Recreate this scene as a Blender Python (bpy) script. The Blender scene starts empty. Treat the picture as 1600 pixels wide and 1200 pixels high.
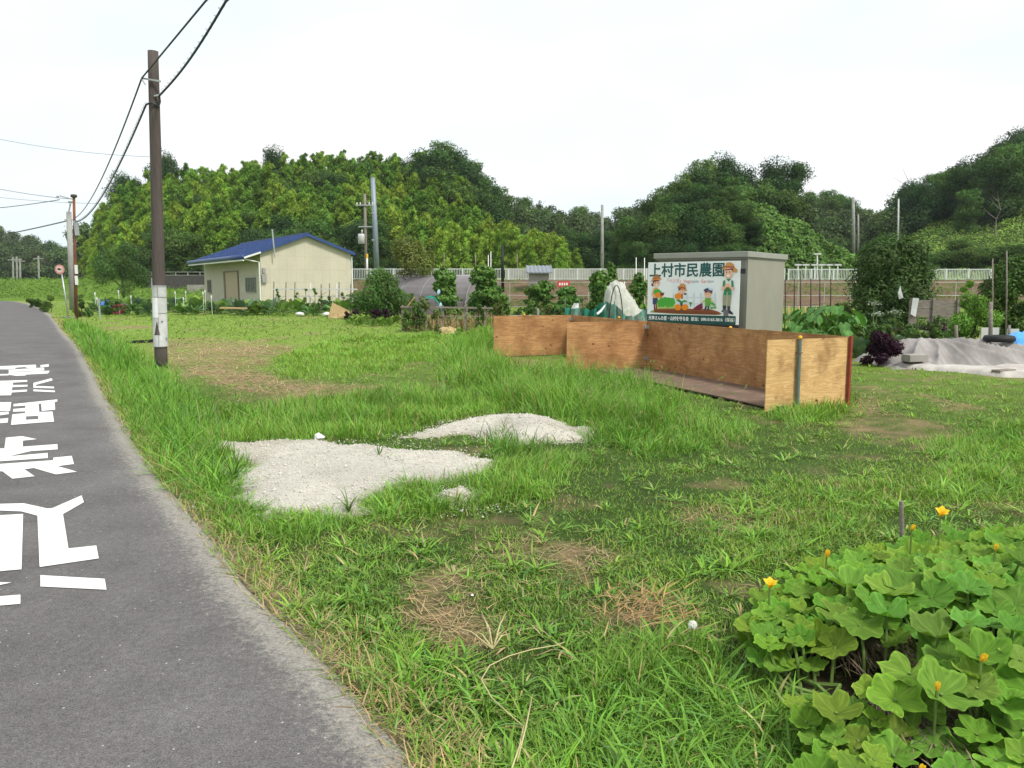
import bpy, bmesh, math, random
import numpy as np
from mathutils import Vector, Matrix

# ------------------------------------------------------------------ camera, world, sun, exposure
SC = bpy.context.scene
COL = SC.collection
R = random.Random(7)
rng = np.random.default_rng(11)
F = 1244.4; HY = 445.0; CAMZ = 1.6
PITCH = math.atan((600 - HY) / F)
CP, SP = math.cos(PITCH), math.sin(PITCH)

cam_d = bpy.data.cameras.new('camera'); cam = bpy.data.objects.new('camera', cam_d); COL.objects.link(cam)
cam_d.sensor_width = 36; cam_d.lens = 28; cam_d.clip_start = 0.05; cam_d.clip_end = 3000
cam.location = (0, 0, CAMZ); cam.rotation_euler = (math.pi / 2 - PITCH, 0, 0)
SC.camera = cam

SUN_AZ = math.atan2(0.75, -0.66)       # behind the camera, to the right
SUN_EL = math.radians(52)
w = bpy.data.worlds.new('World'); SC.world = w; w.use_nodes = True
nt = w.node_tree; nt.nodes.clear()
out = nt.nodes.new('ShaderNodeOutputWorld'); bg = nt.nodes.new('ShaderNodeBackground')
sky = nt.nodes.new('ShaderNodeTexSky'); sky.sky_type = 'NISHITA'; sky.sun_disc = False
sky.sun_elevation = SUN_EL; sky.sun_rotation = SUN_AZ; sky.dust_density = 4.0; sky.air_density = 1.0
tc = nt.nodes.new('ShaderNodeTexCoord'); mp = nt.nodes.new('ShaderNodeMapping'); mp.inputs['Scale'].default_value = (1.2, 1.2, 3.5)
nz = nt.nodes.new('ShaderNodeTexNoise'); nz.inputs['Scale'].default_value = 1.6; nz.inputs['Detail'].default_value = 4
cr = nt.nodes.new('ShaderNodeValToRGB')
cr.color_ramp.elements[0].position = 0.34; cr.color_ramp.elements[0].color = (0.80, 0.935, 1.0, 1)
cr.color_ramp.elements[1].position = 0.65; cr.color_ramp.elements[1].color = (1.0, 1.0, 0.99, 1)
sc_ = nt.nodes.new('ShaderNodeVectorMath'); sc_.operation = 'SCALE'; sc_.inputs['Scale'].default_value = 9.9
mx = nt.nodes.new('ShaderNodeMix'); mx.data_type = 'RGBA'; mx.inputs[0].default_value = 0.9
nt.links.new(tc.outputs['Generated'], mp.inputs['Vector']); nt.links.new(mp.outputs[0], nz.inputs['Vector'])
nt.links.new(nz.outputs['Fac'], cr.inputs[0]); nt.links.new(cr.outputs[0], sc_.inputs[0])
nt.links.new(sky.outputs[0], mx.inputs[6]); nt.links.new(sc_.outputs[0], mx.inputs[7])
nt.links.new(mx.outputs[2], bg.inputs['Color']); bg.inputs['Strength'].default_value = 0.1
nt.links.new(bg.outputs[0], out.inputs['Surface'])

sl = bpy.data.lights.new('sun', 'SUN'); sun = bpy.data.objects.new('sun', sl); COL.objects.link(sun)
sl.energy = 2.8; sl.angle = math.radians(11); sl.color = (1.0, 0.96, 0.88)
sd = Vector((math.sin(SUN_AZ) * math.cos(SUN_EL), math.cos(SUN_AZ) * math.cos(SUN_EL), math.sin(SUN_EL)))
sun.rotation_euler = sd.to_track_quat('Z', 'Y').to_euler()
SC.view_settings.view_transform = 'Standard'; SC.view_settings.look = 'None'
SC.view_settings.exposure = 0.3; SC.view_settings.gamma = 1.0
SC.render.engine = 'CYCLES'
SC.cycles.max_bounces = 6; SC.cycles.diffuse_bounces = 3; SC.cycles.transmission_bounces = 4; SC.cycles.transparent_max_bounces = 8
SC.cycles.caustics_reflective = False; SC.cycles.caustics_refractive = False

# ------------------------------------------------------------------ finding the place behind a point of the photograph
def ray(px, py):
    dx = (px - 800) / F; dy = (600 - py) / F
    return Vector((dx, CP + dy * SP, dy * CP - SP))
def G(px, py, z=0.0):
    d = ray(px, py); t = (z - CAMZ) / d.z
    return Vector((d.x * t, d.y * t, z))
def At(px, py, Y):
    d = ray(px, py); t = Y / d.y
    return Vector((d.x * t, Y, CAMZ + d.z * t))
def Gp(pts): return [tuple(G(*p)[:2]) for p in pts]
def proj(x, y, z=0.0):
    v = np.array([x, y, z - CAMZ]); dep = v[1] * CP - v[2] * SP; up = v[1] * SP + v[2] * CP
    return 800 + F * v[0] / dep, 600 - F * up / dep

# ------------------------------------------------------------------ numpy noise
def vnoise(x, y, seed=0):
    x = np.asarray(x, float); y = np.asarray(y, float)
    xi = np.floor(x).astype(np.int64); yi = np.floor(y).astype(np.int64)
    xf = x - xi; yf = y - yi
    def h(a, b):
        n = (a * 374761393 + b * 668265263 + seed * 974711) & 0xffffffff
        n = ((n ^ (n >> 13)) * 1274126177) & 0xffffffff
        return ((n ^ (n >> 16)) & 0xffff) / 65535.0
    u = xf * xf * (3 - 2 * xf); v = yf * yf * (3 - 2 * yf)
    return (h(xi, yi) * (1 - u) + h(xi + 1, yi) * u) * (1 - v) + (h(xi, yi + 1) * (1 - u) + h(xi + 1, yi + 1) * u) * v
def fbm(x, y, seed=0, o=3):
    s = 0; a = 0.5; t = 0
    for i in range(o):
        s = s + a * vnoise(np.asarray(x) * 2 ** i + 7.3 * i, np.asarray(y) * 2 ** i - 3.1 * i, seed + i); t += a; a *= 0.5
    return s / t
def sstep(a, b, x):
    t = np.clip((x - a) / (b - a), 0, 1); return t * t * (3 - 2 * t)
def inpoly(x, y, poly):
    x = np.asarray(x); y = np.asarray(y); r = np.zeros(x.shape, bool); n = len(poly); j = n - 1
    for i in range(n):
        xi, yi = poly[i]; xj, yj = poly[j]
        c = ((yi > y) != (yj > y)) & (x < (xj - xi) * (y - yi) / (yj - yi + 1e-12) + xi); r ^= c; j = i
    return r

# ------------------------------------------------------------------ materials
def newmat(name):
    m = bpy.data.materials.new(name); m.use_nodes = True; n = m.node_tree
    return m, n, n.nodes['Principled BSDF'], n.nodes['Material Output']
def texco(n, scale, kind='Object'):
    t = n.nodes.new('ShaderNodeTexCoord'); mp = n.nodes.new('ShaderNodeMapping')
    mp.inputs['Scale'].default_value = scale if isinstance(scale, tuple) else (scale,) * 3
    n.links.new(t.outputs[kind], mp.inputs['Vector']); return mp.outputs[0]
def noise(n, vec, scale, detail=5, rough=0.6, dist=0.0):
    z = n.nodes.new('ShaderNodeTexNoise'); z.inputs['Scale'].default_value = scale; z.inputs['Detail'].default_value = detail
    z.inputs['Roughness'].default_value = rough; z.inputs['Distortion'].default_value = dist
    n.links.new(vec, z.inputs['Vector']); return z.outputs['Fac']
def ramp(n, fac, stops):
    r = n.nodes.new('ShaderNodeValToRGB'); e = r.color_ramp.elements
    while len(e) < len(stops): e.new(0.5)
    for i, (p, c) in enumerate(stops): e[i].position = p; e[i].color = (*c, 1)
    n.links.new(fac, r.inputs[0]); return r.outputs[0]
def mixc(n, fac, a, b, mode='MIX'):
    x = n.nodes.new('ShaderNodeMix'); x.data_type = 'RGBA'; x.blend_type = mode
    for sock, v in ((x.inputs[0], fac), (x.inputs[6], a), (x.inputs[7], b)):
        if isinstance(v, (int, float)): sock.default_value = v
        elif isinstance(v, tuple): sock.default_value = (*v[:3], 1)
        else: n.links.new(v, sock)
    return x.outputs[2]
def bump(n, h, strength, dist=0.01):
    b = n.nodes.new('ShaderNodeBump'); b.inputs['Strength'].default_value = strength; b.inputs['Distance'].default_value = dist
    n.links.new(h, b.inputs['Height']); return b.outputs[0]
def mat(name, col, rough=0.7, var=0.18, scale=6.0, spec=0.3, metal=0.0, bmp=0.15, stretch=(1, 1, 1), stain=None, stain_amt=0.0):
    m, n, p, o = newmat(name)
    v = texco(n, stretch); f = noise(n, v, scale)
    lo = tuple(c * (1 - var) for c in col); hi = tuple(min(1, c * (1 + var)) for c in col)
    c = ramp(n, f, [(0.3, lo), (0.7, hi)])
    if stain:
        f2 = noise(n, v, scale * 0.35, 6, 0.7)
        r2 = ramp(n, f2, [(0.5 - 0.2 * stain_amt, (0, 0, 0)), (0.78 - 0.2 * stain_amt, (1, 1, 1))])
        c = mixc(n, r2, c, stain)
    n.links.new(c, p.inputs['Base Color']); p.inputs['Roughness'].default_value = rough
    p.inputs['Specular IOR Level'].default_value = spec; p.inputs['Metallic'].default_value = metal
    if bmp: n.links.new(bump(n, noise(n, v, scale * 6, 4), bmp), p.inputs['Normal'])
    return m
def leafmat(name, trans=0.35, hue=0.01, val=0.14, rough=0.55, spec=0.25):
    m, n, p, o = newmat(name)
    a = n.nodes.new('ShaderNodeAttribute'); a.attribute_name = 'col'
    oi = n.nodes.new('ShaderNodeObjectInfo'); hs = n.nodes.new('ShaderNodeHueSaturation')
    def mr(lo, hi, src):
        r = n.nodes.new('ShaderNodeMapRange'); r.inputs['To Min'].default_value = lo; r.inputs['To Max'].default_value = hi
        n.links.new(src, r.inputs['Value']); return r.outputs[0]
    n.links.new(mr(0.5 - hue, 0.5 + hue, oi.outputs['Random']), hs.inputs['Hue'])
    wn = n.nodes.new('ShaderNodeTexWhiteNoise'); wn.noise_dimensions = '1D'; n.links.new(oi.outputs['Random'], wn.inputs['W'])
    n.links.new(mr(1 - val, 1 + val, wn.outputs['Value']), hs.inputs['Value'])
    n.links.new(a.outputs['Color'], hs.inputs['Color'])
    n.links.new(hs.outputs[0], p.inputs['Base Color']); p.inputs['Roughness'].default_value = rough; p.inputs['Specular IOR Level'].default_value = spec
    t = n.nodes.new('ShaderNodeBsdfTranslucent'); tcol = mixc(n, 1.0, hs.outputs[0], (1.25, 1.3, 0.6), 'MULTIPLY'); n.links.new(tcol, t.inputs['Color'])
    ms = n.nodes.new('ShaderNodeMixShader'); ms.inputs[0].default_value = trans
    n.links.new(p.outputs[0], ms.inputs[1]); n.links.new(t.outputs[0], ms.inputs[2]); n.links.new(ms.outputs[0], o.inputs['Surface'])
    return m
def netmat(name, col, alpha, scale=260):
    m, n, p, o = newmat(name)
    v = texco(n, 1.0); f = noise(n, v, 9, 6)
    c = ramp(n, f, [(0.3, tuple(x * 0.75 for x in col)), (0.7, col)]); n.links.new(c, p.inputs['Base Color'])
    p.inputs['Roughness'].default_value = 0.8
    t = n.nodes.new('ShaderNodeBsdfTransparent'); ms = n.nodes.new('ShaderNodeMixShader')
    r = n.nodes.new('ShaderNodeMapRange'); r.inputs['From Min'].default_value = 0.3; r.inputs['From Max'].default_value = 0.7
    r.inputs['To Min'].default_value = alpha - 0.15; r.inputs['To Max'].default_value = alpha + 0.15
    n.links.new(noise(n, v, 3.5, 5), r.inputs['Value']); n.links.new(r.outputs[0], ms.inputs[0])
    n.links.new(t.outputs[0], ms.inputs[1]); n.links.new(p.outputs[0], ms.inputs[2]); n.links.new(ms.outputs[0], o.inputs['Surface'])
    return m

# ------------------------------------------------------------------ mesh building
class MB:
    def __init__(s): s.v = []; s.f = []; s.mi = []; s.cur = 0
    def add(s, vs, fs):
        k = len(s.v); s.v += [Vector(p) for p in vs]; s.f += [tuple(i + k for i in f) for f in fs]; s.mi += [s.cur] * len(fs); return s
    def quad(s, a, b, c, d): return s.add([a, b, c, d], [(0, 1, 2, 3)])
    def poly(s, pts): return s.add(pts, [tuple(range(len(pts)))])
    def box(s, lo, hi):
        (a, b, c), (d, e, f) = lo, hi
        return s.add([(a, b, c), (d, b, c), (d, e, c), (a, e, c), (a, b, f), (d, b, f), (d, e, f), (a, e, f)],
                     [(0, 3, 2, 1), (4, 5, 6, 7), (0, 1, 5, 4), (1, 2, 6, 5), (2, 3, 7, 6), (3, 0, 4, 7)])
    def obox(s, o, a, b, c):
        """box from corner o along three edge vectors"""
        o, a, b, c = Vector(o), Vector(a), Vector(b), Vector(c)
        vs = [o, o + a, o + a + b, o + b, o + c, o + a + c, o + a + b + c, o + b + c]
        if a.cross(b).dot(c) < 0: fs = [(0, 1, 2, 3), (4, 7, 6, 5), (0, 4, 5, 1), (1, 5, 6, 2), (2, 6, 7, 3), (3, 7, 4, 0)]
        else: fs = [(0, 3, 2, 1), (4, 5, 6, 7), (0, 1, 5, 4), (1, 2, 6, 5), (2, 3, 7, 6), (3, 0, 4, 7)]
        return s.add(vs, fs)
    def bar(s, p, q, w, h=None):
        """square bar from p to q"""
        p, q = Vector(p), Vector(q); h = h or w; d = (q - p).normalized()
        up = Vector((0, 0, 1)) if abs(d.z) < 0.95 else Vector((0, 1, 0))
        a = d.cross(up).normalized(); b = a.cross(d).normalized()
        return s.obox(p - a * w / 2 - b * h / 2, a * w, b * h, q - p)
    def tube(s, pts, rad, n=8, cap=True):
        pts = [Vector(p) for p in pts]; rad = rad if isinstance(rad, (list, tuple)) else [rad] * len(pts)
        k = len(s.v); ref = None
        for i, p in enumerate(pts):
            d = (pts[min(i + 1, len(pts) - 1)] - pts[max(i - 1, 0)]).normalized()
            if ref is None: ref = Vector((1, 0, 0)) if abs(d.x) < 0.9 else Vector((0, 1, 0))
            a = (ref - d * ref.dot(d)).normalized(); b = d.cross(a); ref = a
            for j in range(n):
                t = 2 * math.pi * j / n; s.v.append(p + (a * math.cos(t) + b * math.sin(t)) * rad[i])
        for i in range(len(pts) - 1):
            for j in range(n):
                s.f.append((k + i * n + j, k + i * n + (j + 1) % n, k + (i + 1) * n + (j + 1) % n, k + (i + 1) * n + j)); s.mi.append(s.cur)
        if cap:
            s.f.append(tuple(k + j for j in reversed(range(n)))); s.mi.append(s.cur)
            s.f.append(tuple(k + (len(pts) - 1) * n + j for j in range(n))); s.mi.append(s.cur)
        return s
    def lathe(s, c, prof, n=20, axis=None):
        """profile of (radius, height) about a vertical axis through c"""
        k = len(s.v); c = Vector(c)
        for r, h in prof:
            for j in range(n):
                t = 2 * math.pi * j / n; s.v.append(c + Vector((r * math.cos(t), r * math.sin(t), h)))
        for i in range(len(prof) - 1):
            for j in range(n):
                s.f.append((k + i * n + j, k + i * n + (j + 1) % n, k + (i + 1) * n + (j + 1) % n, k + (i + 1) * n + j)); s.mi.append(s.cur)
        s.f.append(tuple(k + j for j in reversed(range(n)))); s.mi.append(s.cur)
        s.f.append(tuple(k + (len(prof) - 1) * n + j for j in range(n))); s.mi.append(s.cur)
        return s
def setp(o, **k):
    for a, b in k.items():
        if b is not None: o[a] = b
    return o
def linkmesh(name, me, parent=None, loc=None):
    o = bpy.data.objects.new(name, me); COL.objects.link(o)
    if parent is not None: o.parent = parent
    if loc is not None: o.location = loc
    return o
def wpos(o):
    p = Vector(o.location)
    while o.parent: o = o.parent; p = p + Vector(o.location)
    return p
def obj(name, mb, mats, parent=None, loc=None, smooth=False, bevel=0.0):
    """one mesh object; mb is in world space (local space of an unplaced thing)"""
    off = wpos(parent) if parent is not None else (Vector(loc) if loc is not None else Vector((0, 0, 0)))
    me = bpy.data.meshes.new(name); me.from_pydata([tuple(v - off) for v in mb.v], [], mb.f)
    for m in (mats if isinstance(mats, (list, tuple)) else [mats]): me.materials.append(m)
    if len(set(mb.mi)) > 1: me.polygons.foreach_set('material_index', mb.mi)
    if smooth: me.polygons.foreach_set('use_smooth', [True] * len(me.polygons))
    me.update()
    o = linkmesh(name, me, parent, None if parent is not None else loc)
    if bevel:
        b = o.modifiers.new('bevel', 'BEVEL'); b.width = bevel; b.segments = 2; b.limit_method = 'ANGLE'
    return o
def thing(name, label, cat, loc=(0, 0, 0), group=None):
    o = bpy.data.objects.new(name, None); COL.objects.link(o); o.location = loc; o.empty_display_size = 0.2
    return setp(o, label=label, category=cat, group=group)
def tag(o, label, cat, group=None): return setp(o, label=label, category=cat, group=group)
def dup(root, loc, rz=0.0, s=1.0, label=None, group=None, cat=None):
    r = root.copy(); COL.objects.link(r); r.location = loc; r.rotation_euler = (0, 0, rz)
    r.scale = s if isinstance(s, tuple) else (s,) * 3
    setp(r, label=label, group=group, category=cat)
    for ch in list(root.children):
        c = ch.copy(); COL.objects.link(c); c.parent = r
        for g in list(ch.children):
            d = g.copy(); COL.objects.link(d); d.parent = c
    return r
def npmesh(name, V, Fq, mats, col=None, smooth=False, mi=None):
    """V (n,3), Fq (m,k) constant-size faces"""
    me = bpy.data.meshes.new(name); V = np.ascontiguousarray(V, np.float32); Fq = np.ascontiguousarray(Fq, np.int32)
    m, k = Fq.shape
    me.vertices.add(len(V)); me.vertices.foreach_set('co', V.ravel())
    me.loops.add(m * k); me.loops.foreach_set('vertex_index', Fq.ravel())
    me.polygons.add(m); me.polygons.foreach_set('loop_start', np.arange(0, m * k, k, dtype=np.int32))
    if smooth: me.polygons.foreach_set('use_smooth', np.ones(m, bool))
    for x in (mats if isinstance(mats, (list, tuple)) else [mats]): me.materials.append(x)
    if mi is not None: me.polygons.foreach_set('material_index', np.asarray(mi, np.int32))
    if col is not None:
        a = me.color_attributes.new('col', 'FLOAT_COLOR', 'POINT')
        c4 = np.ones((len(V), 4), np.float32); c4[:, :3] = col; a.data.foreach_set('color', c4.ravel())
    me.update(calc_edges=True); me.validate()
    return me
def unit(a): return a / (np.linalg.norm(a, axis=-1, keepdims=True) + 1e-9)
def rdir(n): return unit(rng.normal(size=(n, 3)))
def leaves(C, N, L, W, col, droop=0.0, fold=0.25):
    """diamond leaves: C centres, N rough normals, L lengths, W widths, col (n,3)"""
    n = len(C); N = unit(N + 0.55 * rng.normal(size=(n, 3)))
    T = unit(np.cross(N, rdir(n)))
    if droop: T = unit(T + np.array([0, 0, -droop]))
    B = unit(np.cross(T, N)); N = np.cross(B, T)
    L = np.broadcast_to(np.asarray(L), (n,))[:, None]; W = np.broadcast_to(np.asarray(W), (n,))[:, None]
    V = np.stack([C - T * L / 2, C + B * W / 2 + N * W * fold, C + T * L / 2, C - B * W / 2 + N * W * fold], 1).reshape(-1, 3)
    Fq = np.arange(4 * n).reshape(n, 4)
    return V, Fq, np.repeat(col, 4, axis=0)
def jit(col, n, v=0.25, h=0.12):
    c = np.tile(np.asarray(col, float), (n, 1)); k = 1 + v * rng.uniform(-1, 1, (n, 1))
    c = c * k * (1 + h * rng.uniform(-1, 1, (n, 3))); return np.clip(c, 0.001, 1)
def blades(P, h, w, yaw, lean, bend, col, seg=3):
    """grass blades as curved tapering strips"""
    n = len(P); d = np.stack([np.cos(yaw), np.sin(yaw), 0 * yaw], 1); ya = yaw + math.pi / 2 + rng.uniform(-0.7, 0.7, n)
    s = np.stack([np.cos(ya), np.sin(ya), 0 * ya], 1)
    ts = np.linspace(0, 1, seg + 1); wid = [1.0, 0.95, 0.65, 0.08] if seg == 3 else [1.0, 0.75, 0.08]
    p = P.copy(); rows = []; z = np.array([0, 0, 1.0])
    for i in range(seg + 1):
        if i:
            a = (lean + bend * (ts[i] + ts[i - 1]) / 2)[:, None]
            p = p + (h / seg)[:, None] * (d * np.sin(a) + z * np.cos(a)); p[:, 2] = np.maximum(p[:, 2], P[:, 2] + 0.006)
        rows += [p - s * (w * wid[i] / 2)[:, None], p + s * (w * wid[i] / 2)[:, None]]
    k = 2 * (seg + 1); V = np.stack(rows, 1).reshape(-1, 3); base = (np.arange(n) * k)[:, None]
    Fq = np.concatenate([base + np.array([[2 * i, 2 * i + 1, 2 * i + 3, 2 * i + 2]]) for i in range(seg)], 0)
    return V, Fq, np.repeat(col, k, axis=0)
def cat_(parts):
    V = []; Fq = []; C = []; k = 0
    for v, f, c in parts: V.append(v); Fq.append(f + k); C.append(c); k += len(v)
    return np.concatenate(V), np.concatenate(Fq), np.concatenate(C)
# ------------------------------------------------------------------ shared materials
M = {}
def px_attr_mat(name, noise_scale, amt, bmp, rough=0.95, fine=60):
    m, n, p, o = newmat(name); a = n.nodes.new('ShaderNodeAttribute'); a.attribute_name = 'col'
    v = texco(n, 1.0); f = noise(n, v, noise_scale, 8, 0.7); f2 = noise(n, v, fine, 5, 0.7)
    c = mixc(n, 1.0, a.outputs['Color'], ramp(n, f, [(0.25, (1 - amt,) * 3), (0.75, (1 + amt,) * 3)]), 'MULTIPLY')
    c = mixc(n, 1.0, c, ramp(n, f2, [(0.3, (0.7,) * 3), (0.7, (1.3,) * 3)]), 'MULTIPLY')
    n.links.new(c, p.inputs['Base Color']); p.inputs['Roughness'].default_value = rough; p.inputs['Specular IOR Level'].default_value = 0.15
    n.links.new(bump(n, f2, bmp, 0.02), p.inputs['Normal']); return m
M['soil'] = px_attr_mat('soil', 3.0, 0.3, 0.6)
M['gravel'] = px_attr_mat('gravel_fines', 9.0, 0.12, 0.9, fine=90)
M['stone'] = px_attr_mat('gravel_stone', 4.0, 0.1, 0.3)
M['grass'] = leafmat('grass_blade', 0.2, 0.0, 0.0, 0.6, 0.18)
M['leaf'] = leafmat('foliage', 0.2, 0.010, 0.18, 0.65, 0.12)
M['leaf_plain'] = leafmat('garden_foliage', 0.2, 0.006, 0.12, 0.6, 0.15)
M['pumpkin_leaf'] = leafmat('pumpkin_foliage', 0.28, 0.004, 0.05, 0.7, 0.12)
M['bark'] = mat('bark', (0.09, 0.07, 0.05), 0.95, 0.4, 5, bmp=0.6, stretch=(1, 1, 0.25))
M['bamboo_culm'] = mat('bamboo_culm', (0.14, 0.17, 0.06), 0.6, 0.25, 3)
M['wood_grey'] = mat('weathered_wood', (0.22, 0.19, 0.16), 0.9, 0.35, 7, bmp=0.5, stretch=(1, 1, 4))
M['wood_pole'] = mat('creosote_pole', (0.085, 0.069, 0.062), 0.9, 0.3, 9, bmp=0.6, stretch=(6, 6, 0.4), stain=(0.11, 0.09, 0.08), stain_amt=0.5)
M['concrete_pole'] = mat('concrete_pole', (0.33, 0.33, 0.31), 0.85, 0.12, 4, stain=(0.2, 0.19, 0.18), stain_amt=0.4)
M['steel_pole'] = mat('grey_steel_pole', (0.25, 0.29, 0.34), 0.5, 0.1, 3, metal=0.2)
M['rusty_pole'] = mat('rusty_pole', (0.09, 0.055, 0.045), 0.9, 0.3, 5, bmp=0.5, stain=(0.22, 0.075, 0.03), stain_amt=0.8)
M['white'] = mat('white_paint', (0.78, 0.78, 0.77), 0.5, 0.05, 4, stain=(0.6, 0.59, 0.55), stain_amt=0.2)
M['white_wrap'] = mat('white_pole_wrap', (0.62, 0.63, 0.63), 0.55, 0.1, 6, stain=(0.4, 0.4, 0.38), stain_amt=0.5)
M['rail_white'] = mat('railing_white', (0.60, 0.61, 0.61), 0.5, 0.06, 3)
M['paper'] = mat('paper_notice', (0.8, 0.8, 0.8), 0.7, 0.04, 6)
M['black'] = mat('black_rubber', (0.015, 0.015, 0.016), 0.6, 0.3, 8)
M['cable'] = mat('cable_sheath', (0.05, 0.055, 0.065), 0.55, 0.2, 8)
M['galv'] = mat('galvanised_steel', (0.45, 0.46, 0.46), 0.4, 0.12, 10, metal=0.6)
M['green_post'] = mat('green_grey_post', (0.13, 0.17, 0.15), 0.5, 0.15, 12)
M['yellow'] = mat('yellow_cap', (0.75, 0.42, 0.02), 0.4, 0.1, 5)
M['red'] = mat('red_paint', (0.55, 0.05, 0.06), 0.5, 0.1, 5)
M['dark_wall'] = mat('dark_retaining_wall', (0.07, 0.065, 0.06), 0.9, 0.25, 3)
M['concrete'] = mat('concrete', (0.33, 0.31, 0.28), 0.9, 0.15, 3, stain=(0.2, 0.19, 0.17), stain_amt=0.5)
M['blue'] = mat('blue_sheet', (0.04, 0.20, 0.62), 0.45, 0.15, 6)
M['bluetarp'] = mat('bright_blue_tarp', (0.10, 0.38, 0.80), 0.4, 0.2, 8, bmp=0.4)
M['stalk'] = mat('green_stalk', (.14, .22, .05), .6, .2, 8)
M['straw'] = mat('dry_straw', (0.42, 0.30, 0.15), 0.9, 0.3, 20)

# ------------------------------------------------------------------ ground plan traced on the flat ground
ROAD_EDGE_PX = [(640, 1200), (575, 1105), (475, 1000), (362, 890), (300, 805), (243, 740), (203, 680), (166, 620), (149, 585),
                (128, 552), (117, 535), (101, 520), (90, 505), (79, 492), (66, 483), (52, 477), (28, 471.5), (0, 469.5)]
road_r = [(1.06, 0.2), (0.42, 1.2)] + Gp(ROAD_EDGE_PX)
road_r = [(3.5, -3.9), (2.0, -1.4)] + road_r + [(-60, 84), (-75, 84.5), (-100, 82)]
EDGE = np.array(road_r)
def edge_dist(x, y):
    """distance to the grass edge of the road, and which side (positive = grass)"""
    x = np.asarray(x, float); y = np.asarray(y, float); best = np.full(x.shape, 1e9); sg = np.ones(x.shape)
    for (ax, ay), (bx, by) in zip(EDGE[:-1], EDGE[1:]):
        vx, vy = bx - ax, by - ay; t = np.clip(((x - ax) * vx + (y - ay) * vy) / (vx * vx + vy * vy), 0, 1)
        dx, dy = x - ax - t * vx, y - ay - t * vy; d = dx * dx + dy * dy; s = np.where(vx * (y - ay) - vy * (x - ax) < 0, 1, -1)
        k = d < best; best = np.where(k, d, best); sg = np.where(k, s, sg)
    return np.sqrt(best), sg
TALL = [  # (outline, height, softness)
    (Gp([(98, 512), (118, 506), (160, 524), (252, 580), (330, 640), (345, 690), (352, 745), (345, 800), (300, 795), (250, 745), (205, 690), (168, 630), (146, 590), (118, 542)]), 0.46),
    (Gp([(345, 640), (430, 640), (500, 625), (620, 610), (740, 625), (820, 615), (900, 600), (1000, 640), (1100, 665), (1170, 668), (1130, 700), (1010, 715), (935, 690), (880, 655), (800, 640), (700, 650), (620, 680), (500, 688), (345, 690)]), 0.24),
    (Gp([(700, 545), (768, 520), (775, 575), (880, 592), (960, 600), (1040, 622), (1100, 645), (1060, 675), (900, 655), (760, 630), (690, 590)]), 0.50),
    (Gp([(540, 800), (600, 755), (760, 725), (870, 712), (930, 722), (850, 775), (720, 800), (620, 815)]), 0.17),
    (Gp([(768, 672), (800, 665), (848, 690), (840, 712), (780, 715)]), 0.40),
    (Gp([(850, 1200), (900, 1060), (1080, 985), (1200, 1060), (1290, 1120), (1290, 1260), (850, 1260)]), 0.12),
    (Gp([(1090, 800), (1200, 760), (1420, 740), (1420, 790), (1200, 900), (1080, 900)]), 0.09),
    (Gp([(1430, 690), (1640, 640), (1640, 790), (1430, 790)]), 0.12),
    (Gp([(430, 560), (520, 530), (700, 520), (700, 560), (560, 590), (440, 590)]), 0.16),
    (Gp([(1200, 652), (1330, 620), (1340, 640), (1250, 668)]), 0.25),
    (Gp([(330, 700), (400, 725), (405, 745), (355, 765), (335, 760)]), 0.25),
    (Gp([(290, 790), (360, 780), (440, 800), (560, 815), (420, 850), (330, 840)]), 0.15),
    (Gp([(560, 1075), (640, 1000), (720, 1040), (720, 1090), (620, 1100)]), 0.16),
]
DRY = [(Gp([(225, 530), (330, 525), (450, 540), (440, 560), (400, 575), (440, 590), (520, 600), (640, 605), (640, 622), (500, 625), (400, 615), (310, 585), (262, 560)]), 0.62),
       (Gp([(300, 542), (440, 540), (430, 553), (320, 555)]), 0.9), (Gp([(265, 562), (300, 560), (345, 588), (420, 606), (520, 606), (600, 612), (500, 622), (400, 614), (310, 590)]), 1.0),
       (Gp([(655, 890), (720, 880), (800, 960), (800, 1015), (700, 1000), (640, 940)]), 0.85),
       (Gp([(940, 945), (1060, 940), (1080, 985), (980, 1000)]), 0.9),
       (Gp([(820, 870), (930, 850), (980, 880), (900, 905)]), 0.8),
       (Gp([(1090, 790), (1150, 780), (1200, 830), (1150, 850), (1090, 825)]), 0.9),
       (Gp([(1210, 795), (1290, 790), (1290, 815), (1230, 820)]), 0.8),
       (Gp([(300, 800), (345, 830), (420, 900), (480, 950), (450, 990), (370, 900)]), 0.8),
       (Gp([(490, 990), (590, 1060), (660, 1200), (740, 1240), (560, 1240), (520, 1080)]), 0.7),
       (Gp([(1320, 630), (1420, 610), (1430, 625), (1340, 645)]), 0.2), (Gp([(680, 585), (720, 580), (720, 600), (685, 602)]), 0.8),
       (Gp([(640, 500), (770, 500), (770, 516), (640, 512)]), 0.7)]
GRAVEL1 = Gp([(333, 690), (500, 688), (560, 694), (640, 700), (735, 705), (770, 718), (740, 742), (660, 752), (590, 765), (545, 800), (400, 806), (355, 770), (350, 735), (395, 728), (345, 712)])
GRAVEL2 = Gp([(635, 680), (700, 662), (760, 652), (830, 652), (880, 660), (925, 672), (905, 690), (845, 690), (790, 690), (750, 676), (700, 676), (660, 685)])
GRAVEL3 = Gp([(700, 772), (740, 762), (752, 772), (720, 790), (698, 790)])
PATCH = Gp([(1165, 1035), (1215, 955), (1320, 912), (1440, 884), (1560, 868), (1800, 862), (1900, 1330), (1250, 1330), (1266, 1200), (1240, 1110)])
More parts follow.
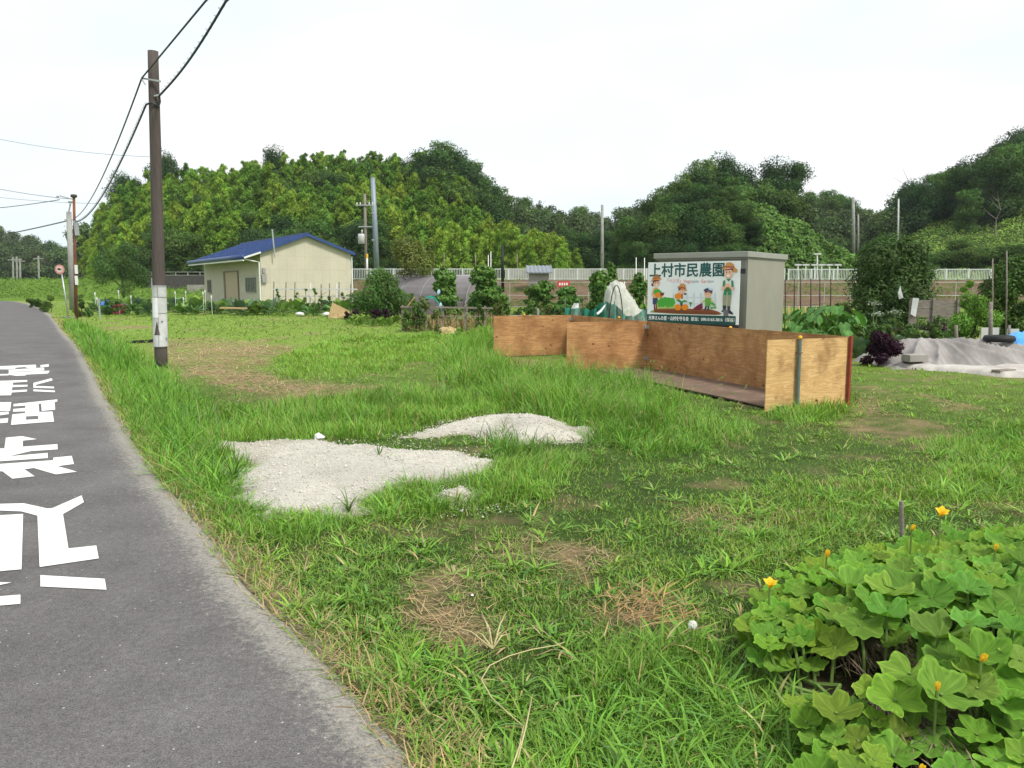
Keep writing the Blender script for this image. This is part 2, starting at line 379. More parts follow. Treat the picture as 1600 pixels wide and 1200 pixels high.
def poly_depth(x, y, poly):
    x = np.asarray(x, float); y = np.asarray(y, float); best = np.full(x.shape, 1e9)
    for (ax, ay), (bx, by) in zip(poly, poly[1:] + poly[:1]):
        vx, vy = bx - ax, by - ay; t = np.clip(((x - ax) * vx + (y - ay) * vy) / (vx * vx + vy * vy), 0, 1)
        best = np.minimum(best, np.hypot(x - ax - t * vx, y - ay - t * vy))
    return np.where(inpoly(x, y, poly), best, -best)
def wob(x, y, a=0.12, s=2.2): return x + a * (fbm(x * s, y * s, 31) - 0.5) * 2, y + a * (fbm(x * s, y * s, 47) - 0.5) * 2
def gz(x, y): return -0.02 + 0.035 * (fbm(np.asarray(x) * 0.8, np.asarray(y) * 0.8, 5) - 0.5) - 0.0
def dryness(x, y):
    wx, wy = wob(np.asarray(x), np.asarray(y), 0.25, 1.3); r = np.zeros(np.shape(x))
    for poly, a in DRY:
        soft = 0.12 + 0.012 * np.mean([p[1] for p in poly])
        r = np.maximum(r, a * sstep(-soft, soft, poly_depth(wx, wy, poly)))
    r = np.maximum(r, 0.8 * sstep(0.64, 0.76, fbm(x * 0.7, y * 0.45, 77)))
    r = r * (0.55 + 0.6 * sstep(0.3, 0.6, fbm(x * 3.1, y * 2.2, 78))) + 0.5 * sstep(0.60, 0.72, fbm(x * 2.3, y * 1.9, 79)) * (y < 22)
    return np.clip(r, 0, 1)

# ground: one sheet out to the horizon
def build_ground():
    rad = np.concatenate([[0.01], np.geomspace(0.5, 60, 330), np.geomspace(64, 1500, 30)]); na = 900
    th = np.linspace(0, 2 * np.pi, na, endpoint=False)
    X = rad[:, None] * np.sin(th)[None]; Y = rad[:, None] * np.cos(th)[None]; x, y = X.ravel(), Y.ravel()
    Z = gz(x, y); ed, sg = edge_dist(x, y)
    Z = np.where((np.hypot(x, y) < 90), np.minimum(Z, -0.006), -0.02)
    D = np.hypot(x, y); dry = dryness(x, y); f = (0.5 * fbm(x * 1.7, y * 1.7, 3) + 0.5 * fbm(x * 7, y * 7, 4))[:, None]
    green = np.array([0.036, 0.066, 0.012]); green2 = np.array([0.17, 0.245, 0.042]); brown = np.array([0.25, 0.17, 0.098])  # near green darkened: shade between the blades put into the ground colour
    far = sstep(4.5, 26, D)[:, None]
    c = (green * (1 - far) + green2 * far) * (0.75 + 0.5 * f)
    dc = (dry * np.where(D > 11, 1.0, 0.75) * (np.where(D > 11, 0.55, 0.2) + np.where(D > 11, 0.45, 0.8) * sstep(0.36, 0.56, fbm(x * 8, y * 8, 61))))[:, None]; c = c * (1 - dc) + brown * (0.7 + 0.6 * f) * dc
    wx, wy = wob(x, y, 0.2)
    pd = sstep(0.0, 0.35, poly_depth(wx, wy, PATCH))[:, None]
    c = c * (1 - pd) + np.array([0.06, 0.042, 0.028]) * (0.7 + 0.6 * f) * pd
    es = (sstep(0.28, 0.0, ed) * (sg > 0))[:, None] * (0.4 + 0.6 * f)
    c = c * (1 - es) + np.array([0.30, 0.25, 0.18]) * es
    n = len(rad); i = np.arange(n - 1)[:, None]; j = np.arange(na)[None]
    Fq = np.stack([i * na + j, i * na + (j + 1) % na, (i + 1) * na + (j + 1) % na, (i + 1) * na + j], -1).reshape(-1, 4)
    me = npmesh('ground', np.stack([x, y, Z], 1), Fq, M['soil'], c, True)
    setp(linkmesh('ground', me), kind='structure', label='grassy ground of the allotment field beside the road')
build_ground()

# road: asphalt strip whose grass edge is worn and sandy
def road_material():
    m, n, p, o = newmat('asphalt'); a = n.nodes.new('ShaderNodeAttribute'); a.attribute_name = 'col'
    v = texco(n, 1.0); f = noise(n, v, 1.3, 6, 0.65); ag = noise(n, v, 140, 3, 0.8)
    base = ramp(n, f, [(0.3, (0.094, 0.088, 0.087)), (0.7, (0.146, 0.138, 0.135))])
    base = mixc(n, 1.0, base, ramp(n, noise(n, v, 38, 4, 0.7), [(0.3, (0.78,) * 3), (0.7, (1.22,) * 3)]), 'MULTIPLY'); base = mixc(n, 1.0, base, ramp(n, ag, [(0.32, (0.45,) * 3), (0.5, (1,) * 3), (0.72, (1.7,) * 3)]), 'MULTIPLY')
    vo = n.nodes.new('ShaderNodeTexVoronoi'); vo.inputs['Scale'].default_value = 26; n.links.new(v, vo.inputs['Vector'])
    sp = ramp(n, vo.outputs['Distance'], [(0.07, (1, 1, 1)), (0.13, (0, 0, 0))])
    wn = n.nodes.new('ShaderNodeTexWhiteNoise'); n.links.new(vo.outputs['Position'], wn.inputs['Vector'])
    gate = ramp(n, wn.outputs['Value'], [(0.78, (0, 0, 0)), (0.82, (1, 1, 1))]); spk = mixc(n, 1.0, sp, gate, 'MULTIPLY')
    base = mixc(n, spk, base, (0.48, 0.47, 0.44))
    ck = n.nodes.new('ShaderNodeTexVoronoi'); ck.feature = 'DISTANCE_TO_EDGE'; ck.inputs['Scale'].default_value = 0.55; vd = n.nodes.new('ShaderNodeVectorMath'); vd.operation = 'ADD'; nv = n.nodes.new('ShaderNodeTexNoise'); nv.inputs['Scale'].default_value = 2.2; nv.inputs['Detail'].default_value = 6; n.links.new(v, nv.inputs['Vector']); n.links.new(v, vd.inputs[0]); n.links.new(nv.outputs['Color'], vd.inputs[1]); n.links.new(vd.outputs[0], ck.inputs['Vector'])
    cm = mixc(n, 1.0, ramp(n, ck.outputs['Distance'], [(0.0, (1, 1, 1)), (0.006, (0, 0, 0))]), ramp(n, noise(n, v, 0.5, 3), [(0.48, (0, 0, 0)), (0.56, (0.75,) * 3)]), 'MULTIPLY'); base = mixc(n, cm, base, (0.045, 0.042, 0.04))
    sand = ramp(n, noise(n, v, 70, 5, 0.75), [(0.3, (0.15, 0.138, 0.12)), (0.7, (0.40, 0.37, 0.325))])
    mm = n.nodes.new('ShaderNodeMath'); mm.operation = 'ADD'; n.links.new(a.outputs['Fac'], mm.inputs[0])
    sx = n.nodes.new('ShaderNodeMath'); sx.operation = 'MULTIPLY_ADD'; sx.inputs[1].default_value = 2.6; sx.inputs[2].default_value = -1.3
    n.links.new(noise(n, v, 30, 8, 0.9), sx.inputs[0]); n.links.new(sx.outputs[0], mm.inputs[1])
    c = mixc(n, ramp(n, mm.outputs[0], [(0.38, (0, 0, 0)), (0.75, (1, 1, 1))]), base, sand)
    n.links.new(c, p.inputs['Base Color']); p.inputs['Roughness'].default_value = 0.88; p.inputs['Specular IOR Level'].default_value = 0.25
    n.links.new(bump(n, ag, 0.5, 0.006), p.inputs['Normal']); return m
M['asphalt'] = road_material()
def resample(P, step0=0.12):
    P = np.array(P); seg = np.hypot(*np.diff(P, axis=0).T); s = np.concatenate([[0], np.cumsum(seg)]); t = [0.0]
    while t[-1] < s[-1]:
        y = np.interp(t[-1], s, P[:, 1]); t.append(t[-1] + max(0.08, 0.02 * abs(y)))
    t = np.array(t[:-1]); return np.stack([np.interp(t, s, P[:, 0]), np.interp(t, s, P[:, 1])], 1)
def smooth(P, k=3):
    P = np.array(P, float)
    for _ in range(k):
        Q = [P[0]]
        for a, b in zip(P[:-1], P[1:]): Q += [a * 0.75 + b * 0.25, a * 0.25 + b * 0.75]
        Q.append(P[-1]); P = np.array(Q)
    return P
ROAD_W = 4.3
def build_road():
    c = resample(smooth(EDGE, 2)); tn = unit(np.gradient(c, axis=0)); nrm = np.stack([-tn[:, 1], tn[:, 0]], 1)   # to the left
    for _ in range(30): nrm[1:-1] = unit(nrm[:-2] + nrm[1:-1] * 2 + nrm[2:])
    offs = np.array([0.0, 0.09, 0.2, 0.4, 0.7, 1.1, 1.7, 2.4, 3.1, 3.8, ROAD_W])
    wv = (fbm(np.arange(len(c)) * 0.19, np.zeros(len(c)), 9) - 0.5) * 0.07 + (vnoise(np.arange(len(c)) * 0.63, np.zeros(len(c)), 12) - 0.5) * 0.02
    V = []; A = []
    for k, o in enumerate(offs):
        q = c + nrm * (o + (wv[:, None] if k < 3 else 0)); V.append(np.stack([q[:, 0], q[:, 1], np.full(len(c), 0.008 - (0.012 if k == 0 else 0))], 1))
        A.append(np.full(len(c), [0.95, 0.75, 0.40, 0.14, 0.03, 0, 0, 0, 0, 0.1, 0.5][k]))
    m, n = len(offs), len(c); V = np.stack(V, 1).reshape(-1, 3); A = np.stack(A, 1).reshape(-1)
    i = np.arange(n - 1)[:, None]; j = np.arange(m - 1)[None]
    Fq = np.stack([i * m + j, (i + 1) * m + j, (i + 1) * m + j + 1, i * m + j + 1], -1).reshape(-1, 4)
    me = npmesh('road', V, Fq, M['asphalt'], np.repeat(A[:, None], 3, 1), True)
    setp(linkmesh('road', me), kind='structure', label='grey asphalt lane bending left in the distance')
build_road()

# painted characters on the asphalt
def road_paint():
    XL = -170
    def k4(pts): return [((x if x > 0 else XL) / 5.215, y / 5.215 + 550) for x, y in pts]
    def k5(pts): return [((x if x > 0 else XL * 0.6) / 2.823, y / 2.823 + 550) for x, y in pts]
    rows = [
        [k4([(0, 122), (292, 103), (296, 127), (222, 131), (205, 122), (135, 127), (118, 138), (60, 142), (0, 139)]), k4([(330, 106), (398, 99), (398, 119), (330, 125)]),
         k4([(70, 145), (358, 126), (362, 150), (72, 163)]), k4([(70, 166), (405, 152), (392, 175), (215, 184), (205, 192), (130, 194), (70, 185)]), k4([(0, 184), (70, 178), (72, 190), (0, 195)])],
        [k4([(272, 252), (420, 213), (430, 231), (290, 268), (290, 276), (440, 282), (442, 297), (272, 291)]), k4([(272, 304), (448, 314), (448, 328), (272, 320)]),
         k4([(0, 240), (222, 228), (222, 242), (105, 250), (105, 269), (225, 267), (225, 281), (100, 287), (97, 313), (220, 306), (220, 322), (95, 330), (90, 352), (0, 357)])],
        [k4([(110, 424), (468, 386), (466, 404), (445, 408), (450, 470), (340, 480), (335, 420), (315, 425), (320, 488), (428, 485), (440, 567), (300, 577), (300, 548), (312, 547), (312, 520), (212, 525), (212, 552), (300, 548.2), (300, 577.2), (90, 594), (100, 508), (205, 498), (205, 484), (105, 486), (108, 465), (207, 455), (207, 437), (110, 443)]),
         k4([(0, 412), (92, 408), (82, 480), (0, 487)]), k4([(0, 508), (70, 485), (72, 506), (0, 540)]), k4([(0, 560), (68, 538), (62, 575), (0, 592)])],
        [k4([(0, 790), (36, 785), (48, 697), (180, 685), (303, 710), (186, 722), (186, 771), (468, 750), (470, 793), (250, 808), (75, 849), (388, 822), (390, 864), (0, 902)]),
         k4([(0, 924), (432, 881), (435, 860), (585, 846), (603, 912), (470, 930), (628, 975), (455, 997), (275, 945), (200, 955), (283, 1012), (100, 1032), (20, 972), (0, 974)])],
        [k5([(0, 672), (105, 667), (210, 690), (232, 688), (360, 632), (370, 662), (278, 715), (302, 866), (425, 853), (436, 910), (175, 948), (165, 722), (95, 703), (0, 695)]),
         k5([(0, 725), (102, 714), (95, 958), (0, 976)]), k5([(178, 984), (462, 1000), (470, 1048), (178, 1034)]), k5([(0, 1013), (52, 1016), (0, 1050)]), k5([(0, 1085), (90, 1070), (90, 1110), (0, 1127)])]]
    m, n, p, o = newmat('road_paint'); v = texco(n, 1.0)
    c = ramp(n, noise(n, v, 55, 8, 0.85), [(0.33, (0.20, 0.19, 0.185)), (0.42, (0.74, 0.735, 0.72))]); c = mixc(n, 1.0, c, ramp(n, noise(n, v, 2.5, 5), [(0.3, (0.86,) * 3), (0.65, (1.05,) * 3)]), 'MULTIPLY'); n.links.new(c, p.inputs['Base Color']); p.inputs['Roughness'].default_value = 0.7
    where = ['farthest painted', 'fourth painted', 'middle painted', 'second nearest painted', 'nearest and largest painted']
    for row, ww in zip(rows, where[:1] + where[1:]):
        bm = bmesh.new()
        for pts in row:
            f = bm.faces.new([bm.verts.new(G(a, b, 0.0125)) for a, b in pts]); f.normal_update()
            if f.normal.z < 0: f.normal_flip()
        bmesh.ops.triangulate(bm, faces=bm.faces[:], ngon_method='EAR_CLIP')
        me = bpy.data.meshes.new('road_lettering'); bm.to_mesh(me); bm.free(); me.materials.append(m)
        tag(linkmesh('road_lettering', me), 'white %s character on the grey asphalt lane' % ww, 'road marking', 'white characters painted on the lane')
road_paint()

# gravel
def build_gravel():
    for poly, hgt, seed, lab in ((GRAVEL1, 0.05, 1, 'pale crushed gravel spread flat beside the road'), (GRAVEL2, 0.13, 2, 'pale crushed gravel heaped behind the flat spread'), (GRAVEL3, 0.04, 3, 'small scrap of pale gravel half lost in grass')):
        P = np.array(poly); lo, hi = P.min(0) - 0.3, P.max(0) + 0.3; st = 0.035
        gx, gy = np.meshgrid(np.arange(lo[0], hi[0], st), np.arange(lo[1], hi[1], st)); sh = gx.shape; x, y = gx.ravel(), gy.ravel()
        wx, wy = wob(x, y, 0.20, 3.4); d = poly_depth(wx, wy, poly); mx_ = d.max()
        z = -0.03 + 0.045 * sstep(-0.05, 0.12, d) + hgt * sstep(0, 1.0, d / mx_) * (0.6 + 0.7 * fbm(x * 1.4, y * 1.4, 8 + seed)) + 0.012 * (fbm(x * 14, y * 14, 60) - 0.5)
        keep = (d > -0.06).reshape(sh); i, j = np.meshgrid(np.arange(sh[0] - 1), np.arange(sh[1] - 1), indexing='ij')
        ok = keep[:-1, :-1] & keep[1:, :-1] & keep[:-1, 1:] & keep[1:, 1:]; i, j = i[ok], j[ok]; w_ = sh[1]
        Fq = np.stack([i * w_ + j, i * w_ + j + 1, (i + 1) * w_ + j + 1, (i + 1) * w_ + j], 1)
        f = fbm(x * 2, y * 2, 15)[:, None]; dirt = sstep(0.52, 0.72, fbm(x * 1.6 + 9, y * 1.6, 18))[:, None] * 0.45 + sstep(0.14, 0.0, d)[:, None] * 0.4; col = (np.array([0.57, 0.535, 0.465]) * (1 - dirt) + np.array([0.30, 0.25, 0.18]) * dirt) * (0.82 + 0.36 * f)
        us, inv = np.unique(Fq, return_inverse=True); Fq = inv.reshape(Fq.shape); V0 = np.stack([x, y, z], 1)[us]; C0 = col[us]
        # loose stones
        n = int(9000 * (mx_ + 0.3) * (1.0 if seed == 1 else 0.8)); sx = rng.uniform(lo[0], hi[0], n); sy = rng.uniform(lo[1], hi[1], n); wx, wy = wob(sx, sy, 0.20, 3.4)
        dd = poly_depth(wx, wy, poly); k = dd > -0.32 * rng.uniform(0, 1, n) ** 3 - 0.02; sx, sy, dd = sx[k], sy[k], dd[k]; n = len(sx)
        sz = -0.03 + 0.045 * sstep(-0.05, 0.12, dd) + hgt * sstep(0, 1.0, dd / mx_) * (0.6 + 0.7 * fbm(sx * 1.4, sy * 1.4, 8 + seed)) + 0.012 * (fbm(sx * 14, sy * 14, 60) - 0.5)
        sz = np.maximum(sz, -0.012); r = rng.uniform(0.003, 0.010, n) * (1 + 0.8 * (rng.uniform(0, 1, n) > 0.965))
        octv = np.array([[1, 0, 0], [0, 1, 0], [-1, 0, 0], [0, -1, 0], [0, 0, .8], [0, 0, -.8]], float); octf = np.array([[0, 1, 4], [1, 2, 4], [2, 3, 4], [3, 0, 4], [1, 0, 5], [2, 1, 5], [3, 2, 5], [0, 3, 5]])
        ang = rng.uniform(0, 6.28, n); ca, sa = np.cos(ang), np.sin(ang)
        ov = octv[None] * (1 + 0.45 * rng.uniform(-1, 1, (n, 6, 1))) * r[:, None, None]
        ov = np.stack([ov[..., 0] * ca[:, None] - ov[..., 1] * sa[:, None], ov[..., 0] * sa[:, None] + ov[..., 1] * ca[:, None], ov[..., 2]], -1)
        SV = (ov + np.stack([sx, sy, sz + r * 0.35], 1)[:, None]).reshape(-1, 3); SF = (octf[None] + 6 * np.arange(n)[:, None, None]).reshape(-1, 3)
        sc = np.repeat(jit([0.58, 0.55, 0.485], n, 0.22, 0.04), 6, 0)
        me = npmesh('gravel', V0, Fq, M['gravel'], C0, True); o = setp(linkmesh('gravel', me), kind='stuff', label=lab)
        me2 = npmesh('loose_stones', SV, SF, M['stone'], sc); o2 = linkmesh('loose_stones', me2, o); o2['kind'] = 'stuff'
build_gravel()

# ------------------------------------------------------------------ grass
BIN_EXCL = None
def grass_common(x, y, sink=0.25):
    """keep mask and bareness for blades"""
    ed, sg = edge_dist(x, y)
    ok = (sg > 0) & (ed > -0.02 + 0.13 * fbm(x * 3, y * 3, 21))
    wx, wy = wob(x, y, 0.20, 3.4)
    for g in (GRAVEL1, GRAVEL2, GRAVEL3): ok &= ~((poly_depth(wx, wy, g) > 0.0) & (rng.uniform(0, 1, len(x)) > 0.015 + 0.6 * sstep(0.28, 0.0, poly_depth(wx, wy, g))))
    for q in NOGRASS: ok &= ~inpoly(x, y, q)
    wx, wy = wob(x, y, 0.2); pdp = poly_depth(wx, wy, PATCH); ok &= ~((pdp > 0.12) & (rng.uniform(0, 1, len(x)) > 0.10))
    return ok, ed
def tallness(x, y):
    wx, wy = wob(x, y, 0.2, 1.6); t = np.zeros(len(x))
    for poly, h in TALL:
        soft = 0.10 + 0.012 * np.mean([p[1] for p in poly]); t = np.maximum(t, h * sstep(-soft, soft, poly_depth(wx, wy, poly)))
    return t
def grass_colour(x, y, n, dry, tall):
    f = fbm(x * 0.5, y * 0.5, 91)[:, None]; f2 = fbm(x * 2.1, y * 2.1, 92)[:, None]
    a = np.array([0.066, 0.160, 0.032]); b = np.array([0.245, 0.390, 0.052]); c = np.array([0.155, 0.335, 0.042])
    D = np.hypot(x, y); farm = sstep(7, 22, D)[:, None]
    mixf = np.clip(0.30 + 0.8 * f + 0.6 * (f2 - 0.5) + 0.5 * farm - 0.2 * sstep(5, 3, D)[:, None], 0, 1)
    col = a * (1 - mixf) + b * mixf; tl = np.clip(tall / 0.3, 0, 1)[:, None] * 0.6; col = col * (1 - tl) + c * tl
    blue = (rng.uniform(0, 1, (n, 1)) < 0.14); col = np.where(blue, col * np.array([0.9, 0.95, 1.7]), col)
    straw = np.array([0.42, 0.32, 0.16]); p = (0.13 + 0.70 * dry) * np.where(tall > 0.1, 0.35, 1); isd = rng.uniform(0, 1, n) < p
    col = np.where(isd[:, None], straw, col)
    return np.clip(col * (1 + 0.28 * rng.uniform(-1, 1, (n, 1))) * (1 + 0.1 * rng.uniform(-1, 1, (n, 3))), 0.004, 1), isd
def depth_sample(n, y0, y1, e):
    u = rng.uniform(0, 1, n); a, b = y0 ** (1 - e), y1 ** (1 - e); return (a + u * (b - a)) ** (1 / (1 - e))
NOGRASS = []
def lawn():
    n = 640000; y = depth_sample(n, 1.7, 62, 1.22); x = rng.uniform(-1, 1, n) * (0.72 * y + 1.6)
    ok, ed = grass_common(x, y); x, y, ed = x[ok], y[ok], ed[ok]
    dry = dryness(x, y); tall = tallness(x, y); cl = fbm(x * 2.6, y * 2.6, 55)
    ok = rng.uniform(0, 1, len(x)) < np.clip((0.35 + 1.3 * cl) * (1 - 0.40 * dry), 0.04, 1); x, y, dry, tall, cl, ed = [q[ok] for q in (x, y, dry, tall, cl, ed)]; n = len(x)
    h = (0.026 + 0.056 * cl ** 1.5) * rng.uniform(0.6, 1.5, n) * (1 - 0.35 * dry) + 0.45 * tall * rng.uniform(0.4, 1.1, n)
    h = h * (1 + 0.5 * sstep(15, 45, y)); col, isd = grass_colour(x, y, n, dry, tall)
    wd = np.maximum(rng.uniform(0.003, 0.0065, n), 0.00075 * y); lean = rng.uniform(0.1, 1.05, n) + 0.45 * isd; bend = rng.uniform(0.2, 1.4, n)
    P = np.stack([x, y, gz(x, y) - 0.01], 1); yaw = rng.uniform(0, 6.283, n); near = y < 9
    A = blades(P[near], h[near], wd[near], yaw[near], lean[near], bend[near], col[near], 3); k = ~near
    B = blades(P[k], h[k], wd[k], yaw[k], lean[k], bend[k], col[k], 2)
    parts = [A, B]
    # crabgrass rosettes: broad blades from common centres
    nc = 5200; cy = depth_sample(nc, 1.8, 16, 1.3); cx = rng.uniform(-1, 1, nc) * (0.72 * cy + 1.4); ok, _ = grass_common(cx, cy); dr = dryness(cx, cy); tl = tallness(cx, cy)
    ok &= (rng.uniform(0, 1, nc) < np.clip(1.6 * fbm(cx * 1.1, cy * 1.1, 66) - 0.25 + 1.2 * tl, 0.05, 1)) & (rng.uniform(0, 1, nc) > dr * 0.9)
    cx, cy, tl = cx[ok], cy[ok], tl[ok]; K = 15; m = len(cx); cx, cy, tl = [np.repeat(q, K) for q in (cx, cy, tl)]; N = m * K
    sz = np.repeat(rng.uniform(0.6, 1.3, m), K); yaw = rng.uniform(0, 6.283, N); r0 = rng.uniform(0, 0.05, N) * sz
    P = np.stack([cx + r0 * np.cos(yaw), cy + r0 * np.sin(yaw), gz(cx, cy) + rng.uniform(-0.01, 0.03, N)], 1)
    h = (rng.uniform(0.05, 0.12, N) + 0.5 * tl) * sz; wd = rng.uniform(0.007, 0.013, N) * sz; col, _ = grass_colour(cx, cy, N, np.zeros(N), tl + 0.05)
    parts.append(blades(P, h, wd, yaw, rng.uniform(0.55, 1.3, N), rng.uniform(0.3, 1.2, N), col * np.array([0.95, 1.05, 0.95]), 3))
    # small clover-like leaves
    nl = 16000; ly = depth_sample(nl, 1.8, 12, 1.3); lx = rng.uniform(-1, 1, nl) * (0.72 * ly + 1.4); ok, _ = grass_common(lx, ly); ok &= (fbm(lx * 0.9, ly * 0.9, 71) > 0.5) & (dryness(lx, ly) < 0.5); lx, ly = lx[ok], ly[ok]; nl = len(lx)
    parts.append(leaves(np.stack([lx, ly, gz(lx, ly) + rng.uniform(0.01, 0.06, nl)], 1), np.tile([0, 0, 1.0], (nl, 1)), rng.uniform(0.015, 0.035, nl), rng.uniform(0.012, 0.026, nl), jit([0.09, 0.20, 0.04], nl)))
    V, Fq, C = cat_(parts); o = linkmesh('lawn_grass', npmesh('lawn_grass', V, Fq, M['grass'], C)); setp(o, kind='stuff', label='short mown grass and crabgrass with dry patches')
def tall_grass():
    parts = []; seeds = []
    for i, (poly, hh) in enumerate(TALL):
        P = np.array(poly); lo, hi = P.min(0) - 0.3, P.max(0) + 0.3; D = P[:, 1].mean(); area = (hi - lo).prod()
        dens = 3300 * (4.0 / max(D, 4)) ** 1.25; n = int(min(70000, area * dens)); x = rng.uniform(lo[0], hi[0], n); y = rng.uniform(lo[1], hi[1], n)
        wx, wy = wob(x, y, 0.2, 1.6); d = poly_depth(wx, wy, poly); soft = 0.10 + 0.012 * D; a = sstep(-soft, soft, d); cl = fbm(x * 1.8, y * 1.8, 101 + i)
        ok = (rng.uniform(0, 1, n) < a * np.clip(2.2 * cl - 0.35, 0.05, 1)) & grass_common(x, y)[0]; x, y, a, cl = x[ok], y[ok], a[ok], cl[ok]; n = len(x)
        if n == 0: continue
        h = hh * (0.35 + 1.1 * cl) * rng.uniform(0.55, 1.25, n) * (0.5 + 0.5 * a); wd = np.maximum(rng.uniform(0.004, 0.010, n), 0.0008 * y); tl = np.full(n, hh)
        col, _ = grass_colour(x, y, n, np.zeros(n), tl)
        if i == 4: col *= 0.55
        if i in (0, 11): col *= np.array([0.75, 0.85, 0.85])
        cy_ = np.arctan2(fbm(x * 2, y * 2, 7) - 0.5, fbm(x * 2, y * 2, 8) - 0.5)
        parts.append(blades(np.stack([x, y, gz(x, y) - 0.01], 1), h, wd, np.where(rng.uniform(0, 1, n) < 0.5, cy_, rng.uniform(0, 6.283, n)), rng.uniform(0.02, 0.5, n), rng.uniform(0.2, 1.7, n), col, 3))
        if i in (1, 2): q = rng.choice(n, min(n, 150), replace=False); seeds += [(x[k], y[k]) for k in q]
    # ragged dry and green fringe along the edge of the asphalt
    n = 16000; t = depth_sample(n, 1.2, 40, 1.15); k = np.argsort(EDGE[:22, 1]); ex = np.interp(t, EDGE[:22, 1][k], EDGE[:22, 0][k]); off = rng.normal(0.09, 0.10, n); x, y = ex + off * 0.86, t + off * 0.5
    f = fbm(x * 2.5, y * 2.5, 300); ok = (off > -0.05) & (rng.uniform(0, 1, n) < 0.25 + 1.1 * f); x, y, off = x[ok], y[ok], off[ok]; n = len(x); col, _ = grass_colour(x, y, n, np.full(n, 0.62), np.zeros(n))
    parts.append(blades(np.stack([x, y, np.full(n, 0.004)], 1), rng.uniform(0.03, 0.12, n), np.maximum(rng.uniform(0.003, 0.007, n), 0.0008 * y), rng.uniform(0, 6.283, n), rng.uniform(0.5, 1.5, n), rng.uniform(0, 0.6, n), col, 3))
    # straw mulch lying on the dry patches
    for poly, a_ in DRY:
        P = np.array(poly); lo, hi = P.min(0) - 0.2, P.max(0) + 0.2; D = P[:, 1].mean(); n = int(min(16000, (hi - lo).prod() * (3200 if D > 6 else 1700) * (3.0 / max(D, 3)) ** 1.6)); x = rng.uniform(lo[0], hi[0], n); y = rng.uniform(lo[1], hi[1], n)
        ok = (rng.uniform(0, 1, n) < dryness(x, y) * (0.3 + 0.9 * fbm(x * 3, y * 3, 310))) & grass_common(x, y)[0]; x, y = x[ok], y[ok]; n = len(x)
        if n: parts.append(blades(np.stack([x, y, gz(x, y) + rng.uniform(0.004, 0.02, n)], 1), rng.uniform(0.05, 0.16, n) * (1 + 0.03 * D), np.maximum(rng.uniform(0.002, 0.005, n), 0.0007 * y), rng.uniform(0, 6.283, n), rng.uniform(1.3, 1.55, n), rng.uniform(-0.2, 0.25, n), jit((0.46, 0.35, 0.19), n, 0.4), 2))
    # foxtail seed heads
    for x, y in seeds:
        hh = R.uniform(0.4, 0.75); a = R.uniform(0, 6.28); P = np.array([[x, y, 0.0]])
        b = blades(P, np.array([hh]), np.array([0.006]), np.array([a]), np.array([0.1]), np.array([1.3]), np.array([[0.16, 0.22, 0.06]]), 3); parts.append(b)
        tip = b[0][-2:].mean(0); d = tip - b[0][-4:-2].mean(0); d = d / np.linalg.norm(d); k = 26; t = rng.uniform(-0.01, 0.06, k)
        parts.append(leaves(tip + d * t[:, None] + rng.normal(size=(k, 3)) * 0.004, rdir(k), 0.024, 0.005, jit([0.30, 0.36, 0.14], k)))
    V, Fq, C = cat_(parts); o = linkmesh('tall_grass', npmesh('tall_grass', V, Fq, M['grass'], C)); setp(o, kind='stuff', label='long uncut grass along the verge, gravel and plywood bin')
# ------------------------------------------------------------------ plywood compost bin
def plywood(name, a, b, weather, seed, scale=1.0):
    m, n, p, o = newmat(name)
    t = n.nodes.new('ShaderNodeTexCoord'); mp = n.nodes.new('ShaderNodeMapping'); mp.inputs['Scale'].default_value = (0.55, 0.55, 4.2); mp.inputs['Location'].default_value = (seed, seed * 2, seed)
    n.links.new(t.outputs['Object'], mp.inputs['Vector']); v = mp.outputs[0]
    f = noise(n, v, 1.7 * scale, 4, 0.5, 0.9)
    sw = n.nodes.new('ShaderNodeMath'); sw.operation = 'MULTIPLY'; sw.inputs[1].default_value = 46; n.links.new(f, sw.inputs[0])
    sn = n.nodes.new('ShaderNodeMath'); sn.operation = 'SINE'; n.links.new(sw.outputs[0], sn.inputs[0])
    fine = noise(n, texco(n, (3, 3, 60)), 5, 4, 0.6)
    c = ramp(n, sn.outputs[0], [(0.0, b), (0.55, a), (1.0, a)])
    c = mixc(n, 0.45, c, ramp(n, fine, [(0.3, b), (0.7, tuple(x * 1.12 for x in a))]))
    v2 = texco(n, 1.0); st = noise(n, v2, 2.1, 6, 0.62)
    c = mixc(n, ramp(n, st, [(0.5 - weather * 0.25, (0, 0, 0)), (0.74, (1, 1, 1))]), c, (0.20, 0.085, 0.03))
    kn = n.nodes.new('ShaderNodeTexVoronoi'); kn.inputs['Scale'].default_value = 3.2
    mp2 = n.nodes.new('ShaderNodeMapping'); mp2.inputs['Scale'].default_value = (1, 1, 1.5); mp2.inputs['Location'].default_value = (seed, 0, seed)
    n.links.new(t.outputs['Object'], mp2.inputs['Vector']); n.links.new(mp2.outputs[0], kn.inputs['Vector'])
    c = mixc(n, ramp(n, kn.outputs['Distance'], [(0.05, (0.9,) * 3), (0.13, (0, 0, 0))]), c, (0.10, 0.04, 0.018))
    n.links.new(c, p.inputs['Base Color']); p.inputs['Roughness'].default_value = 0.75; p.inputs['Specular IOR Level'].default_value = 0.2
    n.links.new(bump(n, sn.outputs[0], 0.12, 0.004), p.inputs['Normal']); return m
M['ply_red'] = plywood('plywood_weathered', (0.63, 0.355, 0.16), (0.40, 0.205, 0.085), 0.7, 3.1)
M['ply_pale'] = plywood('plywood_pale', (0.70, 0.47, 0.225), (0.52, 0.305, 0.12), 0.1, 8.4, 1.5)
M['ply_edge'] = mat('plywood_edge', (0.22, 0.13, 0.07), 0.85, 0.3, 20)
M['red_edge'] = mat('rust_red_board', (0.27, 0.055, 0.03), 0.7, 0.2, 10)
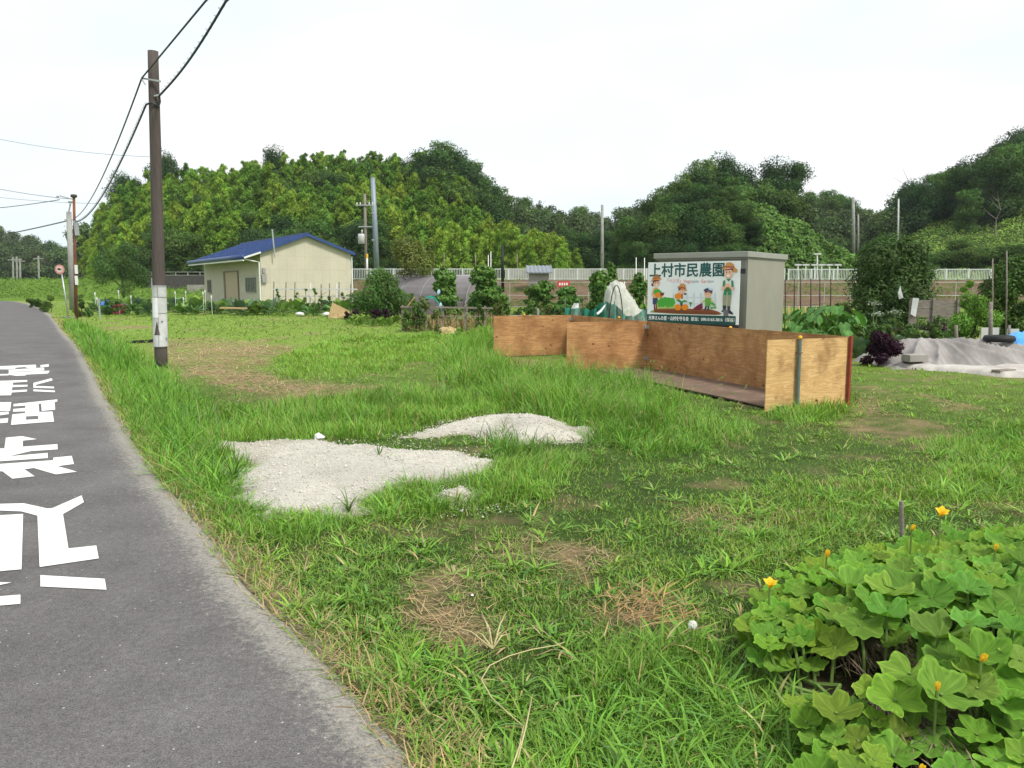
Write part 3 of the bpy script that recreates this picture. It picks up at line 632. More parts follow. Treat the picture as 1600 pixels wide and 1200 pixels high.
M['bin_floor'] = mat('bin_floor_board', (0.20, 0.13, 0.095), 0.95, 0.4, 5, bmp=0.8, stain=(0.13, 0.085, 0.06), stain_amt=0.8)

def ray_line(px, o, d):
    """parameter along the vertical plane o + s*d under photograph column px (taken at eye level)"""
    r = ray(px, 520); return (o[1] * r.x / r.y - o[0]) / (d[0] - d[1] * r.x / r.y)
E2 = Vector((4.46, 10.55)); U2 = Vector((-0.365, 0.931)).normalized()
sD = ray_line(1011, E2, U2); sC = ray_line(893, E2, U2)
D2 = E2 + U2 * sD; C2 = E2 + U2 * sC; N2 = Vector((-0.931, -0.30)).normalized()
def v3(p, z): return Vector((p[0], p[1], z))
def wall_len(px, o, d): return ray_line(px, o, d)
F2 = Vector(G(1194, 643)[:2]); B2 = D2 + N2 * 1.66; A2 = C2 + N2 * 1.88
BIN = thing('compost_bin', 'open weathered plywood compost bin with two bays on the grass', 'compost bin', (E2.x, E2.y, 0))
def panel(p, q, z0, z1, thick, m, side=1, name='panel', notch=None):
    p, q = Vector(p), Vector(q); d = (q - p).normalized(); nn = Vector((-d.y, d.x)) * side * thick
    b = MB(); L = (q - p).length
    if notch:
        s0, s1, h = notch
        for a, e, zz in ((0, s0, z0), (s0, s1, z0 + h), (s1, L, z0)):
            b.obox(v3(p + d * a, zz), v3(d * (e - a), 0), v3(nn, 0), (0, 0, z1 - zz))
    else: b.obox(v3(p, z0), v3(d * L, 0), v3(nn, 0), (0, 0, z1 - z0))
    return obj(name, b, m, BIN, bevel=0.002 if not notch else 0)
H = 0.91
mid = E2 + U2 * 1.82 * 1.0
panel(E2, mid, 0.01, H + 0.008, 0.012, M['ply_red'], -1, 'back_panel')
panel(mid + U2 * 0.003, D2, 0.01, H, 0.012, M['ply_red'], -1, 'back_panel')
midb = D2 + U2 * ((C2 - D2).length / 2)
panel(D2 + U2 * 0.003, midb, 0.01, H - 0.005, 0.012, M['ply_red'], -1, 'back_panel')
panel(midb + U2 * 0.003, C2, 0.01, H, 0.012, M['ply_red'], -1, 'back_panel')
panel(C2 + N2 * 0.004, A2, 0.0, H, 0.012, M['ply_red'], 1, 'side_panel')
panel(D2 + N2 * 0.004, B2, 0.0, H, 0.012, M['ply_red'], 1, 'divider_panel')
dEF = (F2 - E2).normalized(); LEF = (F2 - E2).length
sp = panel(E2 + dEF * 0.03, F2, 0.0, H, 0.014, M['ply_pale'], 1, 'side_panel', notch=(LEF - 0.40, LEF - 0.22, 0.06)); sp['label'] = 'paler plywood end panel with swirling grain'
eb = MB(); eb.obox(v3(E2 - U2 * 0.05, 0.0), v3(U2 * 0.044, 0), v3(-N2 * 0.03, 0), (0, 0, H + 0.02)); obj('corner_board', eb, M['red_edge'], BIN, bevel=0.003)
fl = MB(); fl.obox(v3(E2 + N2 * 0.02 + U2 * 0.03, 0.004), v3(U2 * (sD - 0.06), 0), v3(N2 * 1.12, 0), (0, 0, 0.018)); obj('floor_panel', fl, M['bin_floor'], BIN)
def bin_post(p, z=0.93):
    b = MB(); b.lathe(v3(p, 0), [(0.024, -0.05), (0.024, z)], 14); o = obj('post', b, M['green_post'], BIN, smooth=False)
    b = MB(); b.lathe(v3(p, z), [(0.027, -0.012), (0.027, 0.012), (0.02, 0.026), (0.008, 0.032)], 14); obj('cap', b, M['yellow'], o, smooth=True)
    return o
nEF = Vector((dEF.y, -dEF.x)); nEF = nEF if nEF.y < 0 else -nEF
sp_ = LEF - 0.0
pp = E2 + dEF * (LEF * 0.64) + nEF * 0.05
po = bin_post(pp, 0.925)
b = MB(); b.tube([v3(pp + nEF * 0.03 - dEF * 0.03, 0.74), v3(pp + nEF * 0.032 + dEF * 0.03, 0.735), v3(pp - nEF * 0.04 + dEF * 0.035, 0.738)], 0.005, 5); obj('wire_tie', b, M['rusty_pole'], BIN)
bin_post(A2 + N2 * -0.75 + U2 * 0.06, 0.92); bin_post(D2 + U2 * 1.2 - N2 * 0.05, 0.925); bin_post(E2 + U2 * 2.6 - N2 * 0.05, 0.90)
def bracket(p, d1, d2, z):
    b = MB(); b.obox(v3(p, z - 0.035), v3(d1 * 0.06, 0), v3(d2 * 0.004, 0), (0, 0, 0.07)); b.obox(v3(p, z - 0.035), v3(d2 * 0.06, 0), v3(d1 * 0.004, 0), (0, 0, 0.07)); obj('bracket', b, M['galv'], BIN)
bracket(D2 + N2 * 0.003 - U2 * 0.016, -U2, N2, 0.80); bracket(D2 + N2 * 0.003 - U2 * 0.016, -U2, N2, 0.20); bracket(C2 + N2 * 0.003 - U2 * 0.016, -U2, N2, 0.82)
bf = (E2, E2 + U2 * sD, D2 + N2 * 1.0, E2 + N2 * 1.0); NOGRASS.append([tuple(q) for q in bf])

# ------------------------------------------------------------------ steel storage shed
def ribbed(name, col, n_dir=(1, 0, 0), pitch=0.1):
    m, n, p, o = newmat(name); v = texco(n, 1.0); f = noise(n, v, 2.0, 4)
    c = ramp(n, f, [(0.3, tuple(x * 0.93 for x in col)), (0.7, tuple(x * 1.05 for x in col))])
    st = noise(n, texco(n, (6, 6, 0.5)), 4, 6, 0.7); c = mixc(n, ramp(n, st, [(0.6, (0, 0, 0)), (0.9, (0.5,) * 3)]), c, tuple(x * 0.6 for x in col))
    n.links.new(c, p.inputs['Base Color']); p.inputs['Roughness'].default_value = 0.5; p.inputs['Specular IOR Level'].default_value = 0.35; return m
M['shed'] = ribbed('shed_steel', (0.285, 0.275, 0.222)); M['shed_shaded'] = ribbed('shed_shaded_steel', (0.235, 0.228, 0.195)); M['shed_trim'] = mat('shed_trim', (0.30, 0.30, 0.26), 0.45, 0.06, 3)  # front is the same steel with its shade put into the colour
K = At(1166, 480, 15.4); fd = Vector((-0.80, 0.60)).normalized(); sd_ = Vector((0.60, 0.80)).normalized(); K2 = Vector(K[:2])
wF = ray_line(1026, K2, fd); wS = ray_line(1222, K2, sd_); SH = 2.24
shed = thing('storage_shed', 'grey-beige steel storage shed behind the garden sign', 'shed', (K2.x, K2.y, 0))
b = MB()
b.obox(v3(K2, 0.08), v3(fd * wF, 0), v3(sd_ * wS, 0), (0, 0, SH - 0.20)); obj('body', b, M['shed'], shed, bevel=0.006)
b = MB()
nfd = -sd_
k = int(wF / 0.11)
for i in range(k):
    s = 0.05 + i * 0.11; b.obox(v3(K2 + fd * s + nfd * 0.002, 0.14), v3(fd * 0.055, 0), v3(nfd * 0.014, 0), (0, 0, SH - 0.36))
obj('door', b, M['shed_shaded'], shed, bevel=0.004)
b = MB(); o_ = K2 - fd * 0.04 - sd_ * 0.10
b.obox(v3(o_, SH - 0.115), v3(fd * (wF + 0.10), 0), v3(sd_ * (wS + 0.16), 0), (0, 0, 0.11)); obj('roof', b, M['shed_trim'], shed, bevel=0.008)
b = MB(); b.obox(v3(o_ + fd * 0.03 + sd_ * 0.03, SH - 0.145), v3(fd * (wF + 0.04), 0), v3(sd_ * (wS + 0.10), 0), (0, 0, 0.03)); obj('roof_lip', b, M['shed_shaded'], shed)
b = MB(); b.obox(v3(K2 - fd * 0.012 + nfd * 0.004, 0.09), v3(fd * 0.06, 0), v3(nfd * 0.02, 0), (0, 0, SH - 0.25)); obj('corner_post', b, M['shed_shaded'], shed)
for s in (0.06, wF - 0.2):
    for t in (0.06, wS - 0.25): b = MB(); b.obox(v3(K2 + fd * s + sd_ * t, -0.03), v3(fd * 0.15, 0), v3(sd_ * 0.19, 0), (0, 0, 0.108)); obj('block_footing', b, M['concrete'], shed)

# ------------------------------------------------------------------ garden sign
def flat_print(name):
    m, n, p, o = newmat(name); a = n.nodes.new('ShaderNodeAttribute'); a.attribute_name = 'col'; v = texco(n, 1.0)
    c = mixc(n, 1.0, a.outputs['Color'], ramp(n, noise(n, v, 3, 4), [(0.3, (0.95,) * 3), (0.7, (1.02,) * 3)]), 'MULTIPLY')
    n.links.new(c, p.inputs['Base Color']); p.inputs['Roughness'].default_value = 0.4; p.inputs['Specular IOR Level'].default_value = 0.3; return m
M['print'] = flat_print('printed_sheet'); M['sign_white'] = mat('sign_white_sheet', (0.86, 0.89, 0.90), 0.4, 0.02, 3); M['sign_green'] = mat('sign_dark_green', (0.012, 0.085, 0.07), 0.4, 0.06, 4); M['sign_frame'] = mat('sign_dark_frame', (0.03, 0.025, 0.028), 0.6, 0.2, 8)
TLw = At(1013, 409, 15.75); TRw = At(1157, 408.5, 14.62); BLw = At(1011, 500, 15.7); BRw = At(1153, 511.5, 14.55)
SW = (TRw - TLw).length; SHt = 0.5 * ((TLw - BLw).length + (TRw - BRw).length); ux = (TRw - TLw); ux = Vector((ux.x, ux.y, 0)).normalized(); uz = Vector((0, 0, 1)); un = ux.cross(uz)   # towards the camera
if un.y > 0: un = -un
ztop = 0.5 * (TLw.z + TRw.z); S0 = Vector((TLw.x, TLw.y, ztop))
sign = thing('garden_sign', 'white signboard with cartoon gardeners and dark green Japanese title by the shed', 'sign', (S0.x, S0.y, ztop - SHt))
def sp3(u, v, k=0): return S0 + ux * (u * SW) - uz * (v * SHt) + un * (0.0012 * k)
b = MB(); b.obox(sp3(0, 1) - un * 0.012, ux * SW, un * 0.012, uz * SHt); obj('board', b, M['sign_white'], sign)
b = MB(); b.obox(sp3(0, 1) - un * 0.05 - uz * 0.075, ux * SW * 1.0, un * 0.055, uz * 0.073); obj('frame', b, M['sign_frame'], sign); b = MB(); b.obox(sp3(1, 0.2) - un * 0.05, ux * 0.09, un * 0.04, uz * 0.09); obj('clamp', b, M['sign_frame'], sign)
for u in (0.12, 0.88): b = MB(); b.bar(v3((sp3(u, 0) - un * 0.035)[:2], -0.05), v3((sp3(u, 0) - un * 0.035)[:2], ztop - 0.05), 0.045); obj('post', b, M['galv'], sign)
# picture, in units of the enlarged photograph of the board (board spans 118..1478 by 80..960)
def uv(x, y):
    u = (x - 112 - (y - 80) * (-0.012)) / 1360; top = 80; bot = 935 + 62 * u; return u, (y - top) / (bot - top)
class Print:
    def __init__(s): s.V = []; s.F = []; s.C = []; s.k = 1
    def poly(s, pts, c):
        n = len(s.V); s.V += [sp3(*uv(*p), s.k) for p in pts]; s.F.append(list(range(n, n + len(pts)))); s.C += [c] * len(pts); s.k += 0.12
    def ell(s, cx, cy, rx, ry, c, a0=0, a1=360, n=18): s.poly([(cx + rx * math.cos(math.radians(a0 + (a1 - a0) * i / n)), cy + ry * math.sin(math.radians(a0 + (a1 - a0) * i / n))) for i in range(n if a1 - a0 >= 360 else n + 1)], c)
    def line(s, pts, w, c):
        for (x0, y0), (x1, y1) in zip(pts[:-1], pts[1:]):
            L = math.hypot(x1 - x0, y1 - y0) or 1; nx, ny = -(y1 - y0) / L * w / 2, (x1 - x0) / L * w / 2
            s.poly([(x0 + nx, y0 + ny), (x1 + nx, y1 + ny), (x1 - nx, y1 - ny), (x0 - nx, y0 - ny)], c)
P_ = Print(); skin = (0.85, 0.50, 0.36); hat = (0.62, 0.30, 0.09); band = (0.42, 0.10, 0.05); hair = (0.16, 0.05, 0.05); grn = (0.05, 0.26, 0.12); soilc = (0.28, 0.09, 0.035); orange = (0.85, 0.27, 0.01); leafc = (0.08, 0.42, 0.05); pale = (0.66, 0.73, 0.76); navy = (0.05, 0.06, 0.14); maroon = (0.20, 0.02, 0.06); wht = (0.9, 0.9, 0.9)
P_.poly([(500, 380), (1130, 420), (1150, 720), (500, 720)], (0.80, 0.87, 0.91))
for i in range(7):
    x = 515 + i * 102; P_.poly([(x - 16, 545), (x, 515), (x + 16, 545), (x + 16, 745), (x - 16, 745)], pale)
P_.line([(500, 585), (1140, 600)], 18, pale); P_.line([(500, 680), (1140, 690)], 18, pale)
P_.poly([(150, 785), (190, 765), (340, 750), (700, 765), (1080, 775), (1180, 800), (1230, 835), (1190, 850), (600, 828), (220, 800), (150, 795)], (0.25, 0.38, 0.10))
P_.poly([(210, 740), (420, 735), (750, 752), (1060, 765), (1165, 795), (1225, 830), (1130, 848), (600, 822), (215, 795)], soilc)
P_.poly([(215, 762), (1120, 800), (1200, 838), (1130, 848), (600, 822), (215, 795)], (0.20, 0.06, 0.025))
# mother with basket
P_.poly([(208, 670), (232, 670), (232, 755), (208, 755)], maroon); P_.poly([(240, 670), (264, 670), (262, 740), (240, 740)], maroon)
P_.poly([(190, 575), (270, 575), (268, 680), (190, 680)], navy); P_.poly([(205, 440), (268, 440), (275, 590), (185, 590)], (0.75, 0.40, 0.10))
P_.line([(205, 450), (178, 540), (230, 575)], 26, skin); P_.ell(185, 400, 20, 22, hair); P_.ell(245, 370, 58, 60, skin); P_.poly([(185, 330), (300, 320), (290, 345), (215, 360), (190, 395)], hair)
P_.poly([(145, 362), (180, 320), (200, 255), (250, 245), (295, 270), (300, 300), (332, 318), (300, 335), (220, 330)], hat); P_.poly([(190, 300), (298, 290), (300, 306), (188, 322)], band)
P_.ell(235, 372, 7, 9, hair, n=8); P_.ell(272, 365, 7, 9, hair, n=8); P_.poly([(228, 400), (268, 395), (255, 416), (238, 416)], wht)
for x, y, r in ((235, 500, 36), (270, 495, 34), (300, 510, 28)): P_.ell(x, y, r, r, leafc)
P_.poly([(215, 530), (365, 540), (330, 588), (240, 585)], (0.72, 0.30, 0.04)); P_.ell(270, 535, 40, 24, orange); P_.poly([(310, 515), (372, 515), (355, 556), (308, 556)], maroon)
# cabbages
for i in range(9):
    x = 275 + i * 31; P_.poly([(x - 8, 750), (x + 8, 750), (x + 22, 660), (x - 22, 660)], (0.45, 0.62, 0.12))
for x, y, r in ((290, 650, 34), (330, 630, 44), (385, 625, 48), (440, 630, 46), (490, 635, 44), (515, 655, 28), (350, 680, 40), (430, 685, 42), (490, 690, 30), (300, 690, 30)): P_.ell(x, y, r, r, (0.07 + 0.0006 * (x % 70), 0.40, 0.05))
# child with pumpkin
P_.poly([(612, 640), (655, 640), (655, 765), (630, 765)], (0.04, 0.10, 0.09)); P_.ell(630, 600, 42, 55, (0.8, 0.8, 0.76)); P_.ell(690, 540, 22, 14, hair); P_.ell(635, 490, 52, 48, skin); P_.poly([(585, 450), (690, 450), (690, 480), (640, 470), (590, 490)], hair)
P_.poly([(560, 440), (600, 425), (615, 392), (655, 385), (695, 410), (700, 460), (722, 490), (690, 495), (640, 465)], hat); P_.poly([(600, 425), (698, 450), (700, 472), (595, 446)], band); P_.ell(612, 480, 6, 8, hair, n=8); P_.ell(650, 485, 6, 8, hair, n=8)
P_.ell(585, 570, 52, 45, orange); P_.poly([(632, 540), (656, 540), (656, 610), (632, 610)], band)
for x in (585, 690): P_.ell(x, 730, 50, 44, orange); P_.line([(x, 690), (x, 768)], 4, (0.65, 0.18, 0.01))
P_.poly([(555, 625), (600, 612), (640, 640), (690, 625), (735, 660), (690, 655), (640, 665), (590, 650)], (0.06, 0.28, 0.06)); P_.poly([(740, 650), (775, 662), (805, 655), (785, 685), (770, 740), (765, 690)], (0.06, 0.28, 0.06))
# sweet potatoes and boy
P_.line([(945, 665), (1010, 625)], 8, (0.3, 0.25, 0.1)); P_.poly([(800, 765), (860, 715), (945, 670), (955, 750), (900, 770)], maroon)
P_.poly([(998, 690), (1025, 690), (1000, 775), (975, 775)], (0.02, 0.05, 0.05)); P_.poly([(1030, 690), (1052, 690), (1045, 778), (1022, 778)], (0.02, 0.05, 0.05)); P_.poly([(985, 605), (1075, 605), (1065, 720), (990, 720)], (0.15, 0.40, 0.06)); P_.line([(985, 625), (945, 660)], 18, (0.75, 0.6, 0.12)); P_.line([(1070, 625), (1095, 660)], 18, (0.75, 0.6, 0.12))
P_.ell(1025, 545, 52, 55, skin); P_.poly([(975, 500), (1085, 510), (1082, 545), (1040, 520), (980, 530)], hair); P_.poly([(960, 490), (985, 470), (1030, 455), (1085, 470), (1090, 520), (1040, 500), (975, 505)], navy); P_.poly([(1020, 458), (1080, 465), (1088, 500), (1045, 485)], (0.6, 0.75, 0.85)); P_.ell(1000, 545, 6, 8, hair, n=8); P_.ell(1040, 545, 6, 8, hair, n=8)
for x, y in ((1090, 680), (1115, 700), (1130, 740), (1085, 745), (1020, 660)): P_.ell(x, y, 22, 18, (0.12, 0.42, 0.07))
# father with spade
P_.poly([(1240, 560), (1295, 560), (1290, 730), (1240, 730)], (0.34, 0.34, 0.22)); P_.poly([(1305, 560), (1362, 560), (1345, 740), (1305, 740)], (0.34, 0.34, 0.22)); P_.poly([(1240, 715), (1292, 715), (1285, 790), (1220, 810), (1225, 795), (1245, 775)], (0.03, 0.04, 0.05)); P_.poly([(1305, 725), (1345, 725), (1345, 780), (1390, 830), (1380, 850), (1315, 820)], (0.03, 0.04, 0.05))
P_.poly([(1245, 350), (1380, 355), (1395, 470), (1360, 575), (1245, 565), (1230, 440)], (0.75, 0.78, 0.76)); P_.poly([(1240, 360), (1270, 350), (1280, 440), (1232, 470)], grn); P_.poly([(1352, 355), (1380, 360), (1395, 470), (1360, 470)], grn); P_.poly([(1262, 440), (1362, 445), (1362, 572), (1245, 565)], grn)
P_.line([(1240, 440), (1230, 490), (1285, 440)], 26, skin); P_.line([(1385, 450), (1385, 495), (1330, 440)], 26, skin); P_.ell(1305, 425, 40, 26, skin)
P_.line([(1303, 520), (1298, 780)], 9, (0.6, 0.58, 0.5)); P_.ell(1305, 490, 30, 28, (0.10, 0.16, 0.05)); P_.poly([(1255, 770), (1325, 775), (1320, 870), (1255, 868)], (0.16, 0.16, 0.17)); P_.poly([(1280, 330), (1350, 335), (1320, 375)], grn)
P_.ell(1315, 250, 60, 80, skin); P_.poly([(1265, 200), (1385, 180), (1382, 240), (1350, 205), (1270, 215)], hair); P_.poly([(1215, 190), (1265, 150), (1280, 105), (1340, 98), (1385, 130), (1395, 170), (1442, 210), (1425, 250), (1385, 235), (1370, 180), (1290, 178), (1250, 205)], hat); P_.poly([(1268, 150), (1392, 160), (1398, 180), (1262, 172)], band); P_.ell(1288, 240, 8, 11, hair, n=8); P_.ell(1332, 238, 8, 11, hair, n=8); P_.poly([(1285, 280), (1335, 275), (1320, 305), (1298, 305)], wht)
me = bpy.data.meshes.new('picture'); me.from_pydata([tuple(v - Vector(sign.location)) for v in P_.V], [], P_.F); me.materials.append(M['print'])
ca = me.color_attributes.new('col', 'FLOAT_COLOR', 'POINT')
for i, c in enumerate(P_.C): ca.data[i].color = (*c, 1)
linkmesh('picture', me, sign)
gb = MB(); gb.obox(sp3(0, 1.0) + un * 0.0005, ux * SW * 0.972, un * 0.0015, uz * SHt * 0.137); obj('caption_band', gb, M['sign_green'], sign)
# lettering
def lettering(name, text, u, v, size, m, parent=sign, bold=0.0, sx=1.0, width=None):
    cu = bpy.data.curves.new(name, 'FONT'); cu.body = text; cu.size = size; cu.align_x = 'LEFT'; cu.align_y = 'CENTER'
    t = bpy.data.objects.new('lettering_tmp', cu); COL.objects.link(t); dg = bpy.context.evaluated_depsgraph_get(); dg.update()
    me = bpy.data.meshes.new_from_object(t.evaluated_get(dg)); bpy.data.objects.remove(t)
    n = len(me.vertices); co = np.zeros(n * 3); me.vertices.foreach_get('co', co); co = co.reshape(-1, 3)
    if n == 0: return
    x = (co[:, 0] - co[:, 0].min()); k = (width * SW / x.max()) if width else sx; x = x * k
    o0 = sp3(u, v, 3.2); W_ = np.array(o0)[None] + x[:, None] * np.array(ux)[None] + co[:, 1:2] * np.array(uz)[None] - np.array(parent.location)[None]
    fs = [tuple(p.vertices) for p in me.polygons]; V = []; Fc = []
    for k, (a, c) in enumerate(((0, 0), (1, .4), (-1, -.4), (.4, -1), (-.4, 1), (.7, .7), (-.7, -.7)) if bold else ((0, 0),)):
        Fc += [tuple(i + len(V) for i in f) for f in fs]; V += [tuple(q) for q in W_ + np.array(ux) * a * bold + np.array(uz) * c * bold + np.array(un) * 0.0001 * k]
    me = bpy.data.meshes.new(name); me.from_pydata(V, [], Fc); me.materials.append(m)
    linkmesh(name, me, parent)
M['ink_teal'] = mat('dark_teal_ink', (0.02, 0.10, 0.10), 0.45, 0.05, 5); M['ink_red'] = mat('red_ink', (0.75, 0.12, 0.16), 0.45, 0.05, 5); M['ink_grey'] = mat('grey_ink', (0.30, 0.38, 0.42), 0.45, 0.05, 5); M['ink_white'] = mat('white_ink', (0.85, 0.87, 0.86), 0.45, 0.03, 5)
lettering('title', '上村市民農園', 0.022, 0.150, 0.275, M['ink_teal'], bold=0.006, width=0.815)
lettering('subtitle', '「ベジガ」', 0.225, 0.312, 0.085, M['ink_red'], width=0.15)
for txt, u, wd, mm in (('Vegi', 0.405, 0.078, 'ink_red'), ('table', 0.487, 0.085, 'ink_grey'), ('Gar', 0.598, 0.063, 'ink_red'), ('den', 0.664, 0.068, 'ink_grey')): lettering('subtitle', txt, u, 0.317, 0.085, M[mm], width=wd)
lettering('caption', '天神さんの里・山村を守る会', 0.018, 0.930, 0.086, M['ink_white'], bold=0.0022, width=0.455)
lettering('caption', '担当：090-5165-3816（深谷）', 0.500, 0.930, 0.078, M['ink_white'], bold=0.0018, width=0.46)

# ------------------------------------------------------------------ utility poles, signs, cables by the road
PB = G(252, 573); ptop = At(239, 80, PB.y)
pole = thing('utility_pole', 'dark weathered wooden utility pole with white wrap beside the verge', 'utility pole', PB)
def along(z): t = z / ptop.z; return Vector((PB.x + (ptop.x - PB.x) * t, PB.y, z))
b = MB(); zs = np.linspace(-0.2, ptop.z, 14); b.tube([along(z) for z in zs], [0.120 - 0.026 * (z / ptop.z) for z in zs], 18); obj('shaft', b, M['wood_pole'], pole, smooth=True)
def zat(py): return At(250, py, PB.y).z
z0, z1 = zat(541), zat(446); b = MB()
zz = np.linspace(z0, z1, 8); b.tube([along(z) for z in zz], [0.136 - 0.02 * (z / ptop.z) for z in zz], 20, cap=False); wrap = obj('white_wrap', b, M['white_wrap'], pole, smooth=True)
for py in (447, 464, 489, 541): z = zat(py); b = MB(); b.tube([along(z - 0.008), along(z + 0.008)], 0.1375, 20); obj('strap', b, M['galv'], pole)
def on_pole(ang, z, r): c = along(z); return c + Vector((math.cos(ang) * r, math.sin(ang) * r, 0))
def patch(name, a0, a1, z0, z1, r, m, top=None):
    b = MB(); n = 7
    for i in range(n):
        t0, t1 = a0 + (a1 - a0) * i / n, a0 + (a1 - a0) * (i + 1) / n; h0 = z1 if top is None else top(i / n); h1 = z1 if top is None else top((i + 1) / n)
        b.quad(on_pole(t0, z0, r), on_pole(t1, z0, r), on_pole(t1, h1, r), on_pole(t0, h0, r))
    return obj(name, b, m, pole, smooth=True)
patch('notice', -2.35, -1.35, zat(496), zat(465), 0.1375, M['paper'])
patch('torn_gap', -2.1, -1.2, zat(523), zat(500), 0.1368, M['wood_pole'], top=lambda t: zat(523) + (zat(500) - zat(523)) * max(0.02, 1 - abs(t - 0.55) * 2.2))
patch('seam', -1.42, -1.36, zat(540), zat(448), 0.1372, M['wood_grey'])
b = MB(); b.lathe(on_pole(-0.9, zat(502), 0.137), [(0.012, -0.012), (0.012, 0.012)], 8); obj('bolt', b, M['black'], pole)
b = MB(); b.obox(on_pole(-0.3, zat(529), 0.12), (0.05, 0, 0), (0, -0.02, 0), (0, 0, 0.03)); obj('tag', b, M['galv'], pole)
b = MB(); zb = zat(125); b.bar(along(zb) + Vector((-0.17, -0.14, 0)), along(zb) + Vector((0.19, -0.14, -0.06)), 0.03); b.bar(along(zb) + Vector((-0.16, -0.14, -0.02)), along(zb - 0.12) + Vector((-0.10, -0.13, 0)), 0.02); obj('bracket', b, M['galv'], pole); b = MB(); zb2 = zat(152); b.bar(along(zb2) + Vector((0.05, -0.1, 0)), along(zb2) + Vector((0.17, -0.12, 0.02)), 0.025)
obj('bracket', b, M['galv'], pole)
b = MB(); b.tube([on_pole(-2.6, zat(452) + 0.02 * i, 0.13) for i in range(0, 12)], 0.012, 6); obj('conduit', b, M['galv'], pole)

Q2 = G(119, 499.5)
rp = thing('utility_pole', 'rusty dark utility pole with white plates and lamp cap at the bend', 'utility pole', Q2)
qt = At(115.5, 308, Q2.y)
def alq(py, base=Q2, top=qt): z = At(117, py, base.y).z; t = z / top.z; return Vector((base.x + (top.x - base.x) * t, base.y, z))
b = MB(); b.tube([Q2 - Vector((0, 0, .2)), alq(410), qt], [0.075, 0.068, 0.055], 12); obj('shaft', b, M['rusty_pole'], rp, smooth=True)
b = MB(); b.lathe(qt, [(0.06, -0.04), (0.13, 0.0), (0.14, 0.08), (0.10, 0.12)], 14); obj('lamp_cap', b, M['dark_wall'], rp, smooth=True)
b = MB()
for p0, p1 in ((428, 414), (445, 431)):
    z0, z1 = alq(p0).z, alq(p1).z; b.obox((alq(p0).x + 0.03, Q2.y - 0.09, z0), (0.14, 0, 0), (0, 0.02, 0), (0, 0, z1 - z0))
obj('plate', b, M['white'], rp)
b = MB(); b.bar(alq(312), At(93, 306, Q2.y), 0.05); b.lathe(At(90, 308, Q2.y), [(0.05, -0.05), (0.06, 0.05)], 8); obj('arm', b, M['galv'], rp); b = MB(); b.bar(alq(345) + Vector((0.05, 0, 0)), alq(368) + Vector((0.13, 0, 0)), 0.14); obj('junction_box', b, M['galv'], rp)
Q3 = G(113.5, 484); q3t = At(107.5, 331, Q3.y)
gp = thing('utility_pole', 'pale concrete utility pole just behind the rusty one at the bend', 'utility pole', Q3)
b = MB(); b.tube([Q3 - Vector((0, 0, .2)), q3t], [0.19, 0.15], 14); obj('shaft', b, M['concrete_pole'], gp, smooth=True)
b = MB(); b.bar(q3t + Vector((-.3, 0, -0.5)), q3t + Vector((.35, 0, -0.5)), 0.07); b.bar(At(110, 318, Q3.y) , q3t, 0.07); b.lathe(At(110, 316, Q3.y), [(0.12, -0.05), (0.15, 0.05)], 8); obj('crossarm', b, M['galv'], gp)
RSB = G(107.5, 496); rst = At(96.5, 428, RSB.y); rc = At(94, 421, RSB.y)
rs = thing('traffic_sign', 'faded round red-ringed traffic sign on leaning pole at the bend', 'traffic sign', RSB)
b = MB(); b.tube([RSB - Vector((0, 0, 0.1)), rst], 0.035, 10); obj('pole', b, M['galv'], rs, smooth=True)
def disc(c, r, y, m, name, par, n=28):
    b = MB(); pts = [c + Vector((r * math.cos(2 * math.pi * i / n), y, r * math.sin(2 * math.pi * i / n))) for i in range(n)]; bk = [p + Vector((0, 0.012, 0)) for p in pts]
    k = len(b.v); b.add(pts + bk, [tuple(range(n)), tuple(reversed(range(n, 2 * n)))] + [(i, i + n, (i + 1) % n + n, (i + 1) % n) for i in range(n)]); return obj(name, b, m, par)
dk = disc(rc, 0.235, -0.05, mat('faded_red', (0.58, 0.26, 0.24), 0.5, 0.1, 8), 'disc', rs); disc(rc, 0.165, -0.064, mat('faded_pink', (0.62, 0.46, 0.43), 0.5, 0.1, 8), 'face', rs)
b = MB(); b.add([rc + Vector(q) for q in ((-0.10, -0.068, 0.0), (-0.10, -0.068, 0.05), (0.02, -0.068, 0.06), (0.04, -0.068, 0.03), (0.10, -0.068, 0.03), (0.10, -0.068, 0.0), (0.06, -0.068, -0.03), (-0.06, -0.068, -0.03))], [tuple(range(8))]); obj('truck_symbol', b, M['black'], rs)
b = MB(); b.obox(RSB + Vector((-0.35, -0.15, -0.02)), (0.7, 0, 0), (0, 0.3, 0), (0, 0, 0.07)); tag(obj('concrete_slab', b, M['concrete'], loc=RSB, bevel=0.01), 'grey concrete slab at the foot of the round traffic sign', 'slab')

def sag(p, q, s, n=28):
    p, q = Vector(p), Vector(q); return [p + (q - p) * (i / n) - Vector((0, 0, 4 * s * (i / n) * (1 - i / n))) for i in range(n + 1)]
dirn = (Vector((PB.x, PB.y)) - Vector((Q2.x, Q2.y))).normalized()
c1p = along(zat(125)) + Vector((-0.16, -0.14, 0)); c2p = along(zat(152)) + Vector((0.15, -0.12, 0)); c2q = along(zat(165)) + Vector((-0.12, -0.08, 0))
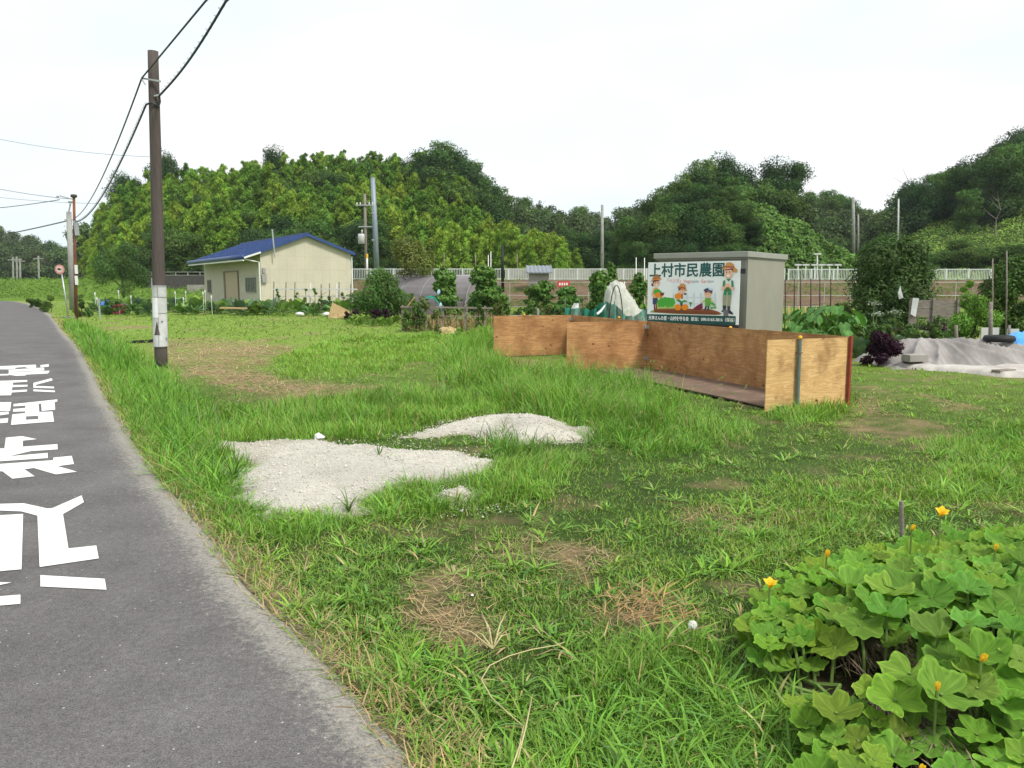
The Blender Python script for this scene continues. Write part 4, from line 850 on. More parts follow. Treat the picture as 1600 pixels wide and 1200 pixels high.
# next pole of the line stands behind the camera
nx1 = At(321, 2, PB.y - 3.6); nx2 = At(353, 2, PB.y - 3.6)
def extend(p, q, L): d = (q - p).normalized(); return q + d * L
b = MB(); e1 = c1p + (nx1 - c1p) * 6.4; e1.z = 5.6; pts = [c1p.lerp(nx1, t) for t in np.linspace(0, 1, 8)] + [nx1.lerp(e1, t) for t in np.linspace(0.05, 1, 14)]
b.tube(pts, 0.016, 6); b.tube(sag(c1p, alq(340) + Vector((0.06, 0, 0)), 0.42), 0.016, 6); tag(obj('overhead_cable', b, M['cable'], smooth=True), 'upper thin overhead cable strung between the wooden poles', 'cable', 'overhead cables')
b = MB(); e2 = c2p + (nx2 - c2p) * 6.4; e2.z = 5.4
lp = [c2p.lerp(nx2, t) - Vector((0, 0, 0.10 * math.sin(t * math.pi))) for t in np.linspace(0, 1, 14)] + [nx2.lerp(e2, t) for t in np.linspace(0.05, 1, 14)]
lower = sag(c2q, alq(347) + Vector((0.06, 0, 0)), 0.50, 60); b.tube(lp, 0.019, 7); b.tube(lower, 0.019, 7)
b.tube([c2p, along(zat(160)) + Vector((0.13, -0.05, 0)), along(zat(168)) + Vector((0.11, -0.06, 0)), c2p.lerp(c2q, .5) + Vector((0, -0.06, -0.05)), c2q], 0.02, 6); o = obj('overhead_cable', b, M['cable'], smooth=True); tag(o, 'lower thick overhead cable wound with a thin spiral wire', 'cable', 'overhead cables')
b = MB(); sp = []
for L, rr in ((lower, 0.032), (lp[:14], 0.035)):
    sp = []
    for i in range(len(L) * 10 - 10):
        t = i / 10; k = int(t); p = L[k].lerp(L[min(k + 1, len(L) - 1)], t - k); a = i * 0.9; sp.append(p + Vector((math.cos(a) * rr, 0, math.sin(a) * rr + 0.025)))
    b.tube(sp, 0.003, 4, cap=False)
obj('spiral_wire', b, M['cable'], o)
def wire(p, q, s, r, label): b = MB(); b.tube(sag(p, q, s, 16), r, 5); tag(obj('overhead_wire', b, M['cable']), label, 'wire', 'thin wires to the left')
wire(alq(312) + Vector((-.65, 0, 0)), At(-160, 325, 52), 0.3, 0.018, 'thin wire sagging left from the arm of the rusty pole')
wire(At(105, 345, Q3.y), At(-120, 385, 75), 0.2, 0.04, 'thick wire sloping down left from the concrete pole')
wire(At(-160, 180, 60), At(235, 245, 70), 0.6, 0.016, 'highest faint wire crossing the sky left of the wooden pole')
wire(At(-160, 250, 60), At(108, 311, 46), 0.4, 0.016, 'faint wire descending to the top of the rusty pole')
wire(At(-160, 285, 70), At(160, 318, 75), 0.4, 0.016, 'lowest faint wire in the sky passing behind the rusty pole')

# ------------------------------------------------------------------ barn
def cladding():
    m, n, p, o = newmat('cream_cladding'); br = n.nodes.new('ShaderNodeTexBrick'); br.offset = 0; br.inputs['Scale'].default_value = 1.0
    br.inputs['Brick Width'].default_value = 0.62; br.inputs['Row Height'].default_value = 0.9; br.inputs['Mortar Size'].default_value = 0.012
    br.inputs['Color1'].default_value = (0.55, 0.505, 0.395, 1); br.inputs['Color2'].default_value = (0.515, 0.475, 0.375, 1); br.inputs['Mortar'].default_value = (0.455, 0.415, 0.32, 1)
    n.links.new(texco(n, 1.0, 'UV'), br.inputs['Vector']); f = noise(n, texco(n, 1.0), 0.8, 6, 0.7)
    c = mixc(n, 1.0, br.outputs['Color'], ramp(n, f, [(0.3, (0.9,) * 3), (0.7, (1.06,) * 3)]), 'MULTIPLY'); n.links.new(c, p.inputs['Base Color']); p.inputs['Roughness'].default_value = 0.7; return m
M['clad'] = cladding(); M['clad_side'] = mat('cream_side_wall', (0.50, 0.47, 0.38), 0.75, 0.06, 2)
M['roof_blue'] = mat('blue_steel_roof', (0.026, 0.060, 0.185), 0.45, 0.15, 2.0, spec=0.4); M['door_beige'] = mat('beige_door', (0.46, 0.37, 0.26), 0.6, 0.05, 3); M['glass'] = mat('dark_window_glass', (0.09, 0.10, 0.11), 0.2, 0.2, 2, spec=0.5); M['alu'] = mat('window_frame_grey', (0.35, 0.34, 0.32), 0.4, 0.08, 4, metal=0.3)
KB = At(409, 470, 55.0); K2b = Vector(KB[:2]); gd = Vector((0.835, 0.55)).normalized(); ld = Vector((-gd.y, gd.x))
GW = ray_line(551, K2b, gd); LW = ray_line(324, K2b, ld)
barn = thing('barn', 'cream barn with blue metal roof behind the vegetable rows', 'barn', (K2b.x, K2b.y, 0))
zE = At(408, 393, K2b.y).z; mid_g = K2b + gd * GW * 0.5; zA = At(482, 368, mid_g.y).z
def bw(s, t, z): return v3(K2b + gd * s + ld * t, z)
me = bpy.data.meshes.new('gable_wall'); pts = [bw(0, 0, -.1), bw(GW, 0, -.1), bw(GW, 0, zE), bw(GW / 2, 0, zA - 0.05), bw(0, 0, zE)]; bk = [p + v3(ld * 0.15, 0) for p in pts]; off = Vector(barn.location)
fs = [(0, 1, 2, 3, 4), (9, 8, 7, 6, 5)] + [(i, i + 5, (i + 1) % 5 + 5, (i + 1) % 5) for i in range(5)]
me.from_pydata([tuple(p - off) for p in pts + bk], [], fs); uvl = me.uv_layers.new(name='UVMap')
uvs = [(0, 0), (GW, 0), (GW, zE), (GW / 2, zA), (0, zE)] * 2
for lp_ in me.loops: uvl.data[lp_.index].uv = uvs[lp_.vertex_index]
me.materials.append(M['clad']); linkmesh('gable_wall', me, barn)
b = MB(); b.obox(bw(0.001, 0.151, -.1), v3(gd * 0.15, 0), v3(ld * (LW - 0.152), 0), (0, 0, zE + 0.1)); b.obox(bw(GW - 0.15, 0.151, -.1), v3(gd * 0.149, 0), v3(ld * (LW - 0.152), 0), (0, 0, zE + 0.1)); b.obox(bw(0, LW, -.1), v3(gd * GW, 0), v3(ld * 0.15, 0), (0, 0, zE + 0.1)); obj('side_wall', b, M['clad_side'], barn)
slope = (zA - zE) / (GW / 2); ovL, ovR, ovF = 1.15, 0.25, 0.25
b = MB(); th_ = 0.14
for sgn in (0, 1):
    s_e = -ovL if sgn == 0 else GW + ovR; z_e = zE - slope * (ovL if sgn == 0 else ovR) + 0.12
    tp = [bw(s_e, -ovF, z_e), bw(GW / 2, -ovF, zA + 0.12), bw(GW / 2, LW + ovF, zA + 0.12), bw(s_e, LW + ovF, z_e)]
    if sgn == 1: tp = tp[::-1]
    lo_ = [p - Vector((0, 0, th_)) for p in tp]; b.add(tp + lo_, [(3, 2, 1, 0), (4, 5, 6, 7), (0, 1, 5, 4), (1, 2, 6, 5), (2, 3, 7, 6), (3, 0, 4, 7)])
    for i in range(int(LW / 0.45)):
        t = -ovF + 0.2 + i * 0.45; p0 = bw(s_e, t, z_e + 0.02); p1 = bw(GW / 2, t, zA + 0.14); b.bar(p0, p1, 0.05, 0.05)
b.bar(bw(GW / 2, -ovF - .02, zA + 0.15), bw(GW / 2, LW + ovF, zA + 0.15), 0.25, 0.1)
rf = obj('roof', b, M['roof_blue'], barn)
b = MB(); zL = zE - slope * ovL
b.tube([bw(-ovL - 0.06, t, zL + 0.02) for t in np.linspace(-ovF - 0.05, LW + ovF, 6)], 0.17, 12); obj('rounded_eave', b, M['roof_blue'], rf, smooth=True)
b = MB(); b.obox(bw(-ovL - 0.10, -ovF - 0.03, zL - 0.24), v3(gd * 0.10, 0), v3(ld * (LW + 2 * ovF), 0), (0, 0, 0.10)); b.bar(bw(-ovL + 0.0, -ovF - .03, zL - 0.03), bw(-0.02, -ovF - .03, zE - 0.06), 0.06, 0.12); obj('fascia', b, M['white'], barn)
b = MB()
b.bar(bw(-0.02, -ovF + 0.0, zE - 0.03 + 0.02), bw(GW / 2, -ovF - 0.03, zA + 0.04), 0.05, 0.2); b.bar(bw(-ovL, -ovF - 0.03, zL + 0.05), bw(-0.02, -ovF - 0.03, zE + 0.02), 0.05, 0.16); b.bar(bw(GW / 2, -ovF - 0.03, zA + 0.04), bw(GW + ovR, -ovF - 0.03, zE - slope * ovR + 0.04), 0.05, 0.2); obj('verge', b, M['roof_blue'], rf)
b = MB(); b.tube([bw(-ovL + 0.05, 0.0, zL - 0.10), bw(-0.55, -0.05, zL - 0.22), bw(-0.10, -0.06, zL - 0.30), bw(-0.08, -0.06, 0)], 0.05, 8); obj('downpipe', b, M['white'], barn); b = MB(); b.tube([bw(GW + 0.06, -0.03, zE - .2), bw(GW + 0.06, -0.03, 0)], 0.045, 8); obj('downpipe', b, M['white'], barn)
def tq(px): return ray_line(px, K2b, ld)
def zq(px, py): t = tq(px); return At(px, py, (K2b + ld * t).y).z
def wallbox(name, x0, x1, y0, y1, m, dep=0.04, par=barn):
    t0, t1 = tq(x1), tq(x0); z1, z0 = zq(x1, y0), zq(x1, y1); b = MB(); b.obox(bw(-dep, t0, z0), v3(gd * (dep - 0.003), 0), v3(ld * (t1 - t0), 0), (0, 0, z1 - z0)); return obj(name, b, m, par), (t0, t1, z0, z1)
d_, dd = wallbox('door', 356.5, 376, 425, 468, M['door_beige'])
b = MB(); b.obox(bw(-0.09, dd[0] - .12, dd[2]), v3(gd * .085, 0), v3(ld * .11, 0), (0, 0, dd[3] - dd[2] + .1)); b.obox(bw(-0.09, dd[1] + .01, dd[2]), v3(gd * .085, 0), v3(ld * .4, 0), (0, 0, dd[3] - dd[2] + .1)); b.obox(bw(-0.09, dd[0] - .01, dd[3] + .002), v3(gd * .085, 0), v3(ld * (dd[1] - dd[0] + .02), 0), (0, 0, .1)); obj('frame', b, mat('door_frame_brown', (0.25, 0.2, 0.15), .7), d_)
for x0, x1, y0, y1 in ((388, 403, 434, 456), (328.5, 333.5, 438, 457)):
    w_, q = wallbox('window', x0, x1, y0, y1, M['glass'], 0.03); b = MB(); n_ = 5
    for i in range(n_ + 1): t = q[0] + (q[1] - q[0]) * i / n_; b.obox(bw(-0.07, t - 0.02, q[2]), v3(gd * 0.035, 0), v3(ld * 0.04, 0), (0, 0, q[3] - q[2]))
    b.obox(bw(-0.075, q[0] - .06, q[2] - .06), v3(gd * 0.06, 0), v3(ld * (q[1] - q[0] + .12), 0), (0, 0, .058)); b.obox(bw(-0.075, q[0] - .06, q[3] + .002), v3(gd * 0.06, 0), v3(ld * (q[1] - q[0] + .12), 0), (0, 0, .058)); obj('frame', b, M['alu'], w_)
b = MB(); b.obox(bw(0.05, -0.16, 1.75), v3(gd * 0.3, 0), v3(ld * 0.15, 0), (0, 0, 0.6)); b.obox(bw(0.1, -0.14, 2.4), v3(gd * 0.2, 0), v3(ld * 0.13, 0), (0, 0, 0.35)); obj('meter_box', b, M['alu'], barn)
b = MB(); sm = bw(GW * 0.14, -ovF - 0.05, zE + 0.1); b.tube([sm - Vector((0, 0, .5)), sm + Vector((-0.1, 0, 1.3))], 0.05, 8); b.lathe(sm + Vector((-0.1, 0, 1.3)), [(0.07, 0), (0.07, 0.1)], 8); obj('service_mast', b, M['galv'], barn)
# ------------------------------------------------------------------ banks, hills
def pxat(x, y): return 800 + F * x / y
def bank_mat(name, stops, sc=0.5):
    m, n, p, o = newmat(name); v = texco(n, (1, 1, 2.5)); f = noise(n, v, sc, 8, 0.65); f2 = noise(n, v, sc * 14, 6, 0.7)
    c = ramp(n, f, stops); c = mixc(n, 1.0, c, ramp(n, f2, [(0.3, (0.65,) * 3), (0.7, (1.35,) * 3)]), 'MULTIPLY'); n.links.new(c, p.inputs['Base Color']); p.inputs['Roughness'].default_value = 0.95; p.inputs['Specular IOR Level'].default_value = 0.1
    n.links.new(bump(n, f2, 0.6, 0.15), p.inputs['Normal']); return m
M['bank'] = bank_mat('embankment_earth', [(0.35, (0.13, 0.085, 0.06)), (0.5, (0.17, 0.115, 0.075)), (0.62, (0.09, 0.10, 0.03))])
M['bank_green'] = bank_mat('grass_bank', [(0.35, (0.10, 0.175, 0.025)), (0.65, (0.15, 0.24, 0.035))])
M['hillsoil'] = bank_mat('hill_cover', [(0.35, (0.03, 0.045, 0.012)), (0.65, (0.05, 0.08, 0.018))], 0.2)
M['field_green'] = bank_mat('far_field', [(0.35, (0.12, 0.19, 0.03)), (0.65, (0.17, 0.24, 0.04))], 0.15)
def strip(name, xs, prof, m, label, jitter=0.12, seed=3):
    xs = np.array(xs); V = []
    for k, (y, z) in enumerate(prof):
        yy = y if np.ndim(y) else np.full(len(xs), y); V.append(np.stack([xs, yy + (fbm(xs * .5, xs * 0 + k, seed) - .5) * 4 * jitter, np.full(len(xs), z) + (fbm(xs * 0.7, xs * 0 + k * 3, seed + 2) - .5) * 2 * jitter * (0.2 if z > 1.9 else 1)], 1))
    n = len(xs); V = np.concatenate(V); i = np.arange(len(prof) - 1)[:, None]; j = np.arange(n - 1)[None]
    Fq = np.stack([i * n + j, i * n + j + 1, (i + 1) * n + j + 1, (i + 1) * n + j], -1).reshape(-1, 4)
    return setp(linkmesh(name, npmesh(name, V, Fq, m, None, True)), kind='structure', label=label)
strip('railway_embankment', np.arange(-13, 130, 0.7), [(56.5, -0.3), (58, 0.12), (61, 0.8), (64, 1.5), (66.5, 2.0)], M['bank'], 'bare brown railway embankment below the white railing')
strip('far_field', np.arange(-14, 160, 1.5), [(66.4, 1.97), (70, 2.0), (78, 2.02), (79, 2.02), (96, 2.6), (110, 2.6)], M['field_green'], 'green strip of field behind the railing')
xs = np.arange(-190, -13, 1.2); yb = 78 + 0.10 * np.maximum(0, -xs - 20)
GB = strip('grass_bank', xs, [(yb - 3, -0.3), (yb, 0.15), (yb + 6, 0.8), (yb + 14, 1.7), (yb + 20, 2.25), (yb + 24, 2.3), (yb + 150, 2.0)], M['bank_green'], 'bright green grass bank beyond the road bend', 0.3, 8)

# skyline of the wooded hills: photograph column, height of skyline, near and far edge in metres, tree height
SKY = [(-400, 330, 225, 300, 10), (-100, 345, 225, 300, 10), (0, 360, 225, 300, 10), (40, 368, 225, 300, 10), (62, 378, 225, 300, 10), (85, 387, 225, 300, 10), (105, 393, 225, 300, 9), (128, 385, 220, 290, 9),
       (140, 370, 125, 150, 8), (165, 328, 112, 132, 8), (200, 292, 100, 126, 8.5), (270, 266, 94, 125, 9), (330, 262, 92, 125, 9), (400, 256, 92, 126, 9), (450, 246, 92, 127, 9), (560, 245, 92, 128, 9), (620, 243, 92, 128, 9),
       (700, 238, 95, 128, 10), (735, 256, 97, 128, 10), (755, 284, 100, 130, 9), (775, 298, 104, 135, 8), (800, 308, 115, 160, 8), (840, 318, 125, 175, 8), (900, 326, 130, 185, 8), (960, 334, 130, 185, 8), (995, 330, 115, 170, 8),
       (1015, 318, 92, 118, 9), (1040, 292, 88, 108, 10), (1065, 266, 88, 106, 11), (1095, 245, 88, 106, 12), (1130, 246, 88, 106, 12), (1160, 266, 88, 106, 11), (1190, 258, 88, 106, 11), (1225, 254, 88, 106, 11), (1240, 300, 92, 112, 9),
       (1255, 312, 115, 165, 8), (1300, 306, 130, 185, 9), (1335, 314, 130, 185, 8), (1360, 325, 125, 175, 8), (1385, 318, 105, 150, 8), (1405, 296, 82, 132, 8), (1440, 276, 78, 132, 8), (1500, 256, 76, 132, 8.5), (1545, 236, 76, 132, 9), (1565, 212, 76, 132, 10), (1600, 200, 76, 132, 10), (1700, 175, 76, 132, 10), (1900, 150, 76, 132, 10), (2200, 130, 76, 132, 10)]
SK = np.array(SKY, float)
def sk(px): return [np.interp(px, SK[:, 0], SK[:, i]) for i in range(1, 5)]
def hill_top(px): ys, d0, d1, th = sk(px); return CAMZ + (HY - ys) / F * d1 - th * 0.85
ZB = 1.95
def hill_z(px, D):
    ys, d0, d1, th = sk(px); t = np.clip((D - d0) / (d1 - d0), 0, 1); top = np.maximum(hill_top(px), ZB + 0.3)
    return ZB + (top - ZB) * (0.55 * t + 0.45 * t * t * (3 - 2 * t))
def hx(px, D): return (px - 800) / F * D
pxs = np.arange(-400, 2200, 9.0); fr = np.concatenate([[-0.03], np.linspace(0, 1, 16), [1.3, 2.0]])
V = []
for f in fr:
    ys, d0, d1, th = sk(pxs); D = d0 + f * (d1 - d0); z = hill_z(pxs, D) - (0.6 if f < 0 else 0) + (fbm(pxs * 0.03, D * 0.15, 4) - .5) * (0.8 if 0 < f <= 1 else 0); V.append(np.stack([hx(pxs, D), D, z], 1))
n_ = len(pxs); V = np.concatenate(V); i = np.arange(len(fr) - 1)[:, None]; j = np.arange(n_ - 1)[None]
Fq = np.stack([i * n_ + j, i * n_ + j + 1, (i + 1) * n_ + j + 1, (i + 1) * n_ + j], -1).reshape(-1, 4)
setp(linkmesh('hills', npmesh('hills', V, Fq, M['hillsoil'], None, True)), kind='structure', label='wooded low hills around the valley field')

# ------------------------------------------------------------------ plants and trees (one prototype of each kind, then copies)
def trunk_mb(h, r, limbs=5, lean=0.3, seed=0, base=0.4):
    q = random.Random(seed); b = MB(); p = [Vector((0, 0, -0.3))]; k = 6
    for i in range(1, k + 1): p.append(Vector((q.uniform(-lean, lean) * i / k, q.uniform(-lean, lean) * i / k, h * i / k)))
    b.tube(p, [r * (1.25 if i == 0 else 1 - 0.8 * i / k) for i in range(k + 1)], 7)
    for i in range(limbs):
        t = base + (0.9 - base) * i / max(1, limbs - 1); s = p[int(t * k)]; a = q.uniform(0, 6.28); L = h * q.uniform(0.2, 0.4)
        e = s + Vector((math.cos(a) * L, math.sin(a) * L, L * q.uniform(0.4, 1.0))); b.tube([s, s.lerp(e, .5) + Vector((0, 0, -0.05 * L)), e], [r * 0.4, r * 0.28, r * 0.1], 5)
    return b
def crown_cloud(lobes, n, size, col, droop=0.1, aspect=0.5, var=0.3, inner=0.35):
    """leaf clumps over overlapping ellipsoidal masses; lobes: (centre, radii, weight, tint)"""
    wts = np.array([l[2] for l in lobes], float); wts /= wts.sum(); parts = []
    for (c, r, w_, tint), k in zip(lobes, np.maximum(1, (wts * n).astype(int))):
        d = rdir(k); rad = np.where(rng.uniform(0, 1, k) < inner, rng.uniform(0.3, 0.9, k), rng.uniform(0.82, 1.12, k))
        # break the surface of each mass into tufts
        tuft = 0.75 + 0.5 * vnoise(d[:, 0] * 3.3 + d[:, 2] * 2.1 + c[0], d[:, 1] * 3.3 - d[:, 2] * 1.7 + c[1], 17); rad = rad * tuft
        keep = vnoise(d[:, 0] * 4.1 + c[2], d[:, 1] * 4.1 + d[:, 2] * 4.0, 23) > 0.22; d, rad = d[keep], rad[keep]; k = len(d)
        C = np.asarray(c) + d * np.asarray(r) * rad[:, None]; L = size * rng.uniform(0.6, 1.35, k)
        parts.append(leaves(C, d + np.array([0, 0, 0.5]), L, L * aspect, jit(np.asarray(col) * np.asarray(tint), k, var), droop))
    return cat_(parts)
def rtint(q, a=0.25): k = q.uniform(1 - a, 1 + a); return (k * q.uniform(0.92, 1.1), k, k * q.uniform(0.85, 1.1))
def proto(name, crown, tmb, leafm, barkm, crown_name='crown', trunk_name='trunk'):
    root = bpy.data.objects.new(name, None); COL.objects.link(root)
    V, Fq, C = crown; linkmesh(crown_name, npmesh(crown_name, V, Fq, leafm, C), root)
    if tmb is not None: obj(trunk_name, tmb, barkm, root)
    return root
def broad(seed, h=8.0, w_=3.2, n=10000, col=(0.040, 0.075, 0.016), size=0.25, lobes=26, lo=0.28):
    q = random.Random(seed); L = []
    for i in range(lobes):
        t = q.uniform(lo, 0.95); a = q.uniform(0, 6.28); rr = w_ * 0.62 * math.sqrt(max(0.05, 1 - ((t - 0.55) / 0.5) ** 2)) * q.uniform(0.3, 1.0); r = w_ * q.uniform(0.20, 0.46)
        L.append(((rr * math.cos(a), rr * math.sin(a), h * t), (r, r, r * 0.72), r * r, rtint(q, 0.3)))
    return crown_cloud(L, n, size, col), trunk_mb(h * 0.85, 0.16 * h / 8, 7, 0.5, seed)
def conifer(seed, h=11.0, w_=2.3, n=3600, col=(0.046, 0.084, 0.034)):
    q = random.Random(seed); L = []
    for i in range(26):
        t = 0.22 + 0.76 * i / 25; a = q.uniform(0, 6.28); rr = w_ * (1 - t) ** 0.7 * q.uniform(0.35, 0.9); r = w_ * (0.2 + 0.45 * (1 - t)) * q.uniform(0.75, 1.2)
        L.append(((rr * math.cos(a), rr * math.sin(a), h * t), (r, r, r * 0.55), r * r, rtint(q, 0.2)))
    return crown_cloud(L, n, 0.30, col, 0.4, 0.35), trunk_mb(h * 0.95, 0.17, 4, 0.15, seed, 0.3)
def bamboo(seed, h=10.0, n=9000, col=(0.105, 0.165, 0.022)):
    """clump of a few arching culms feathered with drooping sprays"""
    q = random.Random(seed); parts = []; b = MB()
    for c in range(5):
        bx, by = q.uniform(-1.1, 1.1), q.uniform(-1.1, 1.1); hh = h * q.uniform(0.78, 1.0); a = q.uniform(0, 6.28); arch = q.uniform(0.5, 1.7); pts = []
        for i in range(9):
            t = i / 8; k = arch * t ** 2.6; pts.append(Vector((bx + math.cos(a) * k, by + math.sin(a) * k, hh * (t - 0.08 * t ** 4))))
        b.tube(pts, [0.055 * (1 - 0.85 * i / 8) for i in range(9)], 6); P = np.array([tuple(p) for p in pts]); tint = q.uniform(0.86, 1.14); yl = q.uniform(0.9, 1.08)
        for node in range(22):
            t = 0.24 + 0.76 * node / 21; s = np.array([np.interp(t * 8, range(9), P[:, k]) for k in range(3)]); aa = q.uniform(0, 6.28); L = (1.75 * (1 - t) ** 0.6 + 0.38) * q.uniform(0.6, 1.15); m = int(n / 110 * (0.6 + 0.8 * (1 - abs(t - 0.6))))
            u = rng.uniform(0.1, 1, m); d = np.array([math.cos(aa), math.sin(aa), 0.55]); C = s + d * L * u[:, None] + np.array([0, 0, -0.85]) * (L * u ** 2)[:, None] + rng.normal(size=(m, 3)) * 0.17 * L ** 0.5
            col_ = jit(np.array(col) * tint * np.array([yl, 1, 1]) * q.uniform(0.85, 1.15), m, 0.25); parts.append(leaves(C, np.tile([d[0] * .6, d[1] * .6, 0.8], (m, 1)), 0.36, 0.11, col_, 0.9))
    return cat_(parts), b
PR = {}
for i in range(4): PR['bamboo%d' % i] = proto('bamboo', *bamboo(50 + i, col=[(0.205, 0.335, 0.044), (0.175, 0.305, 0.040), (0.240, 0.355, 0.046), (0.140, 0.255, 0.038)][i]), M['leaf'], M['bamboo_culm'], 'foliage', 'culms')
for i in range(4): PR['broad%d' % i] = proto('tree', *broad(20 + i, 8.0, [3.2, 2.6, 3.6, 3.0][i], col=[(0.060, 0.122, 0.033), (0.074, 0.146, 0.036), (0.045, 0.096, 0.030), (0.092, 0.168, 0.040)][i]), M['leaf'], M['bark'])
for i in range(2): PR['fir%d' % i] = proto('cedar_tree', *conifer(40 + i, 11.0, [2.3, 1.9][i]), M['leaf'], M['bark'])
for i in range(2): PR['far%d' % i] = proto('tree', *broad(70 + i, 8.0, 3.4, 2600, (0.085, 0.135, 0.052), 0.48, 22), M['leaf'], M['bark'])
placed = set()
def put(key, loc, rz, s, label, group, cat):
    p = PR[key]
    if key not in placed:
        placed.add(key); p.location = loc; p.rotation_euler = (0, 0, rz); p.scale = s if isinstance(s, tuple) else (s,) * 3; return setp(p, label=label, group=group, category=cat)
    return dup(p, loc, rz, s, label, group, cat)
def hloc(px, D, dz=-0.9): return Vector((hx(px, D), D, float(hill_z(px, D)) + dz))
def top_scale(px, D, py, h): return (At(px, py, D).z - hloc(px, D).z) / h
LAB_B = 'yellow-green bamboo clump in the grove on the low hill behind the barn'
LAB_K = 'dark broadleaf tree on the wooded rise behind the storage shed'
LAB_R = 'dark tree in the wood on the right-hand hillside'
LAB_BK = 'distant tree on the low ridge between the nearer hills'
LAB_F = 'hazy dark tree on the far wooded hill at the left edge'
def rows(px0, px1, nrow, dpx, f0, f1, fn):
    for r_ in range(nrow):
        f = f0 + (f1 - f0) * r_ / max(1, nrow - 1); px = px0 + R.uniform(0, dpx)
        while px < px1:
            ys, d0, d1, th = sk(px); fn(px, d0 + (d1 - d0) * (f + R.uniform(-0.05, 0.05)), f, float(th)); px += dpx * R.uniform(0.65, 1.35)
def f_bam(px, D, f, th):
    if px > 690 and f > 0.55: put('broad%d' % R.randrange(4), hloc(px, D), R.uniform(0, 6), th / 8 * R.uniform(.8, 1.05), LAB_B.replace('yellow-green bamboo clump', 'dark leafy tree').replace('in the grove', 'among the bamboo'), 'trees among the bamboo', 'tree'); return
    if R.random() < (0.3 if px < 190 else 0.75 if f < 0.1 and px < 640 else 0.4 if f < 0.3 and px < 640 else 0.08): put('broad%d' % R.randrange(4), hloc(px, D), R.uniform(0, 6), th / 8 * R.uniform(.6, 0.9), LAB_B.replace('yellow-green bamboo clump', 'dark leafy tree').replace('in the grove', 'among the bamboo'), 'trees among the bamboo', 'tree'); return
    put('bamboo%d' % R.randrange(4), hloc(px, D), R.uniform(0, 6), th / 10 * R.uniform(0.9, 1.08), LAB_B, 'bamboo clumps on the hill', 'bamboo')
rows(150, 770, 7, 23, 0.0, 1.0, f_bam)
# bamboo coming down to the field on the right of the grove, paler
for px, D, py in ((742, 96, 330), (770, 94, 335), (795, 93, 338), (760, 90, 352), (785, 90, 350), (812, 90, 352), (838, 90, 350), (862, 91, 356), (825, 88, 362), (850, 88, 366), (880, 90, 368), (900, 91, 385), (872, 88, 380), (730, 90, 345), (705, 90, 340)):
    h = At(px, py, D).z - 2.0; put('bamboo%d' % R.choice((0, 2)), Vector((hx(px, D), D, 1.95)), R.uniform(0, 6), (h / 9.5 * 1.1, h / 9.5 * 1.1, h / 9.5), 'pale yellow-green bamboo at the field edge right of the grove', 'bamboo at the field edge', 'bamboo')
# single trees standing above the grove
for px, py, k, lab in ((271, 240, 'fir0', 'cedar rising above the bamboo just right of the wooden pole'), (205, 272, 'fir1', 'dark cedar above the bamboo at the left end of the hill'), (437, 232, 'fir1', 'cedar tip standing above the middle of the bamboo hill'), (225, 280, 'fir0', 'shorter dark cedar beside the wooden pole on the hill')):
    D = float(sk(px)[2]) + 1; s = top_scale(px, D, py, 8.0); put('broad2', hloc(px, D), px * .01, (s * .72, s * .72, s), lab, None, 'tree')
for px, py, D, k in ((672, 238, 118, 2), (700, 232, 118, 0), (722, 250, 117, 2), (742, 275, 116, 0), (752, 305, 112, 2), (690, 262, 113, 0), (722, 285, 110, 3)):
    s = top_scale(px, D, py, 8.1); s = min(s, 1.5); put('broad%d' % k, hloc(px, D), R.uniform(0, 6), (s * 1.1, s * 1.1, s), 'rounded dark tree of the clump at the right shoulder of the bamboo hill', 'dark trees on the hill shoulder', 'tree')
put('fir0', hloc(842, 178), 0, 0.75, 'small pointed tree breaking the distant ridge line', None, 'tree')
def f_back(px, D, f, th): put('far%d' % R.randrange(2) if R.random() < .7 else 'broad3', hloc(px, D), R.uniform(0, 6), th / 8 * R.uniform(.8, 1.1), LAB_BK, 'trees on the back ridge', 'tree')
rows(772, 1010, 5, 22, 0.0, 1.0, f_back); rows(1240, 1400, 5, 22, 0.05, 1.0, f_back)
for px, py in ((780, 292), (768, 288)): put('broad1', hloc(px, 134), R.uniform(0, 6), top_scale(px, 134, py, 8.1), LAB_BK, 'trees on the back ridge', 'tree')
def f_kud(px, D, f, th):
    put('broad%d' % R.randrange(4), hloc(px, D), R.uniform(0, 6), th / 8 * R.uniform(.65, 0.85) * (0.75 + .25 * f), LAB_K, 'trees behind the shed', 'tree')
rows(995, 1245, 5, 34, 0.0, 0.85, f_kud)
for px, py, D in ((1033, 285, 104), (1060, 268, 104), (1090, 243, 105), (1125, 244, 106), (1150, 262, 104), (1200, 252, 105), (1228, 255, 105), (1180, 285, 100), (1012, 312, 106)):
    s = top_scale(px, D, py, 8.0); put('broad%d' % R.randrange(4), hloc(px, D), R.uniform(0, 6), (min(s, 1.0), min(s, 1.0), s), LAB_K, 'trees behind the shed', 'tree')
def f_right(px, D, f, th):
    if px < 1480 and f < 0.72: return
    k = R.random(); key = 'fir%d' % R.randrange(2) if k < .45 else 'broad%d' % R.choice((0, 2, 2, 1)); put(key, hloc(px, D, -1.9), R.uniform(0, 6), th / (11 if key[0] == 'f' else 8) * R.uniform(.85, 1.2), LAB_R, 'trees on the right hillside', 'tree')
rows(1405, 1720, 6, 22, 0.55, 1.02, f_right)
def f_far(px, D, f, th): put('far%d' % R.randrange(2), hloc(px, D), R.uniform(0, 6), th / 8 * R.uniform(.9, 1.2), LAB_F, 'trees on the far left hill', 'tree')
rows(-120, 150, 5, 26, 0.0, 1.0, f_far)
